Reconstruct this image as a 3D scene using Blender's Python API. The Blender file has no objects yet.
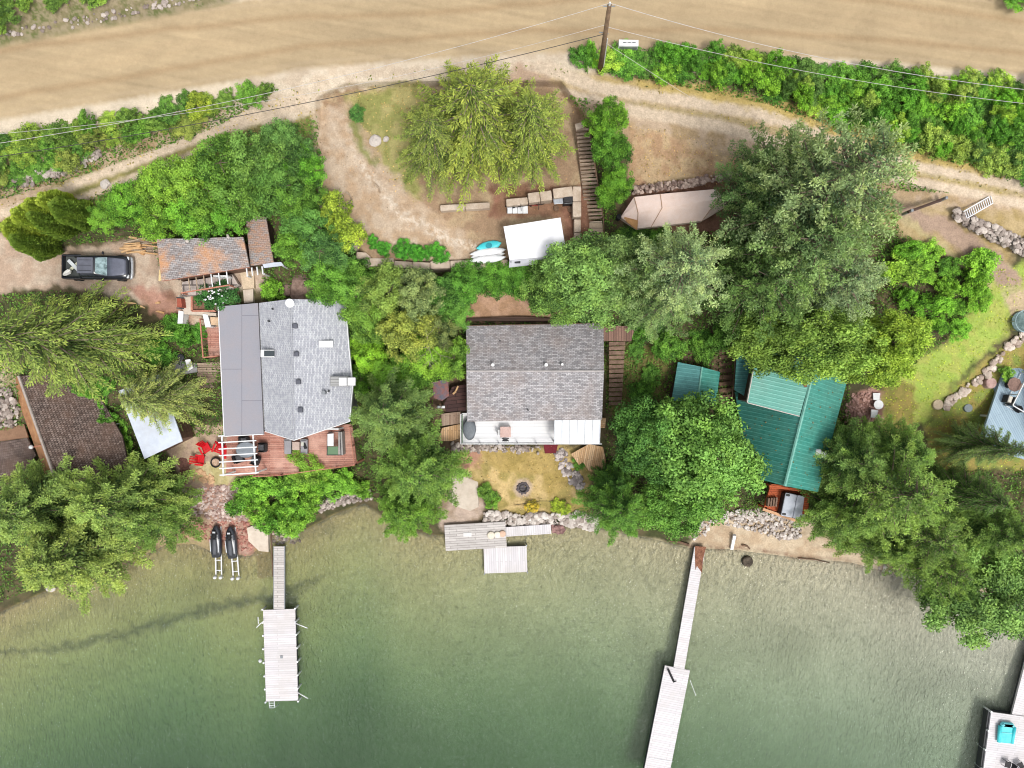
EXPOSURE = 0.6
import bpy, math, random
import numpy as np
from mathutils import Vector, Matrix
from math import sin, cos, pi, radians, sqrt, atan2
rnd = random.Random(7)
RS = np.random.RandomState(11)
HC, F = 60.0, 700.0           # camera height above the lake, focal length in pixels
scene = bpy.context.scene
COL = scene.collection

# ---------------------------------------------------------------- map -> world
def P(u, v, z=0.0):
    k = (HC - z) / F
    return Vector(((u - 512) * k, (384 - v) * k, z))

def dep_scale(u): return 1.25-.62*np.clip((np.asarray(u, float)-150)/750., 0, 1)
SHU = [-6000,-300,0, 60,120,165,195,215,250,275,305,335,365,400,440,485,520,590,650,690,730,800,850,900,960,1000,1060,1200,7000]
SHV = [ 640, 635,612,585,566,545,544,553,556,532,530,514,503,528,536,529,530,526,538,548,549,558,562,575,590,600,615,640,900]
TT = [-3000,-300,-200,-100,-40,-12,0,12,40,70,120,190,250,330,400,450,560,620,3000]
TZ = [-5,  -3.6, -2.6,-1.25,-.5,-.16,0,.25,.8,1.25,2.2,4.1,5.6,7.0,8.5,9.2,9.4,11,14]

class VNoise:
    def __init__(s, seed):
        s.t = np.random.RandomState(seed).rand(256, 256)
    def __call__(s, x, y):
        x = np.asarray(x, float); y = np.asarray(y, float)
        xi = np.floor(x).astype(int); yi = np.floor(y).astype(int)
        fx = x - xi; fy = y - yi
        fx = fx*fx*(3-2*fx); fy = fy*fy*(3-2*fy)
        a = s.t[xi & 255, yi & 255]; b = s.t[(xi+1) & 255, yi & 255]
        c = s.t[xi & 255, (yi+1) & 255]; d = s.t[(xi+1) & 255, (yi+1) & 255]
        return (a*(1-fx)+b*fx)*(1-fy)+(c*(1-fx)+d*fx)*fy
VN = VNoise(3); VN2 = VNoise(9)
def fbm(x, y, n=3, N=None):
    N = N or VN
    t = 0; a = .5; s = 0
    for i in range(n):
        t = t + a*N(x*2**i+17*i, y*2**i+5*i); s += a; a *= .5
    return t/s

def sd_poly(U, V, pts):
    """signed distance, negative inside"""
    d = np.full(U.shape, 1e18); sgn = np.ones(U.shape)
    n = len(pts); j = n-1
    for i in range(n):
        xi, yi = pts[i]; xj, yj = pts[j]
        ex, ey = xj-xi, yj-yi; wx, wy = U-xi, V-yi
        t = np.clip((wx*ex+wy*ey)/(ex*ex+ey*ey+1e-9), 0, 1)
        bx, by = wx-ex*t, wy-ey*t
        d = np.minimum(d, bx*bx+by*by)
        c1 = V >= yi; c2 = V < yj; c3 = ex*wy > ey*wx
        flip = (c1 & c2 & c3) | (~c1 & ~c2 & ~c3)
        sgn = np.where(flip, -sgn, sgn); j = i
    return sgn*np.sqrt(d)
def sd_line(U, V, pts):
    d = np.full(U.shape, 1e18); 
    for (x0, y0, w0), (x1, y1, w1) in zip(pts[:-1], pts[1:]):
        ex, ey = x1-x0, y1-y0
        t = np.clip(((U-x0)*ex+(V-y0)*ey)/(ex*ex+ey*ey+1e-9), 0, 1)
        dd = np.hypot(U-x0-ex*t, V-y0-ey*t) - (w0+(w1-w0)*t)*.5
        d = np.minimum(d, dd)
    return d
def soft(d, w=2.0): return np.clip(.5 - d/w, 0, 1)

TERR = [(318,100),(345,86),(400,84),(560,84),(586,120),(592,250),(503,262),(430,263),(372,262),(338,232),(318,190)]
LOT = [(-80,240),(0,232),(60,246),(150,238),(170,300),(150,312),(60,290),(-80,300)]
def hz(u, v):
    u = np.asarray(u, float); v = np.asarray(v, float)
    t = np.interp(u, SHU, SHV) - v
    z = np.interp(t, TT, TZ)
    z = np.where(t < 0, z*dep_scale(u), z)
    z = z + np.where(t > 25, (fbm(u/40., v/40., 2)-.5)*.5, 0)
    w = soft(sd_poly(u, v, TERR), 7.0)
    zt = 7.45 + (250-v)*.004
    zt = np.maximum(zt, 0)
    z = z*(1-w) + zt*w
    w = soft(sd_poly(u, v, LOT), 14.0)
    z = z*(1-w) + 6.7*w
    return z
def hz1(u, v): return float(hz(np.array([u]), np.array([v]))[0])
def G(u, v, dz=0.0): return P(u, v, hz1(u, v)+dz)
def world_ground(x, y):
    z = 5.0
    for _ in range(12):
        k = (HC-z)/F; z = .5*z + .5*hz1(x/k+512, 384-y/k)
    return z

# ---------------------------------------------------------------- colour and materials
def lin(c):
    c = c/255.0
    return c/12.92 if c <= .04045 else ((c+.055)/1.055)**2.4
def S(r, g, b, k=.80): return (lin(r)*k, lin(g)*k, lin(b)*k, 1)
MATS = {}
def newmat(name):
    m = bpy.data.materials.new(name); m.use_nodes = True
    nt = m.node_tree; b = nt.nodes['Principled BSDF']; MATS[name] = m
    return m, nt, b
def N_(nt, typ, **kw):
    n = nt.nodes.new(typ)
    for k, v in kw.items():
        if k in n.inputs: n.inputs[k].default_value = v
        else: setattr(n, k, v)
    return n
def mixc(nt, f, a, b, mode='MIX'):
    n = nt.nodes.new('ShaderNodeMix'); n.data_type = 'RGBA'; n.blend_type = mode
    for sock, val in ((n.inputs[0], f), (n.inputs[6], a), (n.inputs[7], b)):
        if isinstance(val, bpy.types.NodeSocket): nt.links.new(val, sock)
        else: sock.default_value = val
    return n.outputs[2]
def ramp(nt, fac, lo, hi, a=0, b=1):
    n = nt.nodes.new('ShaderNodeMapRange'); nt.links.new(fac, n.inputs[0])
    n.inputs[1].default_value = lo; n.inputs[2].default_value = hi; n.inputs[3].default_value = a; n.inputs[4].default_value = b
    return n.outputs[0]
def mat(name, c, rough=.75, metal=0, pat='noise', c2=None, size=(.3, .14), stain=None, stain_amt=.5, vary=.18, bump=.3, spec=.3, mortar=None, ms=None):
    if name in MATS: return MATS[name]
    m, nt, b = newmat(name); L = nt.links.new
    b.inputs['Roughness'].default_value = rough; b.inputs['Metallic'].default_value = metal
    b.inputs['Specular IOR Level'].default_value = spec
    tc = N_(nt, 'ShaderNodeTexCoord')
    c2 = c2 or tuple(x*.8 for x in c[:3])+(1,)
    n1 = N_(nt, 'ShaderNodeTexNoise', Scale=2.2, Detail=5.0, Roughness=.65); L(tc.outputs['Object'], n1.inputs['Vector'])
    n2 = N_(nt, 'ShaderNodeTexNoise', Scale=14.0, Detail=3.0); L(tc.outputs['Object'], n2.inputs['Vector'])
    height = n2.outputs[0]; hs = .02
    if pat == 'island':
        ge = N_(nt, 'ShaderNodeNewGeometry'); isl = ge.outputs['Random Per Island']
        col = mixc(nt, isl, c2, c)
        col = mixc(nt, ramp(nt, n1.outputs[0], .5, .75, 0, .6), col, c2)
    elif pat == 'noise':
        col = mixc(nt, ramp(nt, n1.outputs[0], .35, .65), c, c2)
    elif pat in ('shingle', 'plank', 'plankv'):
        br = N_(nt, 'ShaderNodeTexBrick'); br.offset = .5 if pat == 'shingle' else .37
        mp = N_(nt, 'ShaderNodeMapping'); L(tc.outputs['UV'], mp.inputs['Vector']); L(mp.outputs[0], br.inputs['Vector'])
        if pat == 'plankv': mp.inputs['Rotation'].default_value = (0, 0, pi/2)
        br.inputs['Scale'].default_value = 1.0
        br.inputs['Brick Width'].default_value = size[0]; br.inputs['Row Height'].default_value = size[1]
        br.inputs['Mortar Size'].default_value = ms or (size[1]*.07 if pat != 'shingle' else size[1]*.09)
        br.inputs['Color1'].default_value = c; br.inputs['Color2'].default_value = c2
        br.inputs['Mortar'].default_value = mortar or tuple(x*.35 for x in c2[:3])+(1,)
        br.inputs['Bias'].default_value = 0.0
        col = br.outputs['Color']; height = br.outputs['Fac']; hs = -.02
    elif pat == 'ribs':
        sp = N_(nt, 'ShaderNodeSeparateXYZ'); L(tc.outputs['UV'], sp.inputs[0])
        mm = N_(nt, 'ShaderNodeMath', operation='MULTIPLY'); L(sp.outputs[0], mm.inputs[0]); mm.inputs[1].default_value = 2*pi/size[0]
        ss = N_(nt, 'ShaderNodeMath', operation='SINE'); L(mm.outputs[0], ss.inputs[0])
        col = mixc(nt, ramp(nt, n1.outputs[0], .3, .7), c, c2)
        height = ramp(nt, ss.outputs[0], size[1], 1.0); hs = .03
        col = mixc(nt, ramp(nt, ss.outputs[0], .75, 1.0), col, tuple(min(1, x*1.25+.01) for x in c[:3])+(1,))
    if stain:
        n3 = N_(nt, 'ShaderNodeTexNoise', Scale=.45, Detail=6.0, Roughness=.7); L(tc.outputs['Object'], n3.inputs['Vector'])
        col = mixc(nt, ramp(nt, n3.outputs[0], .44, .66, 0, stain_amt), col, stain)
    v = ramp(nt, n2.outputs[0], .25, .75, 1-vary, 1+vary)
    cm = N_(nt, 'ShaderNodeCombineXYZ'); [L(v, cm.inputs[i]) for i in range(3)]
    col = mixc(nt, 1.0, col, cm.outputs[0], 'MULTIPLY')
    L(col, b.inputs['Base Color'])
    bp = N_(nt, 'ShaderNodeBump', Strength=bump, Distance=abs(hs)); bp.invert = hs < 0
    L(height, bp.inputs['Height']); L(bp.outputs[0], b.inputs['Normal'])
    return m
def glassmat(name, c, rough=.06):
    m, nt, b = newmat(name); b.inputs['Base Color'].default_value = c; b.inputs['Roughness'].default_value = rough
    b.inputs['Specular IOR Level'].default_value = .8; return m

# ---------------------------------------------------------------- mesh builder
class MB:
    def __init__(s): s.v = []; s.f = []
    def add(s, vs, fs):
        o = len(s.v); s.v += [Vector(p) for p in vs]; s.f += [tuple(o+i for i in f) for f in fs]; return s
    def loft(s, rings, cap=True, closed=True):
        n = len(rings[0]); o = len(s.v)
        for r in rings: s.v += [Vector(p) for p in r]
        for i in range(len(rings)-1):
            for j in range(n if closed else n-1):
                k = (j+1) % n
                s.f.append((o+i*n+j, o+i*n+k, o+(i+1)*n+k, o+(i+1)*n+j))
        if cap:
            s.f.append(tuple(o+j for j in reversed(range(n)))); s.f.append(tuple(o+(len(rings)-1)*n+j for j in range(n)))
        return s
    def box(s, c, d, rz=0, bev=0.0, M=None):
        """box of size d about c with chamfered vertical and top edges"""
        x, y, z = d[0]/2, d[1]/2, d[2]/2
        b = min(bev, x*.9, y*.9, z*.9)
        def ring(zz, i):
            if b <= 0: p = [(-x,-y),(x,-y),(x,y),(-x,y)]
            else:
                X, Y = x-i, y-i
                p = [(-X+b,-Y),(X-b,-Y),(X,-Y+b),(X,Y-b),(X-b,Y),(-X+b,Y),(-X,Y-b),(-X,-Y+b)]
            return [(a, e, zz) for a, e in p]
        rs = [ring(-z, 0), ring(z, 0)] if b <= 0 else [ring(-z, b*.5), ring(-z+b*.6, 0), ring(z-b, 0), ring(z-b*.3, b*.3), ring(z, b)]
        R = M or (Matrix.Translation(Vector(c)) @ Matrix.Rotation(rz, 4, 'Z'))
        if M is not None: R = M @ Matrix.Translation(Vector(c)) @ Matrix.Rotation(rz, 4, 'Z')
        return s.loft([[R @ Vector(p) for p in r] for r in rs])
    def slab(s, pts, th, down=True):
        """3-D polygon thickened straight downwards"""
        pts = [Vector(p) for p in pts]
        a = sum((pts[i].x*pts[(i+1) % len(pts)].y-pts[(i+1) % len(pts)].x*pts[i].y) for i in range(len(pts)))
        if a < 0: pts = pts[::-1]
        low = [p-Vector((0, 0, th)) for p in pts]
        return s.loft([low, pts])
    def prism(s, px, zt, zb):
        pts = [P(u, v, zt) for u, v in px]
        return s.slab(pts, zt-zb)
    def tube(s, p, q, r, r2=None, n=6, cap=True):
        p, q = Vector(p), Vector(q); d = (q-p)
        if d.length < 1e-6: return s
        d.normalize(); a = d.orthogonal().normalized(); b = d.cross(a)
        r2 = r if r2 is None else r2
        return s.loft([[p+(a*cos(t)+b*sin(t))*r for t in (2*pi*i/n for i in range(n))],
                       [q+(a*cos(t)+b*sin(t))*r2 for t in (2*pi*i/n for i in range(n))]], cap)
    def path(s, pts, r, n=6, r1=None):
        pts = [Vector(p) for p in pts]; m = len(pts); rings = []
        a = None
        for i, p in enumerate(pts):
            d = (pts[min(i+1, m-1)]-pts[max(i-1, 0)]).normalized()
            if a is None: a = d.orthogonal().normalized()
            else: a = (a-d*a.dot(d)).normalized()
            b = d.cross(a); rr = r+((r1 if r1 is not None else r)-r)*i/(m-1)
            rings.append([p+(a*cos(t)+b*sin(t))*rr for t in (2*pi*j/n for j in range(n))])
        return s.loft(rings)
    def lathe(s, c, prof, n=20, M=None):
        c = Vector(c); R = M or Matrix.Identity(4)
        return s.loft([[R @ (c+Vector((r*cos(2*pi*i/n), r*sin(2*pi*i/n), z))) for i in range(n)] for r, z in prof])
    def ring(s, c, R, r, n=20, m=6, axis='Z', a0=0, a1=2*pi):
        c = Vector(c); rings = []
        full = abs(a1-a0-2*pi) < 1e-6
        for i in range(n+1):
            t = a0+(a1-a0)*i/n; rr = []
            for j in range(m):
                q = 2*pi*j/m; x = (R+r*cos(q))*cos(t); y = (R+r*cos(q))*sin(t); z = r*sin(q)
                p = Vector((x, y, z)) if axis == 'Z' else (Vector((x, z, y)) if axis == 'Y' else Vector((z, x, y)))
                rr.append(c+p)
            rings.append(rr)
        return s.loft(rings, cap=not full)
    def rock(s, c, r, sq=.7, seed=None, n=7):
        R = random.Random(seed if seed is not None else rnd.random())
        ax = (R.uniform(.75, 1.3), R.uniform(.7, 1.1), R.uniform(.55, .9)*sq/.7); rz = R.uniform(0, pi)
        rings = []
        for k, (rr, z) in enumerate(((.45, -.7), (.95, -.25), (1, .25), (.75, .65), (.3, .85))):
            ring = []
            for i in range(n):
                t = 2*pi*i/n+k*.2; q = rr*R.uniform(.8, 1.15)
                x, y = q*cos(t)*ax[0]*r, q*sin(t)*ax[1]*r
                ring.append(Vector(c)+Vector((x*cos(rz)-y*sin(rz), x*sin(rz)+y*cos(rz), (z+R.uniform(-.1, .1))*r*ax[2])))
            rings.append(ring)
        return s.loft(rings)
    def mesh(s, name, m, origin=(0, 0, 0), smooth=False, ang=0.0):
        me = bpy.data.meshes.new(name); o = Vector(origin)
        me.from_pydata([v-o for v in s.v], [], s.f)
        me.validate(); me.update()
        uv = me.uv_layers.new(name='UVMap'); vv = me.vertices
        for p in me.polygons:
            n = p.normal
            if abs(n.z) > .995 or n.length < .5: ua = Vector((cos(ang), sin(ang), 0)); va = Vector((-sin(ang), cos(ang), 0))
            else: ua = Vector((0, 0, 1)).cross(n).normalized(); va = n.cross(ua)
            for li in p.loop_indices:
                w = vv[me.loops[li].vertex_index].co
                uv.data[li].uv = (w.dot(ua), w.dot(va))
            p.use_smooth = smooth
        me.materials.append(m)
        return me
    def build(s, name, m, parent=None, origin=(0, 0, 0), smooth=False, ang=0.0):
        ob = bpy.data.objects.new(name, s.mesh(name, m, origin, smooth, ang)); COL.objects.link(ob)
        if parent is not None: ob.parent = parent
        return ob
def tag(o, label=None, cat=None, group=None, kind=None):
    if label: o['label'] = label
    if cat: o['category'] = cat
    if group: o['group'] = group
    if kind: o['kind'] = kind
    return o
class Thing:
    """an Empty at the base; parts are children.  world=True parts are given in world coordinates."""
    def __init__(s, name, label, cat, loc, rz=0, group=None, world=True):
        s.o = bpy.data.objects.new(name, None); COL.objects.link(s.o); s.o.empty_display_size = .3
        s.o.location = loc; s.o.rotation_euler = (0, 0, rz); tag(s.o, label, cat, group)
        s.org = Vector(loc) if world else Vector((0, 0, 0))
    def part(s, name, mb, m, parent=None, smooth=False, ang=0.0):
        return mb.build(name, m, parent or s.o, s.org, smooth, ang)
def solo(name, mb, m, label, cat, group=None, smooth=False, ang=0.0, kind=None):
    xs = [v.x for v in mb.v]; ys = [v.y for v in mb.v]; zs = [v.z for v in mb.v]
    org = Vector(((min(xs)+max(xs))/2, (min(ys)+max(ys))/2, min(zs)))
    o = mb.build(name, m, None, org, smooth, ang); o.location = org
    return tag(o, label, cat, group, kind)
def copy_tree(o, parent=None):
    c = o.copy(); COL.objects.link(c); c.parent = parent
    for ch in [x for x in o.children]: copy_tree(ch, c)
    return c
def nmesh(name, verts, quads, m, attrs=None, smooth=False):
    me = bpy.data.meshes.new(name); n = len(verts); q = len(quads)
    me.vertices.add(n); me.vertices.foreach_set('co', np.ascontiguousarray(verts, dtype=np.float32).ravel())
    me.loops.add(q*4); me.loops.foreach_set('vertex_index', np.ascontiguousarray(quads, dtype=np.int32).ravel())
    me.polygons.add(q); me.polygons.foreach_set('loop_start', np.arange(0, q*4, 4, dtype=np.int32))
    try: me.polygons.foreach_set('loop_total', np.full(q, 4, dtype=np.int32))
    except Exception: pass
    me.update(calc_edges=True)
    for k, a in (attrs or {}).items():
        at = me.attributes.new(k, 'FLOAT', 'FACE'); at.data.foreach_set('value', np.ascontiguousarray(a, dtype=np.float32))
    if smooth: me.polygons.foreach_set('use_smooth', np.ones(q, dtype=bool))
    me.materials.append(m); return me
# ================================================================ camera, light
cam = bpy.data.cameras.new('camera'); co = bpy.data.objects.new('camera', cam); COL.objects.link(co)
co.location = (0, 0, HC); co.rotation_euler = (0, 0, 0)
cam.sensor_width = 36; cam.lens = 36*F/1024; cam.clip_start = .5; cam.clip_end = 3000
scene.camera = co
w = bpy.data.worlds.new('World'); scene.world = w; w.use_nodes = True
nt = w.node_tree; bg = nt.nodes['Background']
sky = nt.nodes.new('ShaderNodeTexSky'); sky.sky_type = 'NISHITA'; sky.sun_disc = False
SUN_EL, SUN_AZ = radians(64), radians(150)
sky.sun_elevation = SUN_EL; sky.sun_rotation = SUN_AZ; sky.dust_density = 4; sky.air_density = 1.0; sky.altitude = 0
hs = nt.nodes.new('ShaderNodeHueSaturation'); hs.inputs['Saturation'].default_value = .22
nt.links.new(sky.outputs[0], hs.inputs['Color']); nt.links.new(hs.outputs[0], bg.inputs[0]); bg.inputs[1].default_value = .15
sun = bpy.data.lights.new('sun', 'SUN'); so = bpy.data.objects.new('sun', sun); COL.objects.link(so)
sun.energy = 1.25; sun.angle = radians(12); sun.color = (1, .965, .91)
# sky azimuth: direction to the sun
sd = Vector((sin(SUN_AZ)*cos(SUN_EL), cos(SUN_AZ)*cos(SUN_EL), sin(SUN_EL)))
so.rotation_euler = sd.to_track_quat('Z', 'Y').to_euler(); so.location = sd*80
scene.view_settings.view_transform = 'Standard'; scene.view_settings.look = 'None'
scene.view_settings.exposure = EXPOSURE; scene.view_settings.gamma = 1
scene.render.engine = 'CYCLES'
try:
    scene.cycles.pixel_filter_type = 'BLACKMAN_HARRIS'; scene.cycles.filter_width = 1.05
    scene.cycles.use_denoising = True; scene.cycles.max_bounces = 6; scene.cycles.transparent_max_bounces = 8
    scene.cycles.caustics_reflective = False; scene.cycles.caustics_refractive = False
except Exception: pass

# ================================================================ the ground: one grid, zones painted in soil colours, deep bed in water glow too
core_u = np.arange(-60, 1084.1, 1.5); core_v = np.arange(-60, 828.1, 1.5)
ou = np.array([-9000, -3000, -1200, -500, -250, -140, -90]); ov = np.array([-9000, -3000, -1200, -500, -250, -140, -90])
us = np.concatenate([ou, core_u, 1024-ou[::-1]]); vs = np.concatenate([ov, core_v, 768-ov[::-1]])
U, V = np.meshgrid(us, vs); nu, nv = len(us), len(vs)
Z = hz(U, V); T = np.interp(U, SHU, SHV) - V
NB = fbm(U/9., V/9., 3); NL = fbm(U/34., V/34., 3, VN2); NF = fbm(U/3., V/3., 2, VN2)
Uw = U + (fbm(U/7., V/7., 3)-.5)*11; Vw = V + (fbm(U/7.+60, V/7.+31, 3)-.5)*11
Us = U + (fbm(U/4., V/4., 2)-.5)*3; Vs_ = V + (fbm(U/4.+60, V/4.+31, 2)-.5)*3
C = np.zeros(U.shape+(3,))
def put(mask, col, mod=None):
    global C
    c = np.array(col[:3]); m = np.clip(mask, 0, 1)[..., None]
    cc = c if mod is None else c*mod[..., None]
    C = C*(1-m) + cc*m
KG = .75
def SG(r, g, b, d=.14):
    c = S(r, g, b, KG); y = .3*c[0]+.6*c[1]+.1*c[2]; return tuple(x*(1-d)+y*d for x in c[:3])+(1,)
# base: dark undergrowth soil
put(np.ones(U.shape), SG(84, 80, 54)); put(soft(NL-.5, .2)*.6, SG(74, 84, 42)); put(soft(.55-NB, .2)*.5, SG(125, 105, 78))
# dry grass terrace and banks
def polyz(pts, col, col2=None, w=5, mod=None, warped=True, thr=.5, amt=.8):
    d = sd_poly(Uw if warped else Us, Vw if warped else Vs_, pts); m = soft(d, w)
    put(m, col, mod)
    if col2 is not None: put(m*soft(thr-NB, .25)*amt, col2)
    return m
def linez(pts, col, w=4, mod=None, warped=False, amt=1):
    d = sd_line(Uw if warped else Us, Vw if warped else Vs_, pts); m = soft(d, w)*amt; put(m, col, mod); return m
streak = .86+.28*fbm((U*.985+V*.17)/60., (V*.985-U*.17)/3.5, 3)
# area between main road and houses, pale grit
polyz([(-60,150),(0,128),(110,112),(280,78),(420,55),(520,50),(600,60),(760,95),(900,150),(1090,200),(1090,250),(940,215),(820,165),(700,150),(560,120),(380,100),(330,110),(180,150),(80,190),(-60,250)], SG(196,170,140), SG(176,148,104), 10)
# dry grass slopes
polyz([(0,230),(60,180),(190,140),(300,105),(330,130),(150,180),(70,215),(0,245)], SG(158,146,84), SG(120,118,58), 8)
polyz([(628,128),(660,132),(740,158),(742,190),(680,180),(632,188)], SG(204,174,130), SG(184,144,106), 8)
linez([(540,72,16),(600,84,20),(680,92,22),(760,108,24),(830,130,28),(900,155,22),(1000,195,12)], SG(192,166,104), 8, None, True)

polyz([(880,205),(1030,215),(1030,240),(1000,270),(940,250),(880,230)], SG(190,165,115), SG(166,142,80), 8)
# main dirt road
ROAD = [(-400,130,100),(0,74,90),(150,52,86),(300,32,74),(400,27,68),(520,18,70),(700,10,84),(860,18,84),(1024,38,74),(1400,90,74)]
linez([(a,b+4,c+34) for a,b,c in ROAD], SG(222,204,176), 9)
polyz([(250,70),(420,52),(560,38),(610,50),(540,66),(420,84),(350,96),(300,118),(200,135),(230,110)], SG(216,198,172), SG(204,182,154), 8)
linez(ROAD, SG(186,162,122), 6, streak*(.86+.28*fbm(U/90.+3, V/25., 3)))
dr = sd_line(U, V, ROAD)
put(soft(np.abs(dr+20+4*NL)-3, 5)*.6, SG(168,138,98)); put(soft(np.abs(dr+38)-3, 6)*.35, SG(182,156,116)); put(soft(np.abs(dr+6)-1, 5)*.3, SG(205,182,148))
# verge north of road
NV = np.interp(U, [-400,0,60,130,230,330,850,930,1024,1400],[30,46,34,22,2,-40,-40,-30,3,30])
m = soft(V-NV, 7); put(m, SG(138,128,88)); put(m*soft(.52-NB, .2)*.8, SG(98,110,50)); put(m*soft(.45-NF, .2)*.5, SG(176,156,128))
# gravel tracks
for tr in ([(-60,232,9),(20,208,9),(80,182,10),(140,160,10),(220,128,12),(300,100,18)], [(30,222,7),(90,195,8),(150,172,9),(210,150,10)],
           [(540,66,14),(600,88,14),(680,100,13),(760,114,13),(840,138,13),(920,168,12),(1000,182,11),(1080,200,11)],
           [(560,92,10),(640,112,12),(720,126,13),(800,150,12),(900,180,10),(960,190,10),(1080,218,10)]):
    linez(tr, SG(214,192,164), 4, .9+.2*NF)
linez([(520,72,20),(548,92,20),(580,112,16),(620,108,12)], SG(190,160,132), 8, None, True)
linez([(640,84,8),(700,92,10),(770,104,16),(850,128,22),(910,152,14),(1000,172,10)], SG(196,170,92), 6, .9+.2*NF, True)
put(soft(sd_line(Us, Vs_, [(620,101,3),(720,117,5),(840,146,5),(920,174,5),(1080,207,6)]), 4)*.75, SG(178,160,108), .85+.3*NF)
# upper terrace
polyz([(322,96),(345,88),(560,88),(590,122),(590,262),(500,264),(370,260),(338,232),(318,190)], SG(184,158,120), SG(160,128,98), 4, thr=.46)
polyz([(345,96),(420,80),(420,200),(396,196),(372,140)], SG(176,166,98), SG(140,144,66), 9)
polyz([(312,110),(350,105),(372,150),(420,205),(470,236),(480,262),(420,262),(350,225),(318,170)], SG(190,160,126), SG(204,182,156), 9)
put(soft(sd_line(Us, Vs_, [(352,150,5),(372,180,8),(400,214,10),(440,236,12),(478,248,8)]), 6)*soft(.55-NF,.3), SG(216,198,176))
linez([(330,112,9),(343,150,5)], SG(204,184,160), 8, None, True, .6)
linez([(352,112,10),(362,150,8),(378,165,6)], SG(130,136,58), 6, None, True, .85)
polyz([(492,186),(592,186),(592,262),(566,262),(560,215),(492,216)], SG(158,112,88), SG(132,92,70), 6)
polyz([(500,186),(560,195),(560,215),(500,214)], SG(156,116,88), SG(128,94,66), 5)
# parking lot
polyz([(-80,234),(20,232),(60,250),(150,240),(165,262),(250,268),(290,288),(235,292),(236,330),(200,335),(180,316),(130,300),(60,285),(-80,300)], SG(204,182,158), SG(190,160,134), 6)
polyz([(128,285),(170,290),(190,320),(150,314)], SG(190,142,120), SG(168,124,98), 6)
polyz([(-40,350),(20,365),(20,420),(0,455),(-40,460)], SG(196,176,148), SG(166,150,104), 6)
# patio by the red chairs, beach
polyz([(165,440),(226,420),(240,432),(250,480),(255,500),(222,505),(185,500),(176,470)], SG(186,158,134), SG(200,176,138), 4)
polyz([(190,460),(240,470),(248,486),(195,482)], SG(206,190,140), SG(184,172,104), 5)
polyz([(178,488),(240,484),(262,508),(280,552),(240,556),(180,536)], SG(196,158,138), SG(170,124,104), 4)
polyz([(100,500),(200,505),(215,545),(240,570),(200,580),(100,560)], SG(178,156,112), None, 14)
# boat pad, soil near the boat
polyz([(636,186),(742,178),(748,232),(700,236),(620,220)], SG(160,116,94), SG(134,96,74), 6)
# centre lawn
polyz([(455,448),(578,446),(592,470),(588,512),(530,516),(500,512),(470,480),(452,478)], SG(206,176,112), SG(150,136,60), 5, thr=.5)
polyz([(478,452),(560,450),(574,480),(548,498),(540,476),(500,470)], SG(168,144,70), SG(186,158,86), 6, thr=.5)
polyz([(452,440),(482,448),(478,466),(456,478)], SG(190,140,112), None, 4)
put(soft(sd_line(Us, Vs_, [(523,488,18),(523.1,488,18)]), 3), SG(190,166,142), .9+.2*NF)
polyz([(466,296),(500,288),(548,296),(560,322),(466,322)], SG(190,150,118), SG(166,128,92), 4)
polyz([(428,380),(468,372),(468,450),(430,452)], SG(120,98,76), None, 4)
# around the small cottage and the lakeside
polyz([(850,398),(868,386),(884,392),(888,436),(852,440)], SG(176,134,118), SG(156,112,96), 3)
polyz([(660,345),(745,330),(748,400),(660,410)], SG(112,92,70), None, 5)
polyz([(630,345),(672,345),(660,400),(612,420),(606,360)], SG(138,130,72), SG(118,112,56), 5)
# right lawn
polyz([(884,400),(900,372),(950,340),(975,300),(1000,268),(1090,250),(1090,300),(1010,330),(960,375),(925,420),(900,440),(880,430)], SG(160,184,62), SG(176,180,76), 6)
polyz([(925,425),(955,385),(1005,345),(1090,320),(1090,470),(940,470)], SG(142,156,64), SG(176,152,74), 6)
polyz([(884,380),(915,385),(915,440),(884,440)], SG(158,140,66), SG(128,128,54), 6)
polyz([(1005,292),(1090,280),(1090,320),(1010,320)], SG(198,174,136), None, 5)
# driveway at right
linez([(905,212,16),(945,228,20),(985,258,24),(1010,280,20)], SG(176,148,126), 7, None, True)
linez([(900,214,7),(960,262,5),(990,285,4)], SG(192,176,124), 5, None, True, .8)
# lakeside beaches
polyz([(688,515),(740,512),(810,522),(880,552),(960,572),(1010,590),(1090,610),(1090,640),(900,590),(800,566),(690,552)], SG(206,184,152), SG(186,158,124), 4)
put(soft(sd_line(Us, Vs_, [(690,548,3),(740,548,5),(790,556,4),(850,562,3)]), 4)*soft(.55-NF,.3)*.8, SG(140,98,76))
polyz([(440,470),(470,474),(486,512),(470,532),(440,530)], SG(186,164,146), SG(150,126,96), 4)
# lake bed below the water line
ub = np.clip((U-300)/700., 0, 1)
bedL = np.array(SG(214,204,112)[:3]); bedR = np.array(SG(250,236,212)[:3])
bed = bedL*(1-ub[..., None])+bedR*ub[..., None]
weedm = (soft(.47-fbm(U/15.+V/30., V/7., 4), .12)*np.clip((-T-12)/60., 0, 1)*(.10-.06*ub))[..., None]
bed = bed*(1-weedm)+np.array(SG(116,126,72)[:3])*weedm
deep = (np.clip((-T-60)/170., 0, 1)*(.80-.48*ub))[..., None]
bed = bed*(1-deep)+np.array(SG(138,170,104)[:3])*deep  # weedy green bed also stands in for the deep water's glow
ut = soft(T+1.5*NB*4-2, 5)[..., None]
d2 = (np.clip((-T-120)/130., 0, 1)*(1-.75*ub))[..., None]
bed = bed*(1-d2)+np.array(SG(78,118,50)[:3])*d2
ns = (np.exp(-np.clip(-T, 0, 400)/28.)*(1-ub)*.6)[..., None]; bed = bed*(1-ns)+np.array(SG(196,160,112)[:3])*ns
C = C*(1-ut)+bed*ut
wet = soft(np.abs(T-1)-2.0, 4)*.45; C = C*(1-wet[..., None])+C*.5*wet[..., None]
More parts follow.
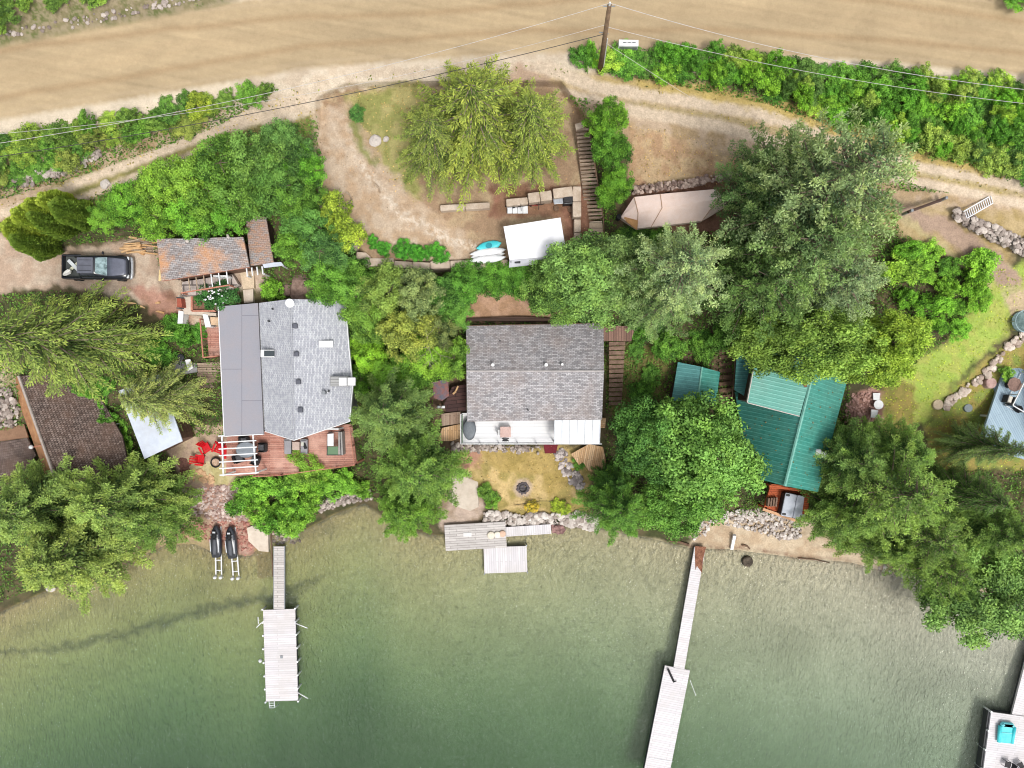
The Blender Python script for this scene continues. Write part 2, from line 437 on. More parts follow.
# drifted weed and debris on the bottom
def weed(pts, amt=.8, w=9): 
    global C
    m = soft(sd_line(U+(fbm(U/6., V/6.,2)-.5)*9, V+(fbm(U/6.+9, V/6.,2)-.5)*9, pts), w)*amt*(.55+.6*NF)
    put(m, SG(58,64,44))
weed([(-40,655,4),(60,648,5),(130,632,6),(190,614,8),(230,604,10),(262,598,11),(290,592,11),(318,578,3)])
weed([(60,612,3),(90,604,6),(106,600,8)], .35, 14); weed([(20,632,6),(60,618,4)], .35, 16)
weed([(262,534,18),(300,534,8),(330,528,10)], .45, 18); weed([(180,600,30),(210,585,20)], .2, 30)
weed([(640,640,10),(655,700,26),(640,760,30)], .3, 30); weed([(560,640,20),(620,660,10)], .16, 40); weed([(900,690,14),(960,680,20),(1000,720,30)],.22,34)
weed([(700,640,8),(760,650,22),(800,644,10)], .16, 26); weed([(330,700,30),(420,730,20)], .2, 60)
weed([(430,660,12),(520,640,18)], .15, 50)
put(soft(sd_poly(Us, Vs_, [(255,549),(273,549),(273,577),(258,579)]), 2)*.85, SG(186,154,92))
spk = (fbm(U/2.2, V/2.2, 1) > .86) & (T < 0) & (T > -150); put(spk*.22*np.ones(U.shape), SG(60,66,44))
C = C*np.where(T > 0, .93+.14*NL, 1.0)[..., None]*(.96+.08*NF)[..., None]
K = (HC-Z)/F
X = (U-512)*K; Y = (384-V)*K
fine = soft(Z*0, 1)
Zf = Z + np.where(T > 6, (fbm(U/5., V/5., 2)-.5)*.07, 0)
K = (HC-Zf)/F; X = (U-512)*K; Y = (384-V)*K
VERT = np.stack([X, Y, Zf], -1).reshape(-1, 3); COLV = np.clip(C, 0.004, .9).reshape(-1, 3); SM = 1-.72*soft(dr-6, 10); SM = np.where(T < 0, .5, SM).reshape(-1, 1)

def ground_material():
    m, nt, b = newmat('soil and gravel'); L = nt.links.new
    at = N_(nt, 'ShaderNodeAttribute', attribute_name='soil'); tc = N_(nt, 'ShaderNodeTexCoord')
    n1 = N_(nt, 'ShaderNodeTexNoise', Scale=9.0, Detail=4.0, Roughness=.7); L(tc.outputs['Object'], n1.inputs['Vector'])
    n2 = N_(nt, 'ShaderNodeTexNoise', Scale=2.0, Detail=5.0, Roughness=.7); L(tc.outputs['Object'], n2.inputs['Vector'])
    mu = N_(nt, 'ShaderNodeMath', operation='MULTIPLY'); L(ramp(nt, n1.outputs[0], .3, .7, .80, 1.20), mu.inputs[0]); L(ramp(nt, n2.outputs[0], .3, .7, .86, 1.14), mu.inputs[1])
    am = N_(nt, 'ShaderNodeMix'); am.data_type = 'FLOAT'; L(at.outputs['Alpha'], am.inputs[0]); am.inputs[2].default_value = 1.0; L(mu.outputs[0], am.inputs[3])
    cm = N_(nt, 'ShaderNodeCombineXYZ'); [L(am.outputs[0], cm.inputs[i]) for i in range(3)]
    L(mixc(nt, 1.0, at.outputs['Color'], cm.outputs[0], 'MULTIPLY'), b.inputs['Base Color'])
    b.inputs['Roughness'].default_value = .95; b.inputs['Specular IOR Level'].default_value = .1
    bp = N_(nt, 'ShaderNodeBump', Strength=.5, Distance=.06); L(n1.outputs[0], bp.inputs['Height']); L(bp.outputs[0], b.inputs['Normal'])
    return m
MG = ground_material()
def hz1(u, v):
    if -59 < u < 1082 and -59 < v < 826:
        a = (u+60)/1.5; b = (v+60)/1.5; i, j = int(a), int(b); a -= i; b -= j; o = len(ou); q = len(ov)
        return float((Z[q+j, o+i]*(1-a)+Z[q+j, o+i+1]*a)*(1-b)+(Z[q+j+1, o+i]*(1-a)+Z[q+j+1, o+i+1]*a)*b)
    return float(hz(np.array([u]), np.array([v]))[0])
I, J = np.meshgrid(np.arange(nu-1), np.arange(nv-1))
A = (J*nu+I); quads = np.stack([A, A+nu, A+nu+1, A+1], -1).reshape(-1, 4)
uc = ((U[:-1, :-1]+U[1:, 1:])/2).ravel(); vc = ((V[:-1, :-1]+V[1:, 1:])/2).ravel(); tcn = ((T[:-1, :-1]+T[1:, 1:])/2).ravel()
zone = np.zeros(len(uc), int)                          # 0 open ground
zone[sd_line(uc, vc, [(a, b+2, c+14) for a, b, c in ROAD]) < 0] = 1
trk = [[(-60,228,26),(80,188,26),(220,138,24),(300,104,30),(420,70,24),(520,64,24),(600,90,30),(760,120,34),(920,170,28),(1080,208,28)]]
zone[(sd_line(uc, vc, trk[0]) < 0) & (zone == 0)] = 2
zone[(sd_poly(uc, vc, [(-80,234),(20,232),(60,250),(150,240),(165,262),(200,300),(180,316),(130,300),(60,285),(-80,300)]) < 0)] = 3
zone[(sd_poly(uc, vc, [(455,446),(580,446),(592,470),(588,512),(530,516),(500,512),(470,480),(452,478)]) < 0)] = 4
zone[(sd_poly(uc, vc, [(884,400),(900,372),(950,340),(975,300),(1000,268),(1090,250),(1090,300),(1010,330),(960,375),(925,420),(900,440),(880,430)]) < 0)] = 5
zone[tcn < 0] = 6
for zi, nm in enumerate(['ground', 'dirt_road', 'gravel_track', 'parking_lot', 'dry_lawn', 'green_lawn', 'lakebed']):
    q = quads[zone == zi]; idx, inv = np.unique(q, return_inverse=True)
    me = nmesh(nm, VERT[idx], inv.reshape(-1, 4), MG, smooth=True)
    ca = me.color_attributes.new('soil', 'FLOAT_COLOR', 'POINT')  # soil colours, with the deep water's glow in the lake bed
    ca.data.foreach_set('color', np.concatenate([COLV[idx], SM[idx]], 1).astype(np.float32).ravel())
    o = bpy.data.objects.new(nm, me); COL.objects.link(o); tag(o, kind='structure')

# ================================================================ water: a body that absorbs light with depth, ripples on top
def water_material():
    m, nt, b = newmat('lake water'); L = nt.links.new; nt.nodes.remove(b)
    out = nt.nodes['Material Output']; tc = N_(nt, 'ShaderNodeTexCoord')
    mp = N_(nt, 'ShaderNodeMapping'); mp.inputs['Scale'].default_value = (1.0, .5, 1); mp.inputs['Rotation'].default_value = (0, 0, radians(-24)); L(tc.outputs['Object'], mp.inputs['Vector'])
    n1 = N_(nt, 'ShaderNodeTexNoise', Scale=4.6, Detail=4.0, Roughness=.6, Distortion=.8); L(mp.outputs[0], n1.inputs['Vector'])
    n2 = N_(nt, 'ShaderNodeTexNoise', Scale=.35, Detail=3.0); L(tc.outputs['Object'], n2.inputs['Vector'])
    bp = N_(nt, 'ShaderNodeBump', Strength=1.0, Distance=.27); n4 = N_(nt, 'ShaderNodeTexNoise', Scale=.16, Detail=2.0); L(tc.outputs['Object'], n4.inputs['Vector']); n5 = N_(nt, 'ShaderNodeTexNoise', Scale=1.3, Detail=3.0, Distortion=1.0); L(mp.outputs[0], n5.inputs['Vector']); m1 = N_(nt, 'ShaderNodeMath', operation='MULTIPLY'); L(n1.outputs[0], m1.inputs[0]); L(ramp(nt, n4.outputs[0], .35, .65, .85, 1.1), m1.inputs[1]); m2 = N_(nt, 'ShaderNodeMath', operation='ADD'); L(m1.outputs[0], m2.inputs[0]); L(n5.outputs[0], m2.inputs[1]); L(m2.outputs[0], bp.inputs['Height'])
    tr = N_(nt, 'ShaderNodeBsdfTransparent'); df = N_(nt, 'ShaderNodeBsdfDiffuse', Color=(.28, .34, .25, 1)); L(bp.outputs[0], df.inputs['Normal'])
    gl = N_(nt, 'ShaderNodeBsdfGlossy', Roughness=.08); L(bp.outputs[0], gl.inputs['Normal'])
    a = N_(nt, 'ShaderNodeMixShader'); L(ramp(nt, n2.outputs[0], .3, .7, .12, .14), a.inputs[0]); L(tr.outputs[0], a.inputs[1]); L(df.outputs[0], a.inputs[2])
    fr = N_(nt, 'ShaderNodeFresnel', IOR=1.33); L(bp.outputs[0], fr.inputs['Normal'])
    c = N_(nt, 'ShaderNodeMixShader'); L(fr.outputs[0], c.inputs[0]); L(a.outputs[0], c.inputs[1]); L(gl.outputs[0], c.inputs[2])
    L(c.outputs[0], out.inputs['Surface'])
    va = N_(nt, 'ShaderNodeVolumeAbsorption', Color=(.54, .80, .73, 1), Density=.38); L(va.outputs[0], out.inputs['Volume'])
    return m
wb = MB(); wb.box((0, -330, -4.5), (1500, 700, 9.0)); 
# keep the box clear of the high ground: its top is the lake level everywhere
MW = water_material()
wo = wb.build('lake_water', MW); tag(wo, kind='structure')
# ================================================================ shared materials
WHITE = mat('white paint', S(238,238,238), .5, vary=.05, c2=S(224,226,228))
OFFW = mat('off white plastic', S(232,232,230), .45, vary=.04, c2=S(222,222,222))
GREYM = mat('grey metal', S(150,154,158), .4, .4, vary=.08)
DARK = mat('dark plastic', S(52,54,58), .5, vary=.15)
BLACK = mat('black rubber', S(34,35,37), .7, vary=.1)
CEDAR = mat('red cedar boards', S(200,146,128), .7, pat='plank', c2=S(168,112,96), size=(3.0,.15), mortar=S(96,62,54), stain=S(220,178,160), stain_amt=.7)
CEDARV = mat('cedar rails', S(200,140,118), .7, c2=S(170,110,90))
TANW = mat('pale deck boards', S(230,196,156), .75, pat='plank', c2=S(196,156,112), size=(3.0,.15), mortar=S(120,90,62))
OLDW = mat('weathered boards', S(178,158,138), .85, pat='plank', c2=S(146,126,108), size=(2.4,.18), mortar=S(74,60,50), stain=S(120,98,82), stain_amt=.5)
OLDB = mat('brown stair boards', S(150,124,106), .85, c2=S(112,90,76), vary=.25)
LOG = mat('driftwood', S(190,172,150), .9, c2=S(150,128,106), vary=.25)
LUMB = mat('fresh lumber', S(222,186,140), .75, c2=S(196,150,102), vary=.2)
TIMB = mat('old timber', S(130,104,84), .9, c2=S(96,76,62), vary=.3)
BLOCK = mat('concrete block', S(212,196,178), .9, c2=S(190,170,150), vary=.12, stain=S(150,130,112), stain_amt=.5)
CONC = mat('concrete', S(214,202,186), .9, c2=S(198,184,168), vary=.08, stain=S(180,160,140), stain_amt=.35)
ROCKM = mat('pale granite', S(206,194,184), .9, c2=S(124,110,102), vary=.2, bump=.8, pat='island')
ROCKB = mat('warm fieldstone', S(206,184,170), .9, c2=S(120,98,90), vary=.2, bump=.8, pat='island')
ROCKW = mat('white riprap stone', S(228,220,212), .9, c2=S(150,136,126), vary=.15, bump=.8, pat='island')
GRAVEL = mat('beach cobbles', S(224,206,196), .9, c2=S(148,118,108), vary=.2, pat='island')
SHG = mat('blue grey shingles', S(204,206,210), .9, pat='shingle', c2=S(170,172,180), size=(.26,.10), vary=.10, mortar=S(126,128,138))
SHH = mat('weathered grey shingles', S(192,189,191), .9, pat='shingle', c2=S(138,136,139), size=(.26,.12), stain=S(150,130,118), stain_amt=.4, vary=.2, mortar=S(104,100,100))
SHA = mat('lichen stained shingles', S(170,166,166), .9, pat='shingle', c2=S(140,132,130), size=(.28,.13), stain=S(204,148,100), stain_amt=.95, vary=.2)
SHK = mat('brown cedar shakes', S(146,130,122), .95, pat='shingle', c2=S(92,78,72), size=(.15,.21), stain=S(120,94,80), stain_amt=.5, vary=.4, mortar=S(50,40,36), bump=.8)
MEMB = mat('grey roof membrane', S(152,152,160), .7, pat='plank', c2=S(148,148,157), size=(6.5,2.2), stain=S(176,156,148), stain_amt=.22, vary=.05, mortar=S(110,111,124), bump=.1, ms=.02)
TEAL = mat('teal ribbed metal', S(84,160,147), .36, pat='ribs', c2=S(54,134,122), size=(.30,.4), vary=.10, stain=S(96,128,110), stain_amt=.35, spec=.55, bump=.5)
TEALD = mat('dark teal metal sheet', S(54,120,116), .5, pat='ribs', c2=S(44,104,102), size=(.30,.4), vary=.1, bump=.5)  # darker teal of the corrugated lean-to sheet
SILV = mat('pale metal roofing', S(208,216,228), .5, c2=S(196,204,218), vary=.04, bump=.08, stain=S(186,186,190), stain_amt=.5)
WALLB = mat('brown siding', S(120,92,76), .85, pat='plank', c2=S(104,78,64), size=(4,.2), vary=.12)
WALLG = mat('grey siding', S(170,170,168), .85, pat='plank', c2=S(158,158,158), size=(4,.2), vary=.06)
WALLD = mat('dark brown siding', S(84,64,54), .85, pat='plank', c2=S(70,54,46), size=(4,.2), vary=.12)
GLASS = glassmat('window glass', (.03, .04, .045, 1))
GREENG = glassmat('green tinted glass', S(96,128,92))
VINYL = mat('white deck vinyl', S(236,236,236), .55, pat='plank', c2=S(230,230,232), size=(5,.28), vary=.03, mortar=S(214,215,218), bump=.1)
BLUED = mat('grey blue deck boards', S(168,190,204), .7, pat='plank', c2=S(156,178,194), size=(4,.16), vary=.06, mortar=S(120,140,154))
DOCKM = mat('white dock boards', S(224,219,221), .65, pat='plank', c2=S(206,202,205), size=(4,.19), vary=.05, stain=S(196,190,186), stain_amt=.6, mortar=S(176,172,174), bump=.2)
DOCKG = mat('grey dock boards', S(206,200,196), .75, pat='plank', c2=S(184,178,174), size=(1.6,.2), vary=.1, mortar=S(130,124,120))
RED = mat('red plastic', S(214,22,34), .45, c2=S(196,16,28), vary=.06)
TARP = mat('tan tarpaulin', S(252,230,220), .8, c2=S(248,222,208), vary=.05, bump=.4, stain=S(230,190,160), stain_amt=.25)
CANV = mat('white canvas', S(240,240,242), .8, c2=S(232,232,238), vary=.02, bump=.12)
TURQ = mat('turquoise plastic', S(60,196,206), .4, c2=S(90,212,216), vary=.06)
WETR = 0
MAROON = mat('maroon mat', S(122,44,52), .9, c2=S(104,36,44))
ORANGE = mat('orange stained boards', S(204,104,60), .7, pat='plank', c2=S(176,82,44), size=(3,.15), mortar=S(92,42,24))
CARP = mat('black truck paint', S(40,42,48), .22, vary=.03, spec=.6, c2=S(44,46,54), bump=.02)
CHAR = mat('charcoal wicker', S(70,68,70), .8, c2=S(52,50,52), vary=.3)
RUST = mat('rusty brown cloth', S(150,104,86), .9, c2=S(110,74,62), vary=.3)
CRATE = mat('brown board top', S(212,184,176), .8, c2=S(194,162,152))

def ang_px(a, b):
    """world heading of the direction from pixel a to pixel b"""
    return atan2(-(b[1]-a[1]), b[0]-a[0])
def poly_c(px): return (sum(p[0] for p in px)/len(px), sum(p[1] for p in px)/len(px))
def solid_under(mb, pts, cen, zb, inset=.45, drop=.17):
    """a wall body below one roof plane, set in from its eaves"""
    pts = [Vector(p) for p in pts]
    n = (pts[1]-pts[0]).cross(pts[2]-pts[0]).normalized()
    if n.z < 0: n = -n
    ws = [max(abs(p.x-cen.x) for p in pts), max(abs(p.y-cen.y) for p in pts)]
    out = []
    for p in pts:
        dx, dy = p.x-cen.x, p.y-cen.y
        x = cen.x+dx*(1-inset/max(ws[0], inset*2)); y = cen.y+dy*(1-inset/max(ws[1], inset*2))
        z = pts[0].z - (n.x*(x-pts[0].x)+n.y*(y-pts[0].y))/n.z - drop
        out.append(Vector((x, y, z)))
    a = sum(out[i].x*out[(i+1) % len(out)].y-out[(i+1) % len(out)].x*out[i].y for i in range(len(out)))
    if a < 0: out = out[::-1]
    mb.loft([[Vector((p.x, p.y, zb)) for p in out], out])
def window(T, wall, c, heading, w, h, fm=None):
    """a framed window lying against a wall; heading = outward direction"""
    M = Matrix.Translation(Vector(c)) @ Matrix.Rotation(heading-pi/2, 4, 'Z')
    f = MB()
    for dx in (-w/2, w/2): f.box((dx, .03, 0), (.08, .10, h+.08), M=M)
    for dz in (-h/2, h/2): f.box((0, .03, dz), (w-.08, .10, .08), M=M)
    f.box((0, .03, 0), (.05, .08, h-.08), M=M)
    fr = T.part('window', f, fm or WHITE, wall)
    g = MB().box((0, .015, 0), (w-.1, .03, h-.1), M=M); p = g.build('pane', GLASS, fr, T.org)
def door(T, wall, c, heading, w=.9, h=2.0, m=None):
    M = Matrix.Translation(Vector(c)) @ Matrix.Rotation(heading-pi/2, 4, 'Z')
    d = T.part('door', MB().box((0, .04, 0), (w, .08, h), bev=.01, M=M), m or OFFW, wall)
    MB().box((w*.38, .11, 0), (.04, .06, .12), M=M).build('handle', DARK, d, T.org)
def fascia(mb, pts, h=.2, t=.05, zoff=0.03):
    """a board along a chain of 3-D points"""
    for a, b in zip(pts[:-1], pts[1:]):
        a, b = Vector(a), Vector(b); d = (b-a); 
        if d.length < .05: continue
        n = Vector((-d.y, d.x, 0)).normalized()*t
        up = Vector((0, 0, zoff)); dn = Vector((0, 0, -h))
        mb.loft([[a+up-n*.2, a+up+n, a+dn+n, a+dn-n*.2], [b+up-n*.2, b+up+n, b+dn+n, b+dn-n*.2]])

# ================================================================ grey house on the left
T = Thing('grey_house', 'large house with pale blue grey shingle gable, flat grey roof strip and cedar deck', 'house', G(285, 370))
zE, zR, zF = 7.0, 8.3, 6.75
flat = [P(218.5,306.5,zF), P(258,303,zF), P(263.5,434,zF), P(224.5,436,zF)]
gl = [P(259,303,zE-.05), P(291,299,zR), P(294,440,zR), P(265,431,zE-.05)]
gr = [P(291,299,zR), P(345.5,300.5,zE), P(349,345,zE), P(353,386,zE), P(350,421,zE), P(294,440,zR)]
zg = 1.6; cen = P(285, 368, 6); wb = MB()
for pl in (flat, gl): solid_under(wb, pl, cen, zg, .5)
solid_under(wb, [gr[0], gr[1], gr[4], gr[5]], cen, zg, .5)
wall = T.part('wall', wb, WALLG)
rf = T.part('flat_roof', MB().slab(flat, .2), MEMB, ang=pi/2)
mbr = MB().slab(gl, .16); mbr.slab(gr, .16)
roof = T.part('roof', mbr, SHG)
fb = MB(); fascia(fb, [flat[3], flat[0]], .22); fascia(fb, [flat[2], flat[3]], .22); T.part('fascia', fb, WHITE)
fb = MB(); fascia(fb, [gr[4], gr[3], gr[2], gr[1]][::-1], .2, -.05); fascia(fb, [gl[3], gl[2]], .22, -.05); fascia(fb, [gr[5], gr[4]], .22, -.05); T.part('fascia', fb, WHITE)
rc = MB(); rc.path([P(291,300,zR+.02), P(294,439.5,zR+.02)], .07, 6); roofc = rc.build('ridge_cap', SHG, roof, T.org)
for (u, v) in ((295,326),(296.5,354),(298.3,382),(300.4,410)):
    z = zR-.12
    b = MB().box(P(u, v, z+.12), (.36,.36,.26), bev=.05); b.build('roof_vent', mat('grey vent', S(96,98,108), .6), roof, T.org)
for (u, v) in ((274.5,309.5),(270.5,321.5),(330,391)):
    b = MB().tube(P(u,v,zE+.2), P(u,v,zE+.2)+Vector((0,0,.5)), .07, n=8); b.build('vent_pipe', DARK, roof, T.org)
b = MB().tube(P(326.5,392.5,7.2), P(326.5,392.5,7.2)+Vector((0,0,.9)), .14, n=10); st = b.build('flue', GREYM, roof, T.org)
b = MB().box(P(268,353.5,7.6)+Vector((0,0,0)), (1.02,.56,.34), bev=.03); sk = b.build('skylight', OFFW, roof, T.org)
MB().box(P(269.2,353.5,7.77)+Vector((.02,0,.02)), (.78,.42,.03)).build('pane', GLASS, sk, T.org)
b = MB().box(P(326,344,7.72), (1.06,.5,.14), bev=.03, M=None); b.build('skylight', mat('white skylight dome', S(242,242,242), .4, vary=.02), roof, T.org)
# chimney chase on the east side
b = MB().box(P(347.5,381.5,5.2), (1.3,.75,5.4), bev=.03); ch = T.part('chimney_chase', b, WALLG)
for du in (-4.6, 4.2):
    MB().box(P(347.5+du,381.5,7.97), (.58,.6,.14), bev=.03).build('cap', WHITE, ch, T.org)
# satellite dish on the north edge
dish = MB().lathe((0,0,0), [(0.0,-.06),(.16,-.04),(.31,.05),(.33,.09),(.3,.09),(.14,0),(0,-.02)], 20, M=Matrix.Translation(P(290,303,zR+.55)) @ Matrix.Rotation(.25, 4, 'X'))
d = T.part('satellite_dish', dish, WHITE, smooth=True)
MB().tube(P(290,304.5,zR-.15), P(290,303.3,zR+.5), .03).build('mast', GREYM, d, T.org)
# windows facing the lake, east and north
yS = P(0,428,5).y+.62
for (u, zc, ww, hh) in ((240,5.2,1.4,1.2),(276,5.0,1.6,2.0),(308,5.0,1.6,2.0),(333,5.0,1.2,1.5)):
    window(T, wall, (P(u,430,5).x, cen.y+(flat[3].y-cen.y)*(1-.5/abs(flat[3].y-cen.y)) + (0 if u < 262 else (0.0)), zc), -pi/2, ww, hh)
wsx = max(abs(q.x-cen.x) for q in (gr[0], gr[1], gr[4], gr[5])); wsy = max(abs(q.y-cen.y) for q in (gr[0], gr[1], gr[4], gr[5]))
e1 = Vector((cen.x+(gr[1].x-cen.x)*(1-.5/wsx), cen.y+(gr[1].y-cen.y)*(1-.5/wsy), 5.1)); e2 = Vector((cen.x+(gr[4].x-cen.x)*(1-.5/wsx), cen.y+(gr[4].y-cen.y)*(1-.5/wsy), 5.1))
for t_ in (.2, .42, .88):
    window(T, wall, e1.lerp(e2, t_), atan2((e2-e1).x*-1, (e2-e1).y)+pi, 1.3, 1.1)
yN = cen.y+(gl[1].y-cen.y)*(1-.5/abs(gl[1].y-cen.y))
window(T, wall, (P(320,300,5).x, yN-.05, 5.6), pi/2, 1.2, 1.0)

# cedar deck (stands on posts over the shore, fixed to the house): part of the house
zD = 3.75
dk = [(227,437),(262,431),(352,424),(357,464),(318,469),(283,474),(226,476)]
deck = T.part('deck', MB().prism(dk, zD, zD-.18), CEDAR)
pm = MB()
for (u, v) in dk[3:]: p = P(u, v, zD-.2); MB().box((p.x, p.y-.0+.12, (p.z+.4)/2), (.16,.16,p.z-.4)).build('deck_post', CEDARV, deck, T.org)
rl = MB()
pts = [P(352,426,zD), P(357,464,zD), P(318,469,zD), P(283,474,zD), P(257,475.3,zD)]
for a, b in zip(pts[:-1], pts[1:]):
    rl.tube(a+Vector((0,0,.92)), b+Vector((0,0,.92)), .04, n=4); rl.tube(a+Vector((0,0,.12)), b+Vector((0,0,.12)), .025, n=4)
    n = max(2, int((b-a).length/1.5))
    for i in range(n+1): q = a.lerp(b, i/n); rl.box(q+Vector((0,0,.46)), (.07,.07,.92))
    m_ = int((b-a).length/.14)
    for i in range(m_): q = a.lerp(b, i/m_); rl.tube(q+Vector((0,0,.1)), q+Vector((0,0,.9)), .012, n=4, cap=False)
rl.build('railing', CEDARV, deck, T.org)

# pergola over the west end of the deck
T = Thing('pergola', 'white slatted pergola over the west end of the cedar deck beside the red chairs', 'pergola', P(237,455,zD))
zP = zD+2.3
pc = [P(222,436,zP), P(253,434,zP), P(256,472.5,zP), P(223.5,475,zP)]
for p in pc: T.part('post', MB().box((p.x, p.y, (zD+zP)/2), (.11,.11,zP-zD)), WHITE)
for a, b in ((pc[0], pc[3]), (pc[1], pc[2])): T.part('beam', MB().tube(a+(a-b)*.03, b+(b-a)*.03, .07, n=4), WHITE)
for i in range(7):
    t = i/6.; a = pc[0].lerp(pc[3], t)+Vector((-.25,0,.09)); b = pc[1].lerp(pc[2], t)+Vector((.25,0,.09))
    T.part('rafter', MB().tube(a, b, .06, n=4), WHITE)

# west entrance platform and stairs in red cedar
T = Thing('entry_landing', 'red cedar landing with pale railings along the west wall of the grey house', 'landing', G(213,342))
zl = 5.0
lp = [(206,322),(222,321),(224,356),(209,358)]
fl = T.part('floor', MB().prism(lp, zl, zl-.18), CEDAR, ang=0)
rl = MB(); pts = [P(205.5,320,zl), P(208.5,358,zl), P(222,356.5,zl)]
for a, b in zip(pts[:-1], pts[1:]):
    rl.tube(a+Vector((0,0,.95)), b+Vector((0,0,.95)), .06, n=4)
    n = max(2, int((b-a).length/1.0))
    for i in range(n+1): q = a.lerp(b, i/n); rl.box(q+Vector((0,0,.45)), (.09,.09,1.0))
    for i in range(n*6): q = a.lerp(b, i/(n*6)); rl.tube(q+Vector((0,0,.05)), q+Vector((0,0,.92)), .014, n=4, cap=False)
T.part('railing', rl, CEDARV)
for u, v in ((207,324),(210,355)): q = P(u,v,zl-.18); T.part('post', MB().box((q.x, q.y, (q.z+2.5)/2), (.14,.14,q.z-2.5)), TIMB)
T = Thing('timber_steps', 'pale timber steps going down between the cedar landing and the small leaning cedar', 'steps', G(208,372))
for i in range(5):
    v = 363+i*5.2; z = 4.25-.22*i
    T.part('tread', MB().prism([(197,v),(221,v-1.5),(221.5,v+3.6),(198,v+4.6)], z, z-.9), OLDW)

# ================================================================ garage with stained roof
T = Thing('garage', 'low garage with an orange stained grey shingle roof, east of the parked truck', 'garage', G(205,262))
z0, z1 = 8.6, 9.4
r1 = [P(156.5,239,z1), P(243,237,z1), P(249.5,267,z0), P(161.5,281,z0)]
cen = P(203,256,8.5); wb = MB(); solid_under(wb, r1, cen, 5.0, .35); wall = T.part('wall', wb, WALLB)
roof = T.part('roof', MB().slab(r1, .14), SHA)
fb = MB(); fascia(fb, [r1[2], r1[3]], .2, -.05, -.02); T.part('fascia', fb, CEDARV)
T.part('corner_board', MB().prism([(159,270),(162.5,269),(165,279.5),(158.5,281)], z0-.05, z0-.2), mat('pale ply', S(232,204,150)))
p = r1[3].lerp(r1[0], .5); door(T, wall, (p.x+.37, p.y, 6.9), pi, 2.2, 2.1, OFFW)
window(T, wall, (r1[2].x-2.5, cen.y-1.32, 7.3), -pi/2, 1.0, .8)
for (u, v) in ((187,241),(228,236.5)):
    MB().rock(P(u,v,z1+.12), .14).build('moss_lump', ROCKW, roof, T.org)
T = Thing('lean_to_shed', 'small shed with a rust brown roof at the east end of the stained garage', 'shed', G(262,250))
r2 = [P(245.5,216,8.7), P(266,217,8.7), P(273.5,262,7.9), P(250.5,266,7.9)]
wb = MB(); solid_under(wb, r2, P(259,240,8), 5.2, .25); wall = T.part('wall', wb, WALLD)
T.part('roof', MB().slab(r2, .12), mat('rust stained shingles', S(172,140,118), .9, pat='shingle', c2=S(158,156,156), size=(.28,.13), stain=S(184,130,98), stain_amt=.6, vary=.25))
door(T, wall, (P(262,264,7).x, r2[3].y+.3, 6.4), -pi/2, .8, 1.8, TIMB)
T = Thing('awning', 'small pale metal awning with slatted racks below, south of the lean to shed', 'awning', G(268,268))
T.part('cover', MB().slab([P(262,263,7.7), P(281,262,7.7), P(284,265.5,7.4), P(264,268,7.4)], .05), SILV)
for i in range(4):
    u = 246.5+i*5.2; T.part('slat', MB().tube(P(u,268-.6*i,7.5), P(u+1,276-.6*i,7.1), .06, n=4), WHITE)
for (u, v) in ((247,276),(264,274),(283,266)): q = P(u,v,7.1); T.part('post', MB().box((q.x,q.y,(q.z+5.4)/2), (.09,.09,q.z-5.4)), OFFW)

# roofed terrace rafters south of the garage
T = Thing('rafter_frame', 'open frame of pale rafters over the path on the south side of the garage', 'pergola', G(205,284))
for i, u in enumerate((180.5,188.5,196,203.5,211,218.5,226.5)):
    v0 = 279.5-i*1.35; T.part('rafter', MB().tube(P(u,v0,8.3), P(u+1.6,v0+12.5,7.7), .045, n=4), WHITE if i > 3 else LOG)
a, b = P(181,293,7.65), P(230,285,7.65); T.part('beam', MB().tube(a, b, .06, n=4), CEDARV)
for u, v in ((182,293),(205,289.2),(229,285.2)): q = P(u,v,7.6); T.part('post', MB().box((q.x,q.y,(q.z+5.4)/2), (.1,.1,q.z-5.4)), CEDARV)
solo('stone_terrace', MB().prism([(182,282),(232,274),(238,284),(230,290),(206,294),(182,296)], 6.75, 5.4), mat('grey paving', S(190,178,170), .9, pat='plank', c2=S(170,156,150), size=(1.0,.8)), 'grey paved path running under the open rafters beside the garage', 'paving')
T = Thing('rose_bed', 'raised brown timber planting bed below the open rafters, holding a white flowering bush', 'planter', G(212,300))
for a, b in (((192,296),(192,311)),((192,311),(216,311)),((216,311),(216,296)),((238,290),(239,305)),((216,305),(239,303))):
    T.part('board', MB().tube(P(a[0],a[1],6.15), P(b[0],b[1],6.15), .1, n=4), TIMB if a[0]>200 else CEDARV)
T.part('soil', MB().prism([(192,296),(238,290),(239,304),(216,306),(216,311),(192,311)], 5.95, 5.3), mat('bare soil', S(150,112,92), .95))
T = Thing('concrete_path', 'pale concrete path and low wall bending round the planting bed northwest of the grey house', 'path', G(190,306))
T.part('slab', MB().prism([(178,295),(192,296),(192,311),(216,313),(216,316),(184,314),(183,311)], 6.2, 5.2), CONC)
T.part('slab', MB().prism([(240,273),(254,270),(254,288),(243,289)], 6.2, 5.2), mat('pale slab', S(222,200,170)))
T.part('slab', MB().prism([(243,290),(253,289),(253,302),(244,303)], 5.9, 5.0), CONC)
T = Thing('cold_frame', 'square red brown bin with an open white top beside the bend of the concrete path', 'bin', G(180,303))
T.part('panel', MB().prism([(177,298),(181,298),(182,307),(177,307)], 6.9, 5.9), mat('red board', S(170,90,70)))
for v in (297.5, 308): T.part('rail', MB().tube(P(176.5,v,7.0), P(184,v+.6,6.9), .06, n=4), DARK)
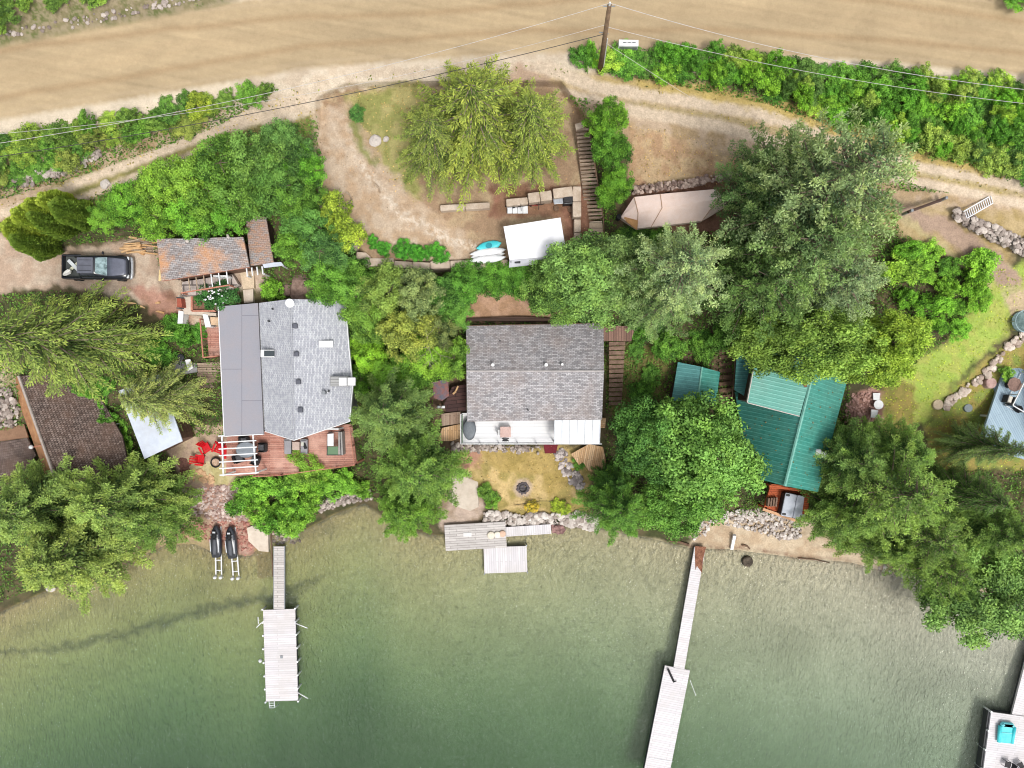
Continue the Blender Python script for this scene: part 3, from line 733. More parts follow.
for i, (pp, lb) in enumerate((([(179,311),(183,312),(182,323),(178,323)], 'white plastic storage box standing below the concrete path, nearest the big cedar'), ([(203,314.5),(207,315),(210.5,326),(206,327)], 'white plastic storage box lying aslant beside the cedar landing'))):
    T = Thing('storage_box', lb, 'box', G(*pp[0]), group='white boxes by the entrance')
    T.part('body', MB().prism(pp, 6.2, 5.2), OFFW)
    T.part('lid', MB().prism([(a+(-.5 if a < poly_c(pp)[0] else .5), b+(-.5 if b < poly_c(pp)[1] else .5)) for a, b in pp], 6.27, 6.205), WHITE)
solo('plywood_sheet', MB().prism([(210,317),(218,317.5),(218,325),(211,325)], 6.1, 6.0), mat('ply', S(222,190,156)), 'square tan board lying between the white box and the house corner', 'board')

# ================================================================ grey outbuilding roofs on the left
T = Thing('shake_cabin', 'old cabin with a steep brown cedar shake roof below the big drooping cedar', 'cabin', G(70,430))
zr, ze = 5.4, 3.9
rp = [P(19,376,zr), P(86,372,ze), P(122,436,ze), P(130,474,ze), P(58,486,zr)]
rp2 = [P(19,376,zr), P(58,486,zr), P(50,488,4.3), P(10,379,4.3)]
wb = MB(); cc = P(72,428,4); solid_under(wb, [rp[0], rp[1], rp[3], rp[4]], cc, 1.0, .5); wall = T.part('wall', wb, WALLD)
rr = T.part('roof', MB().slab(rp, .18), SHK)
T.part('roof_edge', MB().slab(rp2, .14), mat('tan roof edge', S(190,144,102), .85, c2=S(160,112,80), vary=.2))
MB().path([rp[0]+Vector((0,0,.05)), rp[4]+Vector((0,0,.05))], .11, 6).build('ridge_cap', ROCKM, rr, T.org)
window(T, wall, (cc.x+3.2, cc.y-.2, 3.0), 0, 1.0, .9)
MB().lathe(P(32,447,5.2)+Vector((0,0,.1)), [(0,-.17),(.12,-.12),(.17,0),(.12,.12),(0,.17)], 12).build('globe_vent', WHITE, rr, T.org, True)
MB().path([P(34,447,5.2), P(42,445,5.35)], .05).build('bracket', CEDARV, rr, T.org)
T = Thing('low_cabin', 'low brown roofed outbuilding at the left edge, south west of the shake cabin', 'cabin', G(10,452))
ra = [P(-60,470,4.1), P(-60,448,4.6), P(28,437,4.6), P(36,455,3.8), P(22,472,3.4), P(-60,492,3.4)]
wb = MB(); solid_under(wb, [P(-60,450,4.6), P(28,439,4.6), P(24,470,3.4), P(-60,490,3.4)], P(-10,462,4), .8, .4); wall = T.part('wall', wb, WALLD)
T.part('roof', MB().slab([P(-60,450,4.6), P(27,438,4.6), P(36,455,3.9), P(22,473,3.4), P(-60,492,3.4)], .16), SHK)
T.part('roof', MB().slab([P(-60,436,3.9), P(24,424,3.9), P(28,437.5,4.57), P(-60,449.5,4.57)], .12), mat('tan felt roof', S(176,140,112), .9, c2=S(150,116,92)))
window(T, wall, (P(20,462,3).x-.3, P(0,466,3).y, 2.4), 0, .8, .7)
T = Thing('metal_roof_shed', 'shed with a flat pale silver metal roof behind the small leaning cedar', 'shed', G(150,425))
rp = [P(118.5,391,5.3), P(159,374,5.3), P(182.5,441,5.0), P(144.5,459,5.0)]
wb = MB(); solid_under(wb, rp, P(151,417,5), 1.5, .3); wall = T.part('wall', wb, WALLB)
T.part('roof', MB().slab(rp, .1), SILV, ang=radians(68))
door(T, wall, (rp[2].lerp(rp[3], .5)+Vector((-.1,.35,-1.6))), -pi/2+.4, .9, 1.9, OFFW)
T = Thing('paved_pad', 'grey concrete pad between the two drooping cedars, west of the timber steps', 'pad', G(182,366))
T.part('slab', MB().prism([(168,354),(196,352),(197,372),(172,376)], 3.9, 2.8), mat('grey slab', S(176,174,176), .9))
solo('white_table', MB().prism([(185,360),(190,359),(193,368),(188,371)], 4.6, 4.5).box(P(189,365,4.3), (.12,.12,.5)), WHITE, 'small white table under the tip of the small leaning cedar', 'table')
solo('waste_bin', MB().lathe(P(184,357.5,3.9), [(.2,0),(.26,.6),(.28,.62),(.2,.68)], 14), DARK, 'small dark round bin on the grey pad west of the timber steps', 'bin')

# ================================================================ centre house
T = Thing('cottage', 'square cottage with a weathered grey shingle roof and a long white lakeside deck', 'house', G(535,375))
zE, zR = 5.7, 7.1
n_ = [P(466,326,zE), P(566,323.5,zE), P(603.5,334,zE), P(603.5,372,zR), P(466.5,372,zR)]
s_ = [P(466.5,372,zR), P(603.5,372,zR), P(602,419.5,zE), P(467,421.5,zE)]
n_[1] = P(560,324.3,zE); n_[2] = P(603.5,323.3,zE); n_[3] = P(604,371,zR); n_[4] = P(466.5,371,zR); s_[0] = n_[4]; s_[1] = n_[3]
wb = MB(); cen = P(535,371,6); solid_under(wb, [n_[0], n_[2], n_[3], n_[4]], cen, 1.5, .4); solid_under(wb, s_, cen, 1.5, .4)
wall = T.part('wall', wb, WALLB)
rb = MB().slab(n_, .15); rb.slab(s_, .15); roof = T.part('roof', rb, SHH)
MB().path([n_[4]+Vector((0,0,.03)), n_[3]+Vector((0,0,.03))], .07).build('ridge_cap', mat('pale ridge shingles', S(186,180,178), .9), roof, T.org)
for u, v, r in ((493,365,.16),(546,365,.17),(562,364.5,.12),(500,341,.06),(528,410,.07)):
    q = P(u,v,7.0 if r > .1 else 6.3); MB().tube(q-Vector((0,0,.3)), q+Vector((0,0,.4)), r*.8, n=10).build('roof_vent', OFFW if r > .1 else DARK, roof, T.org)
fb = MB(); fascia(fb, [n_[0], n_[2]], .18, .05, -.02); fascia(fb, [s_[2], s_[3]], .18, -.05, -.02); T.part('fascia', fb, TIMB)
yS = cen.y+(s_[3].y-cen.y)*(1-.4/abs(s_[3].y-cen.y))
for u in (485, 522, 580): window(T, wall, (P(u,0,4.5).x, yS, 4.5), -pi/2, 1.7, 1.2)
door(T, wall, (P(500,0,4).x+.25, yS, 4.05), -pi/2)
yN = cen.y+(n_[0].y-cen.y)*(1-.4/abs(n_[0].y-cen.y))
for u in (492, 560): window(T, wall, (P(u,0,5).x, yN, 4.9), pi/2, 1.0, .7)
zD = 3.0
dk = [(462,416),(598,417),(598,443.5),(462,443.5)]
dpx = [(461.5,412),(467,412),(467,417),(600,417),(600,443),(461.5,443)]
deck = T.part('deck', MB().prism([(461.5,413),(600,413),(600,443),(461.5,443)], zD, zD-.2), VINYL)
pm = MB()
for i in range(6): p = P(463+i*27, 442, zD-.2); MB().box((p.x, p.y+.1, (p.z+.9)/2), (.14,.14,p.z-.9)).build('deck_post', WHITE, deck, T.org)
rl = MB(); pts = [P(461.5,414,zD), P(461.5,443,zD), P(555,443,zD), P(600,443,zD)]
for a, b in zip(pts[:-1], pts[1:]):
    rl.tube(a+Vector((0,0,.95)), b+Vector((0,0,.95)), .04, n=4); rl.tube(a+Vector((0,0,.1)), b+Vector((0,0,.1)), .03, n=4)
    n = max(2, int((b-a).length/1.4))
    for i in range(n+1): q = a.lerp(b, i/n); rl.box(q+Vector((0,0,.48)), (.07,.07,.95))
rl.build('railing', WHITE, deck, T.org)
MB().slab([p+Vector((0,0,0)) for p in (P(461.8,415,zD+.5), P(461.8,443,zD+.5), P(462.6,443,zD+.5), P(462.6,415,zD+.5))], .4).build('side_panel', GREENG, deck, T.org)
# panelled porch roof on the east half
za = 4.9
pr = [P(554.5,419,za+.25), P(600.5,419.5,za+.25), P(599.5,444,za), P(554.5,443.5,za)]
pan = T.part('porch_roof', MB().slab(pr, .05), mat('milky roof panels', S(222,226,232), .35, c2=S(212,218,226), vary=.02))
for i in range(7):
    t = i/6.; MB().tube(pr[0].lerp(pr[1], t)+Vector((0,0,.03)), pr[3].lerp(pr[2], t)+Vector((0,0,.03)), .03, n=4).build('panel_bar', GREYM, pan, T.org)
for p in (pr[2], pr[3]): T.part('porch_post', MB().box((p.x, p.y+.08, (zD+za)/2), (.09,.09,za-zD-.06)), WHITE)

# on that deck
T = Thing('covered_barbecue', 'rounded dark grey cover over an oval tub at the west corner of the white deck', 'tub', P(470,429,zD))
c0 = P(469.8,428.8,zD)
rings = []
for z, k in ((0,.95),(.35,1),(.6,1),(.72,.85),(.76,.4)):
    rings.append([c0+Vector((cos(t)*.48*k*(1+.12*cos(2*t)), sin(t)*.88*k, z)) for t in (2*pi*i/24 for i in range(24))])
T.part('cover', MB().loft(rings), mat('slate grey cover', S(124,130,136), .6, c2=S(104,110,116)), smooth=True)
T.part('base', MB().loft([[c0+Vector((cos(t)*.5, sin(t)*.92, z)) for t in (2*pi*i/24 for i in range(24))] for z in (.02,.12)]), DARK)
T = Thing('patio_table', 'square pinkish patio table in the middle of the white deck', 'table', P(505.5,432,zD))
c0 = P(505.5,432,zD+.72); T.part('tabletop', MB().box(c0, (.86,.86,.05), bev=.03), CRATE)
for sx in (-1,1):
    for sy in (-1,1): T.part('leg', MB().box(c0+Vector((sx*.36,sy*.36,-.37)), (.06,.06,.68)), TIMB)
T = Thing('camp_stool', 'dark folding stool at the lake side of the pinkish patio table', 'stool', P(505.5,440,zD))
c0 = P(505.5,439.5,zD)
T.part('seat', MB().box(c0+Vector((0,0,.42)), (.3,.24,.04), bev=.01), DARK)
for s in (-1, 1): T.part('leg', MB().tube(c0+Vector((-.26*s,-.1,0)), c0+Vector((.26*s,.1,.45)), .025, n=5).tube(c0+Vector((-.26*s,.1,0)), c0+Vector((.26*s,-.1,.45)), .025, n=5), BLACK)
T = Thing('patio_chair', 'pale patio chair at the west side of the pinkish patio table', 'chair', P(500.5,432,zD)); c0 = P(500.5,432,zD)
T.part('seat', MB().box(c0+Vector((0,0,.42)), (.42,.44,.05), bev=.02), WHITE); T.part('backrest', MB().box(c0+Vector((-.22,0,.68)), (.05,.44,.5), bev=.02), WHITE)
for sx in (-1,1):
    for sy in (-1,1): T.part('leg', MB().box(c0+Vector((sx*.18,sy*.18,.2)), (.04,.04,.4)), WHITE)
T = Thing('deck_lounger', 'blue grey folded chair under the milky panels at the east end of the white deck', 'chair', P(590,434,zD)); c0 = P(590,435,za-1.2)
c0 = P(590,435,zD)
T.part('seat', MB().box(c0+Vector((0,0,.38)), (.6,1.2,.08), bev=.03), mat('blue grey cloth', S(120,136,150))); T.part('frame', MB().box(c0+Vector((0,0,.2)), (.5,1.0,.25)), GREYM)
# wooden decks around the cottage
T = Thing('side_deck', 'small tan plank deck at the west end of the white deck', 'deck', G(448,430))
T.part('floor', MB().prism([(442,428),(460,424),(460,438),(452,441),(438,441)], 2.55, 2.4), TANW, ang=pi/2)
T.part('upper_floor', MB().prism([(441,414),(461,411.5),(460,423.5),(442,426)], 2.7, 2.5), mat('worn grey boards', S(186,164,144), .85, pat='plank', c2=S(156,130,112), size=(2,.16)), ang=pi/2)
for u, v in ((441,440),(458,437)): q = P(u,v,2.4); T.part('post', MB().box((q.x,q.y,1.6), (.14,.14,1.55)), TIMB)
T = Thing('lakeside_platform', 'pale tan kite shaped plank platform off the south east corner of the cottage', 'deck', G(590,459))
T.part('floor', MB().prism([(571,454),(589,444),(603,447),(606,462),(603,474),(589,471),(583,462),(579,465)], 2.1, 1.9), TANW, ang=radians(80))
for u, v in ((575,455),(600,471),(602,449)): q = P(u,v,1.9); T.part('post', MB().box((q.x,q.y,1.2), (.14,.14,1.4)), TIMB)
solo('door_mat', MB().prism([(543.5,444.5),(558,444.5),(556,453),(545,453.5)], hz1(550,449)+.13, hz1(550,449)-.1), MAROON, 'dark maroon mat on the ground in front of the white deck', 'mat')
solo('ramp_board', MB().prism([(598.5,417.5),(606,418),(605,428),(599,428)], 2.9, 2.75), TANW, 'small tan board landing at the east end of the cottage roof', 'board')
T = Thing('brown_shed', 'small shed with a rusty brown and slate roof west of the cottage', 'shed', G(441,391))
T.part('roof', MB().slab([P(432,382,4.6), P(448,379,4.6), P(449,396,4.3), P(442,401,4.3), P(434,398,4.3)], .1), mat('rust and slate sheet', S(150,92,78), .8, c2=S(92,98,112), vary=.25))
T.part('wall', MB().prism([(434,383),(447,381),(447.5,396),(442,399),(435.5,396)], 4.2, 1.8), WALLD)
T = Thing('dark_lean_to', 'dark brown lean to roof between the brown shed and the cottage wall', 'lean-to', G(457,398))
T.part('roof', MB().slab([P(452,387,3.9), P(466,384,3.9), P(466,411,3.6), P(446,412,3.6), P(444,404,3.7)], .1), mat('dark brown roofing', S(86,60,56), .85, pat='plank', c2=S(68,48,46), size=(2,.3)))
for u, v in ((447,411),(463,410)): q = P(u,v,3.5); T.part('post', MB().box((q.x,q.y,2.6), (.12,.12,1.7)), TIMB)
for i, (a, b) in enumerate((((456,391),(458,386)),((453,394),(456,391.5)))):
    solo('offcut', MB().tube(P(a[0],a[1],4.1), P(b[0],b[1],4.1), .09, n=4), LUMB, ['longer tan offcut of wood lying on the dark lean to roof', 'shorter tan offcut of wood lying on the dark lean to roof'][i], 'wood')
for i, u in enumerate((439, 443.5)):
    solo('white_post', MB().box(P(u,407,2.6), (.16,.14,2.0)).box(P(u,407,3.65), (.24,.2,.08), bev=.02), WHITE, ['west', 'east'][i]+'ern of the two white posts south of the small brown shed', 'post', 'white posts')
# stairs east of the cottage
T = Thing('wooden_stairs', 'wide weathered wooden stairs going down along the east wall of the cottage', 'stairs', G(617,370))
T.part('landing', MB().prism([(603,326),(626,326),(634,331),(631,341),(604,341)], 5.6, 5.4), mat('weathered brown boards', S(150,118,104), .85, pat='plank', c2=S(118,92,80), size=(2,.2), mortar=S(60,44,38)), ang=pi/2)
for i in range(14):
    v = 342+i*4.6; z = 5.4-.2*i; w_ = 1 if i < 6 else -1
    T.part('tread', MB().prism([(609,v),(625-i*.25,v-.3),(625-i*.25,v+3.2),(609,v+3.5)], z, z-.07), OLDB)
for u in (610, 622.5): T.part('stringer', MB().tube(P(u,341,5.2), P(u-(1.5 if u > 615 else 0),405,2.3), .09, n=4), TIMB)
for u, v, z in ((606,340,5.4),(631,340,5.4),(609,404,2.6),(624,404,2.6)): q = P(u,v,z); T.part('post', MB().box((q.x,q.y,z/2+.4), (.12,.12,z-.6)), TIMB)

# ================================================================ teal house on the right
T = Thing('teal_roof_house', 'house with a bright teal ribbed metal roof and an orange lakeside porch', 'house', G(785,420))
zR, zE = 8.6, 6.2
R0, R1 = P(817,355,zR), P(784.5,486,zR)
left = [P(813,372,zR-.1), R1, P(752,480,zE), P(733,424,zE), P(733.8,393,zE), P(747.4,398,6.7)]
left = [P(812.5,366,zR), R1, P(748,476,zE), P(735,392,zE)]
right = [R0, P(852,362,zE), P(841,423,zE), P(818,492,zE), R1]
def on_plane(a, b, c, u, v):
    n_ = (b-a).cross(c-a); z_ = c.z
    for _ in range(30):
        q = P(u, v, z_); z_ = a.z-(n_.x*(q.x-a.x)+n_.y*(q.y-a.y))/n_.z
    return P(u, v, z_)
left[3] = on_plane(left[0], left[1], left[2], 735, 392)
right = [R0, on_plane(R0, R1, P(818,492,zE), 852, 362), P(818,492,zE), R1]
cen = P(790,420,6.5); wb = MB()
solid_under(wb, [left[0], left[1], left[2], left[3]], cen, 1.5, .4); solid_under(wb, right, cen, 1.5, .4)
wall = T.part('wall', wb, WALLD)
rb = MB().slab(left, .14); rb.slab(right, .14); roof = T.part('roof', rb, TEAL)
upp = [P(757,352,8.1), P(817,355,9.0), P(799.5,416,9.0), P(747.5,402.5,8.1)]
ub_ = T.part('upper_roof', MB().slab(upp, .14), mat('sky lit teal ribbed metal', S(112,178,164), .35, pat='ribs', c2=S(98,166,152), size=(.30,.4), vary=.06, spec=.55, bump=.5, stain=S(150,100,80), stain_amt=.12))  # sky reflection put into the paler teal of the upper roof
wb = MB(); solid_under(wb, upp, P(782,382,8), 5.0, .25); T.part('dormer_wall', wb, WALLD)
fb = MB(); fascia(fb, [upp[3], upp[2]], .2, -.05); fascia(fb, [upp[0], upp[3]], .2, -.05); T.part('fascia', fb, mat('pale trim', S(214,206,200)))
MB().path([R0+Vector((0,0,.04)), R1+Vector((0,0,.04))], .12, 6).build('ridge_cap', mat('pale teal ridge', S(130,190,176), .35), roof, T.org)
lt = [P(737,352,6.3), P(757,353,6.6), P(748,398,6.45), P(734.5,390,6.2)]
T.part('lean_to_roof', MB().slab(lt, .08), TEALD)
T.part('gutter', MB().tube(P(747.8,401,7.9), P(757.3,352,7.9), .07, n=6), mat('red brown gutter', S(150,70,60)))
for u, v, r in ((817.5,452,.22),(823,454.5,.2)):
    q = P(u,v,6.9); MB().box(q+Vector((0,0,.0)), (r*2,r*2.2,.5), bev=.08).build('roof_vent', WHITE, roof, T.org)
q = P(805,384,8.95); MB().rock(q, .22).build('debris', RUST, roof, T.org)
for v in (400, 440, 470): window(T, wall, (cen.x+3.9-(v-400)*.028, P(0,v,5).y, 4.4), -.12, 1.3, 1.1)
window(T, wall, (P(770,0,5).x+.2, cen.y-4.75, 4.6), -pi/2-.1, 1.8, 1.3)
zD = 2.6
T.part('porch', MB().prism([(771,484),(810,488),(808,517),(799,521),(764,508)], zD, zD-.25), ORANGE)
T.part('porch_wall', MB().slab([P(806,489,zD+1), P(811,489.5,zD+1), P(807,515,zD+1), P(802.5,514,zD+1)], 1.0), ORANGE)
T.part('porch_beam', MB().tube(P(769,486,zD+.9), P(806,491,zD+.9), .14, n=4), ORANGE)
T.part('porch_kerb', MB().tube(P(762.5,509,zD+.1), P(800,522,zD+.1), .16, n=4), mat('pale orange edge', S(224,176,136)))
for u, v in ((772,486),(766,508),(798,520),(808,490)): q = P(u,v,zD); T.part('porch_post', MB().box((q.x,q.y,(zD+.4)/2), (.15,.15,zD-.4)), ORANGE)
for i in range(4): T.part('bench_slat', MB().prism([(768.5+i*2.6,498-.2*i),(770+i*2.6,498.3-.2*i),(770+i*2.6-1,507),(768.5+i*2.6-1,506.5)], zD+.45, zD+.02), OLDB)
T = Thing('hot_tub', 'square hot tub under a pale grey folded cover on the orange porch', 'hot tub', P(790,505,zD)); c0 = P(790.5,504.5,zD)
a_ = ang_px((779,492), (803,497))
M = Matrix.Translation(c0) @ Matrix.Rotation(a_, 4, 'Z')
T.part('tub', MB().box((0,0,.4), (1.92,1.92,.8), bev=.14, M=M), DARK)
for s in (-1,1): T.part('cover', MB().box((s*.485,0,.87), (.95,1.9,.13), bev=.08, M=M), mat('pale grey vinyl', S(196,200,210), .5, c2=S(182,188,200), vary=.06))
for sx in (-1,1):
    for sy in (-1,1): T.part('strap', MB().box((sx*.75,sy*.78,.9), (.34,.22,.1), bev=.05, M=M), DARK)
T = Thing('teal_roof_shed', 'small shed with a two slope teal metal roof west of the teal house', 'shed', G(692,385))
zr, ze = 5.9, 5.2
l_ = [P(678,362,ze), P(702,367,zr), P(697.5,400,zr), P(671.5,401,ze)]; r_ = [P(702,367,zr), P(720,372,ze), P(716,405,ze), P(697.5,400,zr)]
wb = MB(); cc = P(696,383,5); solid_under(wb, l_, cc, 2.0, .3); solid_under(wb, r_, cc, 2.0, .3); wall = T.part('wall', wb, WALLD)
T.part('roof', MB().slab(l_, .1), mat('dull teal ribbed metal', S(96,156,154), .45, pat='ribs', c2=S(82,140,140), size=(.30,.4), bump=.5))
T.part('roof', MB().slab(r_, .1), TEAL); T.part('ridge_cap', MB().path([l_[1]+Vector((0,0,.03)), l_[2]+Vector((0,0,.03))], .07), mat('pale teal ridge', S(130,190,176), .35))
door(T, wall, (cc.x, l_[3].y+.28, 3.9), -pi/2, .8, 1.8, TIMB)
T = Thing('log_steps', 'dark timber steps climbing between the teal shed and the teal house', 'steps', G(727,380))
for i in range(9):
    v = 402-i*6.6; z = 3.1+i*.2; T.part('tread', MB().prism([(719,v),(732,v-1.2),(732.5,v+2.6),(719.5,v+3.8)], z, z-.3), TIMB)
T.part('handrail', MB().path([P(732,403,4.1), P(736,348,5.9)], .05), TIMB)

# bench set and timber edge east of the teal house
T = Thing('white_planter_seat', 'white garden seat with a side table standing on cobbles east of the teal house', 'garden seat', G(875,404)); z = hz1(875,404)
T.part('seat', MB().prism([(873,393),(880,393),(879.5,400),(873.5,400)], z+.45, z+.35), OFFW); T.part('table', MB().lathe(P(875.5,404.5,z), [(.1,0),(.1,.4),(.38,.42),(.38,.5),(0,.5)], 14), WHITE)
T.part('seat', MB().prism([(871.5,409.5),(878,410),(877,418),(871,417.5)], z+.45, z+.35), OFFW)
for u, v in ((874.5,394),(879,394),(874.5,399),(879,399),(872.5,411),(877,411),(872.5,416.5),(876.5,416.5)): T.part('leg', MB().box(P(u,v,z+.17), (.06,.06,.36)), WHITE)
T = Thing('timber_edging', 'low old timber retaining wall south of the white garden seat', 'edging', G(866,432)); z = hz1(866,432)
T.part('beam', MB().tube(P(850,431,z+.4), P(884,437,z+.4), .2, n=4), TIMB); T.part('beam', MB().tube(P(883,437,z+.45), P(885,430,z+.45), .16, n=4), LUMB)
T.part('panel', MB().prism([(853,428),(881,432),(880,436),(852,433)], z+.25, z-.3), mat('buff planks', S(200,170,150), .85, pat='plank', c2=S(180,150,130), size=(2,.2)))

# ================================================================ blue grey house deck at the right edge
T = Thing('blue_deck_house', 'house corner with a pale blue grey deck at the right edge', 'house', G(1040,410))
zB = 5.2
T.part('deck', MB().prism([(1006,364),(1120,368),(1120,470),(1060,470),(990,449),(978,446),(988,418)], zB, zB-.2), BLUED, ang=radians(-62))
for u, v in ((1007,366),(980,445),(989,416),(1050,466)): q = P(u,v,zB-.2); T.part('post', MB().box((q.x+.1,q.y,(q.z+2.4)/2), (.15,.15,q.z-2.4)), WHITE)
rl = MB(); 
for a, b in ((P(1020,373,zB), P(1004,405,zB)), (P(1004,405,zB), P(1016,412,zB)), (P(1017,386,zB), P(1030,388,zB))):
    rl.tube(a+Vector((0,0,.95)), b+Vector((0,0,.95)), .05, n=4); rl.tube(a+Vector((0,0,.1)), b+Vector((0,0,.1)), .03, n=4)
    n = max(1, int((b-a).length/.8))
    for i in range(n+1): q = a.lerp(b, i/n); rl.box(q+Vector((0,0,.48)), (.07,.07,.96))
T.part('railing', rl, WHITE)
T.part('wall', MB().prism([(1048,372),(1120,374),(1120,440),(1054,440)], 7.4, 5.21), WALLG)
T.part('roof', MB().slab([P(1050,366,7.6), P(1150,368,8.2), P(1150,446,8.2), P(1056,446,7.6)], .15), SHG)
T = Thing('round_rug_table', 'round brown mosaic table at the north west corner of the blue grey deck', 'table', P(1008,384,zB)); c0 = P(1008,384.5,zB)
T.part('tabletop', MB().lathe(c0, [(0,.66),(.5,.66),(.56,.7),(.56,.74),(0,.74)], 8), mat('brown mosaic', S(148,120,108), .8, c2=S(112,88,80), vary=.35)); T.part('leg', MB().tube(c0, c0+Vector((0,0,.66)), .08, n=10), DARK); T.part('foot', MB().lathe(c0, [(.3,0.01),(.3,.05),(.08,.1)], 12), DARK)
T = Thing('white_cushion_chair', 'cream cushioned chair on the blue grey deck south of the mosaic table', 'chair', P(1005,399,zB)); c0 = P(1005.5,399.5,zB)
M = Matrix.Translation(c0) @ Matrix.Rotation(radians(-20), 4, 'Z')
T.part('seat', MB().box((0,0,.4), (.42,.62,.14), bev=.05, M=M), mat('cream cushion', S(238,232,218))); T.part('backrest', MB().box((0,-.36,.6), (.44,.1,.6), bev=.03, M=M), CHAR)
for s in (-1,1): T.part('arm', MB().box((s*.27,0,.35), (.07,.6,.6), bev=.02, M=M), CHAR)
for u, v, lb, r in ((1015.5,409,'dark round planter bowl at the foot of the deck railing',.3),(983.5,440,'dark kettle grill at the south tip of the blue grey deck',.3)):
    T = Thing('kettle_grill' if 'grill' in lb else 'planter_bowl', lb, 'grill' if 'grill' in lb else 'planter', P(u,v,zB)); c0 = P(u,v,zB)
    if 'grill' in lb:
        T.part('lid', MB().lathe(c0, [(.3,.7),(.28,.82),(.18,.93),(.04,.97),(0,.97)], 16), BLACK, smooth=True); T.part('bowl', MB().lathe(c0, [(.1,.45),(.26,.55),(.3,.69)], 16), BLACK)
        for i in range(3): T.part('leg', MB().tube(c0+Vector((cos(i*2.1)*.28,sin(i*2.1)*.28,0)), c0+Vector((cos(i*2.1)*.12,sin(i*2.1)*.12,.5)), .02, n=5), GREYM)
    else: T.part('bowl', MB().lathe(c0, [(.18,0),(.3,.3),(.3,.4),(.26,.38),(.15,.25),(0,.24)], 16), BLACK)
T = Thing('side_step', 'pale blue grey step on the west side of the deck beside the round stump', 'step', G(998,386)); T.part('tread', MB().prism([(993,386),(1001,381),(1004,389),(997,393)], 4.9, 4.7), BLUED); T.part('riser', MB().prism([(994,386.3),(1001,382),(1003.5,388.5),(997,392.3)], 4.68, 3.6), WHITE)
solo('stump_seat', MB().lathe(G(988,383), [(.46,-.2),(.44,.35),(.4,.42),(0,.42)], 14), mat('pink grey stump', S(190,160,152), .9, c2=S(160,128,120)), 'round pinkish stump beside the blue grey deck', 'stump')
solo('round_slab', MB().lathe(G(937,404.5), [(.42,-.2),(.42,.16),(.38,.2),(0,.2)], 16), mat('buff stone slab', S(204,184,156)), 'round buff stone at the west end of the stone edging', 'stone')
solo('well_cover', MB().lathe(G(967.5,408), [(.34,-.2),(.34,.12),(.3,.16),(0,.17)], 16), mat('slate cover', S(138,148,150)), 'round slate grey cover in the lawn south of the stone edging', 'cover')
T = Thing('trampoline', 'round netted pen with dark contents beside the lawn at the right edge', 'pen', G(1019,322)); c0 = G(1019,322)
T.part('rim', MB().ring(c0+Vector((0,0,.8)), .85, .04, 24), mat('pale blue rim', S(160,184,190))); T.part('mat', MB().lathe(c0, [(.8,.3),(.8,.34),(0,.34)], 20), mat('dark green mesh', S(70,92,90), .8, c2=S(120,140,138), vary=.4))
for i in range(6): t = i*pi/3; T.part('leg', MB().tube(c0+Vector((cos(t)*.85,sin(t)*.85,-.1)), c0+Vector((cos(t)*.85,sin(t)*.85,.8)), .025, n=5), GREYM)

solo('shadow_gap_strip', MB().prism([(466,318.5),(520,316.5),(566,319),(566,321),(466,321)], 5.0, 3.9), WALLD, 'added dark strip standing in for the shadow gap just north of the cottage roof', 'retaining wall')  # dark strip added for the shaded gap along the north eave

mb = MB(); R_ = random.Random(5)
def _on(a, b, c, s, t): return a+(b-a)*s+(c-a)*t
for i in range(80):
    s_, t_ = R_.random(), R_.random(); pick = R_.random()
    if pick < .5: q = R0.lerp(R1, s_).lerp(right[1].lerp(right[2], s_), t_)
    else: q = P(812.5,366,8.6).lerp(P(784.5,486,8.6), .35+.65*s_).lerp(left[3].lerp(left[2], .35+.65*s_), t_)
    q = q+Vector((0,0,.05)); a = R_.uniform(0,6.28); mb.box(q, (R_.uniform(.06,.15), R_.uniform(.03,.07), .02), a)
solo('roof_litter', mb, mat('dry leaves', S(150,120,84), .95, c2=S(96,110,60), pat='island'), 'dry leaves and needles scattered over the teal roof', 'leaves', kind='stuff')
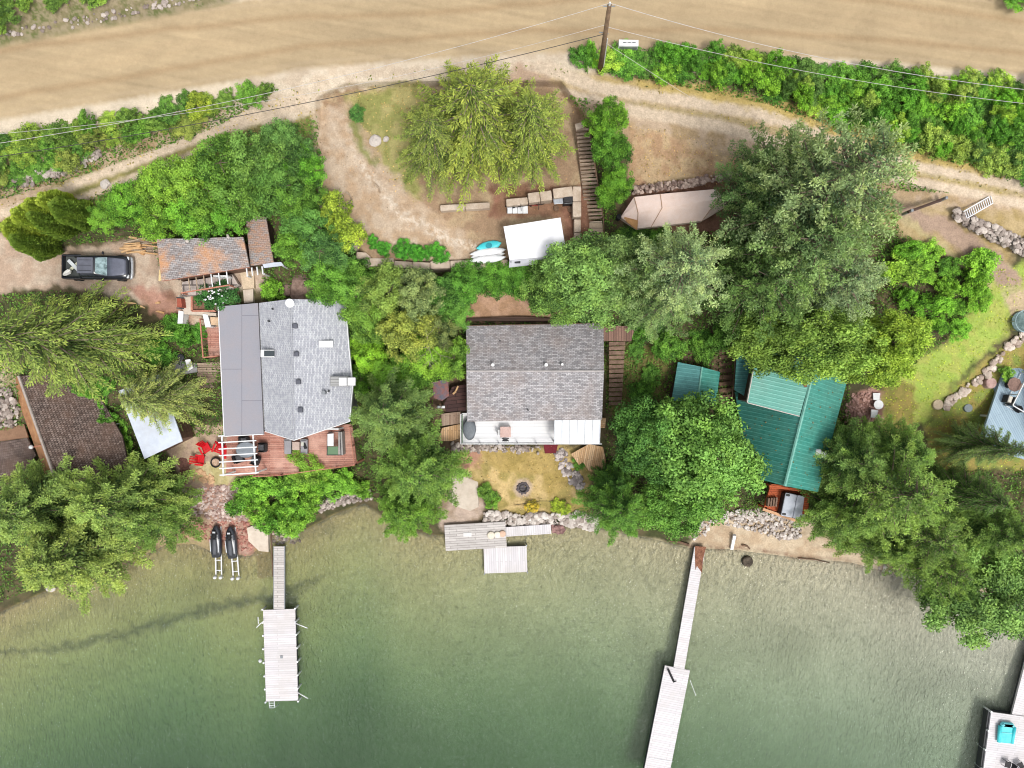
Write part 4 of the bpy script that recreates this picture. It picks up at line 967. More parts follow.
# ================================================================ pickup truck (x = forward)
def superring(x, hw, zb, zt, n=20, e=3.2, tumble=0.0):
    out = []
    for i in range(n):
        t = 2*pi*i/n; c, s = cos(t), sin(t)
        y = hw*(abs(c)**(2/e))*(1 if c >= 0 else -1); zz = (abs(s)**(2/e))*(1 if s >= 0 else -1)
        if s > 0: y *= (1-tumble*zz)
        out.append((x, y, (zb+zt)/2+zz*(zt-zb)/2))
    return out
def make_truck(loc, rz):
    T = Thing('pickup_truck', 'black pickup truck parked on the gravel lot with loose items in its open bed', 'pickup', loc, rz, world=False)
    b = MB(); st = [(2.80,.62,.45,.80),(2.76,.82,.38,.95),(2.6,.93,.34,1.06),(2.2,.98,.32,1.12),(1.3,1.0,.30,1.17),(.9,1.0,.30,1.20),(-1.15,1.0,.30,1.2),(-1.2,1.0,.30,1.2)]
    b.loft([superring(x, h, zb, zt, 24, 4.5, .06) for x, h, zb, zt in st]); body = T.part('body', b, CARP, smooth=True)
    hd = MB(); hd.loft([superring(x, h, zb, zt, 20, 5) for x, h, zb, zt in ((2.62,.55,.95,1.10),(2.4,.66,1.0,1.17),(1.7,.74,1.05,1.235),(1.12,.78,1.1,1.26))]); T.part('bonnet', hd, mat('hood paint with painted gloss', S(104,107,122), .2, spec=.7, vary=.03, bump=.02), smooth=True)  # black hood made lighter, its gloss put into the colour
    cb = MB(); cb.loft([superring(x, h, 1.1, zt, 24, 4.2, .17) for x, h, zt in ((1.12,.86,1.22),(.82,.86,1.42),(.42,.88,1.72),(.1,.88,1.80),(-.7,.88,1.81),(-1.02,.87,1.78),(-1.2,.86,1.4))]); cab = T.part('cab', cb, CARP, smooth=True)
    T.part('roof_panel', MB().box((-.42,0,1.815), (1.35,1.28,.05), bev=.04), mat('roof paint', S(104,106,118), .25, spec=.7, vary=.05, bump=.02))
    for s in (-.42, 0, .42): T.part('roof_rib', MB().box((-.42,s,1.85), (1.1,.03,.03), bev=.01), CARP)
    ws = MB().loft([[(1.10,-.74,1.27),(1.10,.74,1.27),(1.13,.74,1.26),(1.13,-.74,1.26)],[(.42,-.62,1.76),(.42,.62,1.76),(.45,.64,1.76),(.45,-.64,1.76)]]); T.part('windshield', ws, mat('glass with painted reflection', S(170,196,200), .08, spec=.9, vary=.05, c2=S(60,84,84), bump=.02))  # pale reflection put into the windshield colour
    T.part('rear_window', MB().box((-1.19,0,1.5), (.05,1.1,.32), bev=.01), GLASS)
    for s in (-1, 1):
        for x0, x1 in ((.5,-.15),(-.25,-.95)): T.part('side_window', MB().loft([[(x0,s*.885,1.28),(x1,s*.885,1.28),(x1,s*.87,1.28),(x0,s*.87,1.28)],[(x0-.12,s*.79,1.66),(x1,s*.79,1.66),(x1,s*.775,1.66),(x0-.12,s*.775,1.66)]]), GLASS)
        T.part('mirror', MB().box((.78,s*1.1,1.28), (.16,.24,.2), bev=.05), CARP)
        T.part('bed_side', MB().box((-1.98,s*.93,.86), (1.6,.13,.72), bev=.04), CARP)
        T.part('headlight', MB().box((2.67,s*.72,.86), (.22,.34,.16), bev=.05), mat('lamp glass', S(226,230,232), .1, vary=.02))
        T.part('tail_light', MB().box((-2.8,s*.88,.95), (.08,.14,.3), bev=.02), RED)
        T.part('door_handle', MB().box((-.1,s*1.0,1.0), (.16,.04,.04), bev=.01), GREYM)
    T.part('bed_floor', MB().box((-2.0,0,.68), (1.6,1.74,.08)), mat('bed liner', S(88,92,90), .8, vary=.2)); T.part('tailgate', MB().box((-2.80,0,.86), (.08,1.9,.66), bev=.03), CARP)
    T.part('front_bumper', MB().loft([superring(x, h, .38, .66, 16, 4) for x, h in ((2.95,.55),(2.9,.85),(2.72,.98))]), mat('pale bumper', S(206,210,214), .25, .3, vary=.03), smooth=True)
    T.part('grille', MB().box((2.80,0,.78), (.08,.95,.2), bev=.02), DARK); T.part('rear_bumper', MB().box((-2.9,0,.5), (.16,1.8,.2), bev=.04), GREYM)
    for x in (1.9,-1.85):
        for s in (-1,1):
            R = Matrix.Translation((x, s*.90, .38)) @ Matrix.Rotation(pi/2, 4, 'X')
            wh = T.part('wheel', MB().lathe((0,0,0), [(.2,-.13),(.36,-.13),(.39,-.08),(.39,.08),(.36,.13),(.2,.13)], 24, M=R), BLACK)
            MB().lathe((0,0,0), [(.05,-.14),(.23,-.12),(.24,0),(.23,.12),(.05,.14)], 12, M=R).build('rim', GREYM, wh)
    T.o.scale = (.87,.92,.92)
    return T
a_t = ang_px((62,267.5), (133,268))
make_truck(G(103,269), a_t)
def at_local(loc, rz, p):
    p = (p[0]*.87, p[1]*.85, p[2]*.92)
    return Vector(loc) + Matrix.Rotation(rz, 3, 'Z') @ Vector(p)
tl = G(103,269)
for i, (p, q, w_, c, lb, nm, ct) in enumerate((((-2.6,-.55),(-1.5,.5),.22,S(226,226,200),'pale cream plank lying slantwise in the bed of the black pickup','plank','plank'), ((-2.4,.6),(-1.5,-.3),.26,S(222,228,230),'white plank crossing the cream one in the pickup bed','plank','plank'), ((-2.7,-.7),(-2.1,-.35),.34,S(246,244,236),'white sack at the tailgate of the black pickup','sack','sack'))):
    a, b = at_local(tl, a_t, (p[0],p[1],.80+.12*i)), at_local(tl, a_t, (q[0],q[1],.92+.10*i)); c_ = (a+b)/2; d = b-a
    if nm == 'sack': mb = MB().loft([[a.lerp(b, t)+Vector((cos(x)*k*.16, sin(x)*k*.16, .05+sin(x*2)*.03+cos(x*.5)*.1)) for x in (2*pi*j/8 for j in range(8))] for t, k in ((0,.5),(.3,1),(.7,1.1),(1,.4))])
    else: mb = MB().box(c_, (d.length, w_, .06), atan2(d.y, d.x), bev=.02)
    solo(nm, mb, mat('load '+str(i), c, .7), lb, ct)

# ================================================================ jet skis on rail ramps
def jetski(T):
    h = MB(); st = [(1.62,.05,.45,.62),(1.45,.26,.3,.72),(1.1,.45,.18,.82),(.5,.56,.12,.88),(-.3,.6,.12,.78),(-1.1,.57,.14,.62),(-1.5,.5,.18,.55)]
    T.part('hull', h.loft([superring(x, a, b, c, 18, 2.8, .12) for x, a, b, c in st]), mat('black gelcoat', S(46,48,54), .25, spec=.6, vary=.05, c2=S(56,58,66), bump=.03), smooth=True)
    s = MB(); s.loft([superring(x, a, .6, c, 14, 3, .2) for x, a, c in ((.35,.14,.95),(.2,.2,1.02),(-.3,.23,.98),(-.9,.22,.92),(-1.2,.16,.84))]); T.part('seat', s, mat('grey seat', S(92,94,100), .6, vary=.08), smooth=True)
    f = MB(); f.loft([superring(x, a, .7, c, 14, 2.6, .3) for x, a, c in ((1.15,.12,.92),(.85,.26,1.06),(.5,.22,1.16),(.38,.12,1.12))]); T.part('cowl', f, BLACK, smooth=True)
    T.part('handlebar', MB().tube((.38,-.36,1.18), (.38,.36,1.18), .03, n=6), BLACK)
    for y in (-1,1): T.part('mirror', MB().box((.75,y*.34,1.0), (.1,.14,.07), bev=.02), GREYM)
    for y in (-1,1): T.part('trim_stripe', MB().loft([[(.3,y*.44,.86),(.3,y*.50,.86),(.3,y*.50,.90),(.3,y*.44,.90)],[(-.9,y*.36,.80),(-.9,y*.46,.80),(-.9,y*.46,.84),(-.9,y*.36,.84)]]), mat('silver trim', S(214,218,222), .35))
    T.part('nose_badge', MB().box((1.0,0,1.04), (.16,.3,.03), bev=.01), mat('silver trim', S(214,218,222), .35))
    T.part('rear_deck', MB().box((-1.35,0,.60), (.42,.7,.05), bev=.02), DARK); T.o.scale = (.86,.80,.86)
for i, (a, b, lb) in enumerate((((218.5,551),(217.3,530),'black jet ski on the western of the two white rail ramps, nearest the big tree'), ((234.3,552),(231.8,531),'black jet ski on the eastern of the two white rail ramps, beside the concrete slab'))):
    p, q = P(a[0],a[1],.45), P(b[0],b[1],.75); rz = atan2(q.y-p.y, q.x-p.x); c = (p+q)/2
    T = Thing('jet_ski', lb, 'jet ski', c+Vector((0,0,-.05)), rz, 'jet skis on the beach', world=False); jetski(T)
    d = Vector((cos(rz), sin(rz), 0)); n = Vector((-d.y, d.x, 0))
    T = Thing('launch_ramp', ['western', 'eastern'][i]+' white rail ramp running into the water under a black jet ski', 'ramp', c, group='white rail ramps on the beach')
    for s in (-1,1):
        T.part('rail', MB().tube(c+n*s*.24+d*1.2+Vector((0,0,.02)), c+n*s*.24-d*3.2+Vector((0,0,-.28)), .06, n=6), OFFW)
        T.part('float', MB().lathe(c+n*s*.24-d*3.15, [(0,-.35),(.13,-.3),(.15,0),(.1,.12),(0,.14)], 10), WHITE, smooth=True)
    for k in (-2.6,-1.7,.4): T.part('crossbar', MB().tube(c+n*.3+d*k+Vector((0,0,-.02+k*.08)), c-n*.3+d*k+Vector((0,0,-.02+k*.08)), .045, n=6), WHITE)

# ================================================================ docks
zd = .55
def dock_quad(a, b, wpx, z=zd):
    """deck rectangle from a to b (pixels) with a width in pixels"""
    A, B = P(a[0],a[1],z), P(b[0],b[1],z); d = (B-A).normalized(); n = Vector((-d.y, d.x, 0))*(wpx*(HC-z)/F/2)
    return [A+n, B+n, B-n, A-n], atan2(d.y, d.x), d, n
def add_posts(T, q, k, r=.08, top=.35, m=None):
    for e in ((0,1),(3,2)):
        z0_ = -.25
        for i in range(k):
            p = q[e[0]].lerp(q[e[1]], (i+.02)/(k-1+.04)); p = p+(p-(q[0]+q[2])/2).normalized()*.08
            T.part('bumper_post', MB().tube(Vector((p.x,p.y,z0_)), Vector((p.x,p.y,p.z+top*.3)), r, n=8), m or WHITE)
T = Thing('dock', 'long narrow gangway with a wide white floating section and ladder, below the grey house', 'dock', P(280,640,0))
q, a, d, n = dock_quad((279,546.5),(279,609),10.2, .6); T.part('gangway', MB().slab(q, .16), DOCKG, ang=a+pi/2)
mb = MB(); [mb.tube(q[i]+Vector((0,0,-.1)), q[j]+Vector((0,0,-.1)), .09, n=4) for i, j in ((0,1),(3,2))]; T.part('gangway_beam', mb, GREYM)
q, a, d, n = dock_quad((279,609.5),(282,701),32, .6); T.part('platform', MB().slab(q, .14), DOCKM, ang=a+pi/2)
T.part('pontoon', MB().slab([p+(((q[0]+q[2])/2)-p)*.04+Vector((0,0,-.145)) for p in q], .5), DARK)
add_posts(T, q, 8)
lad = MB(); c0 = P(272,704,.55)
for s in (-.22,.22): lad.tube(c0+Vector((s,.35,.1)), c0+Vector((s,-.3,.0)), .03); lad.tube(c0+Vector((s,-.3,0)), c0+Vector((s,-.5,-1.0)), .03)
for k in range(3): lad.tube(c0+Vector((-.22,.1-.2*k,.05)), c0+Vector((.22,.1-.2*k,.05)), .03)
T.part('ladder', lad, WHITE)
T.part('plate', MB().box(P(281.5,657,.63), (.22,.24,.04), bev=.01), GREYM)
for nm, pts in (('mooring_whip', [(295,623,.9),(301,625.5,1.2),(307.5,628,1.0)]), ('mooring_whip', [(297,692,.9),(302,695,1.1),(308,698.5,.9)]), ('mooring_whip', [(264,621,.9),(260,624,1.0),(256.5,627.5,.9)])):
    T.part(nm, MB().path([P(*p) for p in pts], .045), OFFW)
T.part('mooring_whip', MB().tube(P(258,617,.9), P(258.5,624,.9), .04, n=5), OFFW)
solo('buoy', MB().lathe(P(260.5,660.5,0), [(0,-.15),(.14,-.08),(.17,.04),(.12,.16),(0,.2)], 14), WHITE, 'small round white buoy on the water west of the dock below the grey house', 'buoy', smooth=True)
T = Thing('dock', 'long white dock slanting out from the sandy beach with a black pole lying on it', 'dock', P(680,680,0))
q, a, d, n = dock_quad((700,548),(679,668.5),11.0,.6); T.part('gangway', MB().slab(q, .18), DOCKM, ang=a+pi/2)
T.part('gangway_beam', MB().slab([p+Vector((0,0,-.19)) for p in q], .2), DARK)
q, a, d, n = dock_quad((677.5,668),(652,796),25.5,.6); T.part('platform', MB().slab(q, .14), DOCKM, ang=a+pi/2)
T.part('pontoon', MB().slab([p+(((q[0]+q[2])/2)-p)*.03+Vector((0,0,-.145)) for p in q], .5), DARK)
T.part('seam', MB().tube(P(648.5,757.5,.605), P(673,761.5,.605), .025, n=4), GREYM)
solo('pole', MB().tube(P(668,669,.75), P(674,682,.68), .09, n=8).tube(P(674,682,.66), P(676.5,681,.64), .04, n=5), BLACK, 'short black pole lying at the shore end of the wide white dock', 'pole')
solo('mooring_line', MB().path([P(690,680,.5), P(693,688,.15), P(696,696,.02)], .025), OFFW, 'thin pale line running into the water east of the slanting white dock', 'rope')
solo('leaf_litter', None or MB().prism([(695,546),(706,547),(703,560),(702,573),(697,566),(695.5,570),(695,556)], .625, .605), mat('brown dead leaves', S(158,110,86), .95, c2=S(104,68,52), vary=.4, bump=1), 'brown dead leaves heaped on the shore end of the slanting white dock', 'leaves', kind='stuff')
T = Thing('dock', 'short wide dock of pale boards close to the riprap with a round patch and cushions', 'dock', P(476,536,0))
q, a, d, n = dock_quad((445,538),(506,534.5),26,.6); T.part('platform', MB().slab(q, .2), DOCKG, ang=a)
T.part('pontoon', MB().slab([p+(((q[0]+q[2])/2)-p)*.03+Vector((0,0,-.205)) for p in q], .45), DARK)
q2, a2, d2, n2 = dock_quad((506,532),(551,529),9.5,.6); T.part('gangway', MB().slab(q2, .15), DOCKM, ang=a2+pi/2)
T.part('gangway_beam', MB().slab([p+Vector((0,0,-.16)) for p in q2], .15), DARK)
T.part('hatch', MB().box(P(467.5,534.5,.62), (.7,.34,.04), bev=.01), mat('hatch frame', S(232,230,228), .6))
for i, (u, v, r, c, lb) in enumerate(((491,535,.32,S(236,226,206),'westmost of the three round cushions on the short wide dock'),(497.5,534.5,.28,S(246,240,222),'middle and palest of the three round cushions on the short wide dock'),(502.5,533.5,.27,S(226,190,166),'pinkish cushion at the east end of the short wide dock'))):
    solo('cushion', MB().lathe(P(u,v,.6), [(0,.01),(r,.02),(r*1.05,.09),(r*.8,.15),(0,.13)], 16), mat('cushion %d' % i, c, .85), lb, 'cushion', 'round cushions on the dock', True)
solo('leaf_litter', MB().prism([(551,525),(563,525.5),(566,530),(563,534),(552,533)], .42, .36).rock(P(556,528,.4), .25).rock(P(561,531,.4), .2).rock(P(558,532,.4), .22), mat('pinkish brush pile', S(170,134,128), .95, c2=S(110,82,80), vary=.45, bump=1), 'pinkish brown brush heap at the east tip of the narrow gangway by the riprap', 'brush', kind='stuff')
T = Thing('swim_raft', 'small pale swim raft moored south of the short wide dock', 'raft', P(505,560,0))
q, a, d, n = dock_quad((484,560.5),(527,559),26,.5); T.part('deck', MB().slab(q, .18), DOCKM, ang=a+pi/2); T.part('pontoon', MB().slab([p+(((q[0]+q[2])/2)-p)*.05+Vector((0,0,-.185)) for p in q], .4), DARK)
add_posts(T, q, 2, .06, .2, GREYM)
T = Thing('dock', 'white dock at the bottom right corner holding a blue lounge float', 'dock', P(1010,740,0))
q, a, d, n = dock_quad((1040,640),(1020,717),17,.6); T.part('gangway', MB().slab(q, .18), DOCKM, ang=a+pi/2); T.part('gangway_beam', MB().slab([p+Vector((0,0,-.19)) for p in q], .2), DARK)
q, a, d, n = dock_quad((1016,715.5),(1003,810),50,.7); T.part('platform', MB().slab(q, .14), DOCKM, ang=a+pi/2)
T.part('pontoon', MB().slab([p+(((q[0]+q[2])/2)-p)*.0+n.normalized()*(-.16 if i > 1 else .0)+Vector((0,0,-.15)) for i, p in enumerate(q)], .6), DARK); add_posts(T, q, 6, .09)
T = Thing('float_lounger', 'bright turquoise inflatable lounge float lying on the white corner dock', 'float', P(1004,733,.7)); c0 = P(1004.5,732,.72)
M = Matrix.Translation(c0) @ Matrix.Rotation(-.1, 4, 'Z')
T.part('seat', MB().box((0,-.1,.14), (1.1,1.5,.24), bev=.11, M=M), TURQ); T.part('pillow', MB().box((0,.72,.24), (1.15,.42,.36), bev=.16, M=M), mat('light turquoise plastic', S(120,222,232), .35))
for s in (-1,1): T.part('armrest', MB().tube(M @ Vector((s*.55,-.8,.2)), M @ Vector((s*.62,.6,.24)), .14, n=10), TURQ, smooth=True)
T.part('crease', MB().tube(M @ Vector((-.45,.05,.27)), M @ Vector((.45,.05,.27)), .035, n=6), mat('pale seam', S(150,226,230)))
def slim_chair(lb, loc, rz, m1, m2, name='folding_chair', grp=None):
    T = Thing(name, lb, 'chair', loc, rz, grp, world=False)
    T.part('seat', MB().box((0,0,.42), (.5,.5,.05), bev=.02), m1)
    T.part('backrest', MB().box((-.27,0,.7), (.05,.5,.5), bev=.02, M=Matrix.Rotation(-.15, 4, 'Y')), m1)
    for s in (-1,1):
        for x in (-.22,.22): T.part('leg', MB().tube((x,s*.24,0), (x*.9,s*.24,.42), .02, n=5), m2)
        T.part('armrest', MB().tube((-.25,s*.27,.64), (.22,s*.27,.62), .025, n=5), m2)
slim_chair('dark grey folding chair at the west side of the corner dock, below the turquoise float', P(1004.5,762,.7), 2.9, CHAR, BLACK, grp='chairs on the corner dock')
slim_chair('dark grey folding chair at the picture edge on the corner dock, below the turquoise float', P(1017,763,.7), 2.0, CHAR, GREYM, grp='chairs on the corner dock')

# ================================================================ furniture by the grey house
def adirondack(lb, loc, rz):
    T = Thing('adirondack_chair', lb, 'chair', loc, rz, 'red chairs on the patio', world=False)
    for i in range(4): T.part('seat_slat', MB().box((.28-.15*i, 0, .36-.03*i), (.13,.56,.03), bev=.01), RED)
    for i in range(5): y = (i-2)*.12; T.part('back_slat', MB().tube((-.24,y*.85,.28), (-.62,y*1.15,1.0-.05*abs(i-2)), .055, n=4), RED)
    for s in (-1,1): T.part('armrest', MB().box((.02,s*.38,.56), (.72,.15,.03), bev=.01), RED); T.part('leg', MB().box((.3,s*.33,.28), (.1,.04,.56)), RED); T.part('leg', MB().tube((.32,s*.30,.33), (-.55,s*.28,.06), .05, n=4), RED)
adirondack('red slatted chair furthest from the grey house, beside the curved brown bed', G(202,459.5), radians(-5))
adirondack('red slatted chair in the middle of the three by the fire bowl', G(207.5,448), radians(-60))
adirondack('red slatted chair at the corner of the white pergola', G(220.5,448.5), radians(-110))
solo('red_mat', MB().prism([(223,445),(231,446),(232,459),(224,459)], hz1(227,452)+.12, hz1(227,452)-.1), RED, 'red mat lying under the west posts of the pergola', 'mat')
T = Thing('fire_bowl', 'round fire bowl with a black rim on the patio beside the pergola', 'fire pit', G(217.5,462)); c0 = G(217.5,462)
T.part('rim', MB().ring(c0+Vector((0,0,.38)), .38, .06, 24), BLACK); T.part('bowl', MB().lathe(c0, [(.2,.0),(.36,.3),(.38,.36),(.3,.28),(0,.24)], 18), mat('ash', S(214,186,160), .95, c2=S(150,120,100), vary=.3))
def rattan(lb, u, v, rz, z=3.75, grp='dark chairs on the cedar deck'):
    T = Thing('wicker_chair', lb, 'chair', P(u,v,z), rz, grp, world=False)
    T.part('seat', MB().box((0,0,.3), (.6,.62,.3), bev=.07), CHAR); T.part('cushion', MB().box((.03,0,.49), (.52,.46,.08), bev=.04), mat('dark cushion', S(92,92,96), .9))
    T.part('backrest', MB().box((-.32,0,.55), (.14,.66,.62), bev=.05), CHAR)
    for s in (-1,1): T.part('armrest', MB().box((0,s*.33,.42), (.62,.1,.46), bev=.04), CHAR)
    for x in (-.24,.24):
        for s in (-1,1): T.part('leg', MB().box((x,s*.26,.075), (.06,.06,.15)), BLACK)
rattan('dark wicker chair standing alone on the cedar deck just east of the pergola', 264, 447, radians(180))
rattan('dark wicker chair by the south edge of the cedar deck at the pergola corner', 257, 459.5, radians(160))
rattan('dark wicker chair north of the glass table under the pergola', 246, 440.5, radians(-90))
rattan('dark wicker chair west of the glass table under the pergola', 241, 457.5, radians(20))
T = Thing('glass_table', 'oval glass topped table half under the pergola', 'table', P(250,449,3.75)); c0 = P(249.5,449,3.75)
T.part('tabletop', MB().loft([[c0+Vector((cos(t)*.78*k, sin(t)*.6*k, z)) for t in (2*pi*i/28 for i in range(28))] for z, k in ((.70,.97),(.72,1),(.74,1),(.755,.97))]), mat('grey table glass', S(150,158,166), .12, spec=.8, vary=.04, bump=.02))
T.part('rim', MB().path([c0+Vector((cos(t)*.79, sin(t)*.61, .74)) for t in (2*pi*i/28 for i in range(29))], .025, 5), GREYM)
for i in range(4): t = pi/4+i*pi/2; T.part('leg', MB().tube(c0+Vector((cos(t)*.5,sin(t)*.4,0)), c0+Vector((cos(t)*.42,sin(t)*.34,.7)), .03, n=6), DARK)
T = Thing('sofa_table', 'pale low table between two grey padded loungers near the gable point', 'table', P(297.5,445,3.75)); c0 = P(297.5,445.5,3.75)
T.part('tabletop', MB().box(c0+Vector((0,0,.42)), (.58,.66,.05), bev=.02), mat('beige tabletop', S(198,176,164))); T.part('frame', MB().box(c0+Vector((0,0,.3)), (.5,.56,.18)), DARK)
for sx in (-1,1):
    for sy in (-1,1): T.part('leg', MB().box(c0+Vector((sx*.24,sy*.27,.1)), (.05,.05,.2)), DARK)
for i, (u, lb) in enumerate(((289.3,'grey padded lounger west of the pale low table on the cedar deck'),(305.5,'grey padded lounger with a dark throw, east of the low table on the deck'))):
    T = Thing('padded_lounger', lb, 'lounger', P(u,446,3.75), group='grey loungers on the cedar deck'); c0 = P(u,446,3.75)
    T.part('base', MB().box(c0+Vector((0,0,.15)), (.50,1.15,.28), bev=.03), CHAR); T.part('cushion', MB().box(c0+Vector((0,0,.37)), (.56,1.22,.15), bev=.06), mat('grey cushion', S(158,156,160), .9, vary=.06)); T.part('bolster', MB().box(c0+Vector((0,.5,.5)), (.54,.2,.14), bev=.06), mat('grey cushion', S(158,156,160), .9))
    if i: T.part('throw', MB().box(c0+Vector((.08,.05,.46)), (.24,.5,.04), rz=.35, bev=.015), BLACK); T.part('cushion', MB().box(c0+Vector((-.12,.2,.46)), (.24,.3,.05), bev=.02), mat('pale cushion', S(206,208,196)))
T = Thing('glass_wind_shelter', 'framed glass wind shelter with a white panel at the east end of the cedar deck', 'shelter', P(334,445,3.75))
a0, a1, a2, a3 = P(328,433,4.9), P(340,431,4.9), P(341,455,4.9), P(327,455,4.9)
T.part('white_panel', MB().slab([P(327.5,434,5.0), P(333.5,433.5,5.0), P(333.5,446,5.0), P(327.5,446,5.0)], .06), WHITE)
T.part('glass_panel', MB().slab([P(327,446.5,4.9), P(338,446.5,4.9), P(338,455,4.9), P(326.5,455,4.9)], .05), GREENG)
T.part('side_panel', MB().slab([P(338.3,432,4.9), P(342,432,4.9), P(343,455,4.9), P(338.3,455,4.9)], .9), mat('grey shelf', S(168,164,160)))
mb = MB()
for p, q in ((a0,a1),(a1,a2),(a2,a3),(a3,a0)): mb.tube(p, q, .04, n=4)
for p in (a0,a1,a2,a3): mb.tube(p, Vector((p.x,p.y,3.75)), .04, n=4)
T.part('frame', mb, CHAR)
T = Thing('curved_bed', 'curved dark brown mulch bed with stone rim at the south west of the patio', 'garden bed', G(183,470))
for i in range(16):
    t = i/15.; u = 184+6*sin(t*2.2)-10*t*t-1; v = 460+26*t; T.part('mulch', MB().rock(G(u,v,-.05), .5-.2*abs(t-.4), .35, seed=i), mat('dark mulch', S(134,96,84), .95, c2=S(96,66,58), vary=.35)) if i % 2 == 0 else None
solo('bed_edging', MB().path([G(156,457,.08), G(160,466,.08), G(167,476,.08), G(169,482,.08)], .09, 5), BLOCK, 'pale curved edging south of the silver roofed shed', 'edging')

# ================================================================ upper terrace things
zt = 7.45
T = Thing('canopy', 'white canvas canopy with a sloping top and grey fallen side flap beside the paddle boards', 'canopy', P(535,243,zt))
zc = zt+2.2
cp = [P(504,226.5,zc), P(560,217.5,zc+.25), P(566,250,zc-.05), P(541,256,zc-.1), P(510,265.5,zc-.1)]
T.part('roof', MB().slab([P(503.5,226.5,zc), P(560.5,217.5,zc+.25), P(566,250.5,zc-.05), P(546,257,zc-.1), P(509.5,260,zc-.1)], .05), CANV)
T.part('flap', MB().slab([P(509.5,260.2,zc-.1), P(546,257.2,zc-.1), P(556.5,262,zc-1.1), P(509,267.5,zc-1.0)], .04), mat('grey white canvas', S(218,218,226), .8, c2=S(206,206,214), vary=.04))
T.part('window_patch', MB().box(P(517.5,262,zc-.35), (.42,.2,.08), bev=.01), DARK)
for u, v in ((505,228),(559,219.5),(563,250),(511,262)): q = P(u,v,zc-.3); T.part('post', MB().tube(Vector((q.x,q.y,zt-.05)), q+Vector((0,0,.2)), .04, n=6), GREYM)
solo('bag', MB().rock(P(548,252,zc+.05), .22, .6, seed=4), mat('grey cloth bag', S(150,152,158), .9), 'small grey bag lying on the white canopy near the tree', 'bag')
def kayak(lb, a, b, w_, z, m, m2):
    A, B = P(a[0],a[1],z), P(b[0],b[1],z); L = (B-A).length; rz = atan2(B.y-A.y, B.x-A.x); c = (A+B)/2
    T = Thing('kayak', lb, 'kayak', c, rz, 'kayaks lying on the terrace wall', world=False)
    st = [(-.5,.03),(-.46,.22),(-.36,.62),(-.2,.93),(0,1),(.2,.93),(.36,.64),(.46,.24),(.5,.03)]
    T.part('hull', MB().loft([superring(x*L, h*w_/2, .0+.08*abs(x*2)**3, .26+.08*abs(x*2)**3, 16, 2.3) for x, h in st]), m, smooth=True)
    T.part('cockpit', MB().loft([[(cos(t)*L*.13*k, sin(t)*w_*.28*k, z_) for t in (2*pi*i/20 for i in range(20))] for z_, k in ((.24,1.0),(.29,1),(.29,.82))]), m2)
kayak('turquoise kayak, the northernmost of the boats stacked by the white canopy', (476.5,249), (501.5,243.5), .72, zt+.05, TURQ, mat('deep turquoise', S(40,150,164), .5))
kayak('white kayak between the turquoise kayak and the terrace wall', (470,255), (506,250), .62, zt+.1, WHITE, OFFW)
kayak('white kayak lying outermost along the top of the terrace wall', (469.5,261.5), (506,257.5), .6, zt+.2, WHITE, OFFW)
kayak('plain white kayak lying underneath, the middle one of the stacked white boats', (471,258), (505,254), .6, zt-.02, OFFW, OFFW)
T = Thing('white_rack', 'white slatted rack on the brown earth below the big spreading cedar', 'rack', P(516,209,zt))
for i in range(4): u = 507.5+i*5.2; T.part('panel', MB().prism([(u,205.5),(u+4.6,205.3),(u+4.8,213.3),(u+.1,213.5)], zt+.5, zt+.42), WHITE)
T.part('frame', MB().prism([(507,206),(527,205.5),(527,213),(507,213)], zt+.40, zt+.32), GREYM)
for u, v in ((508,207),(526,206.5),(508,212.5),(526,212)): q = P(u,v,zt+.3); T.part('leg', MB().box((q.x,q.y,zt+.14), (.06,.06,.36)), GREYM)
def bicycle(lb, u, v, rz, m):
    T = Thing('bicycle', lb, 'bicycle', P(u,v,zt), rz, 'bicycles by the block wall', world=False)
    L = Matrix.Rotation(radians(28), 4, 'X')
    def w(p): return L @ Vector(p)
    for x in (-.5,.5):
        b = MB().ring((0,0,0), .32, .025, 20, 5, 'Y'); b.v = [L @ (p+Vector((x,0,.34))) for p in b.v]; wh = T.part('wheel', b, BLACK)
        s = MB(); [s.tube(w((x,0,.34)), w((x+.3*cos(k*pi/5), 0, .34+.3*sin(k*pi/5))), .006, n=3) for k in range(10)]; s.build('spokes', GREYM, wh)
    f = MB(); pts = {'a':(-.5,0,.34),'b':(-.08,0,.32),'c':(-.2,0,.78),'d':(.32,0,.80),'e':(.5,0,.34)}
    for p, q in ('ab','bc','ca','cd','bd','de'): f.tube(w(pts[p]), w(pts[q]), .024, n=5)
    T.part('frame', f, m); T.part('saddle', MB().tube(w((-.3,0,.9)), w((-.1,0,.9)), .06, .03, n=6).tube(w((-.2,0,.78)), w((-.2,0,.9)), .015), BLACK)
    T.part('handlebar', MB().tube(w((.34,-.28,.98)), w((.34,.28,.98)), .02, n=5).tube(w((.32,0,.8)), w((.34,0,.98)), .02, n=5), BLACK)
bicycle('dark bicycle leaning over the white slatted rack', 516, 204.5, radians(4), DARK)
bicycle('bicycle with a red frame leaning at the block wall east of the white rack', 533, 203, radians(4), mat('red bicycle paint', S(150,50,50), .4))
T = Thing('barbecue', 'grey barbecue with a silver lid in the corner of the block wall', 'barbecue', P(563,202,zt)); c0 = P(563,203,zt); M = Matrix.Translation(c0) @ Matrix.Rotation(.1, 4, 'Z')
T.part('cabinet', MB().box((.3,0,.42), (.7,.6,.8), bev=.03, M=M), DARK); T.part('lid', MB().box((.3,.02,.96), (.72,.56,.3), bev=.12, M=M), CHAR); T.part('side_shelf', MB().box((-.42,0,.86), (.7,.5,.06), bev=.02, M=M), mat('silver lid', S(188,192,198), .35, .4))
T.part('handle', MB().tube(M @ Vector((0,-.3,.95)), M @ Vector((.6,-.3,.95)), .025), GREYM)
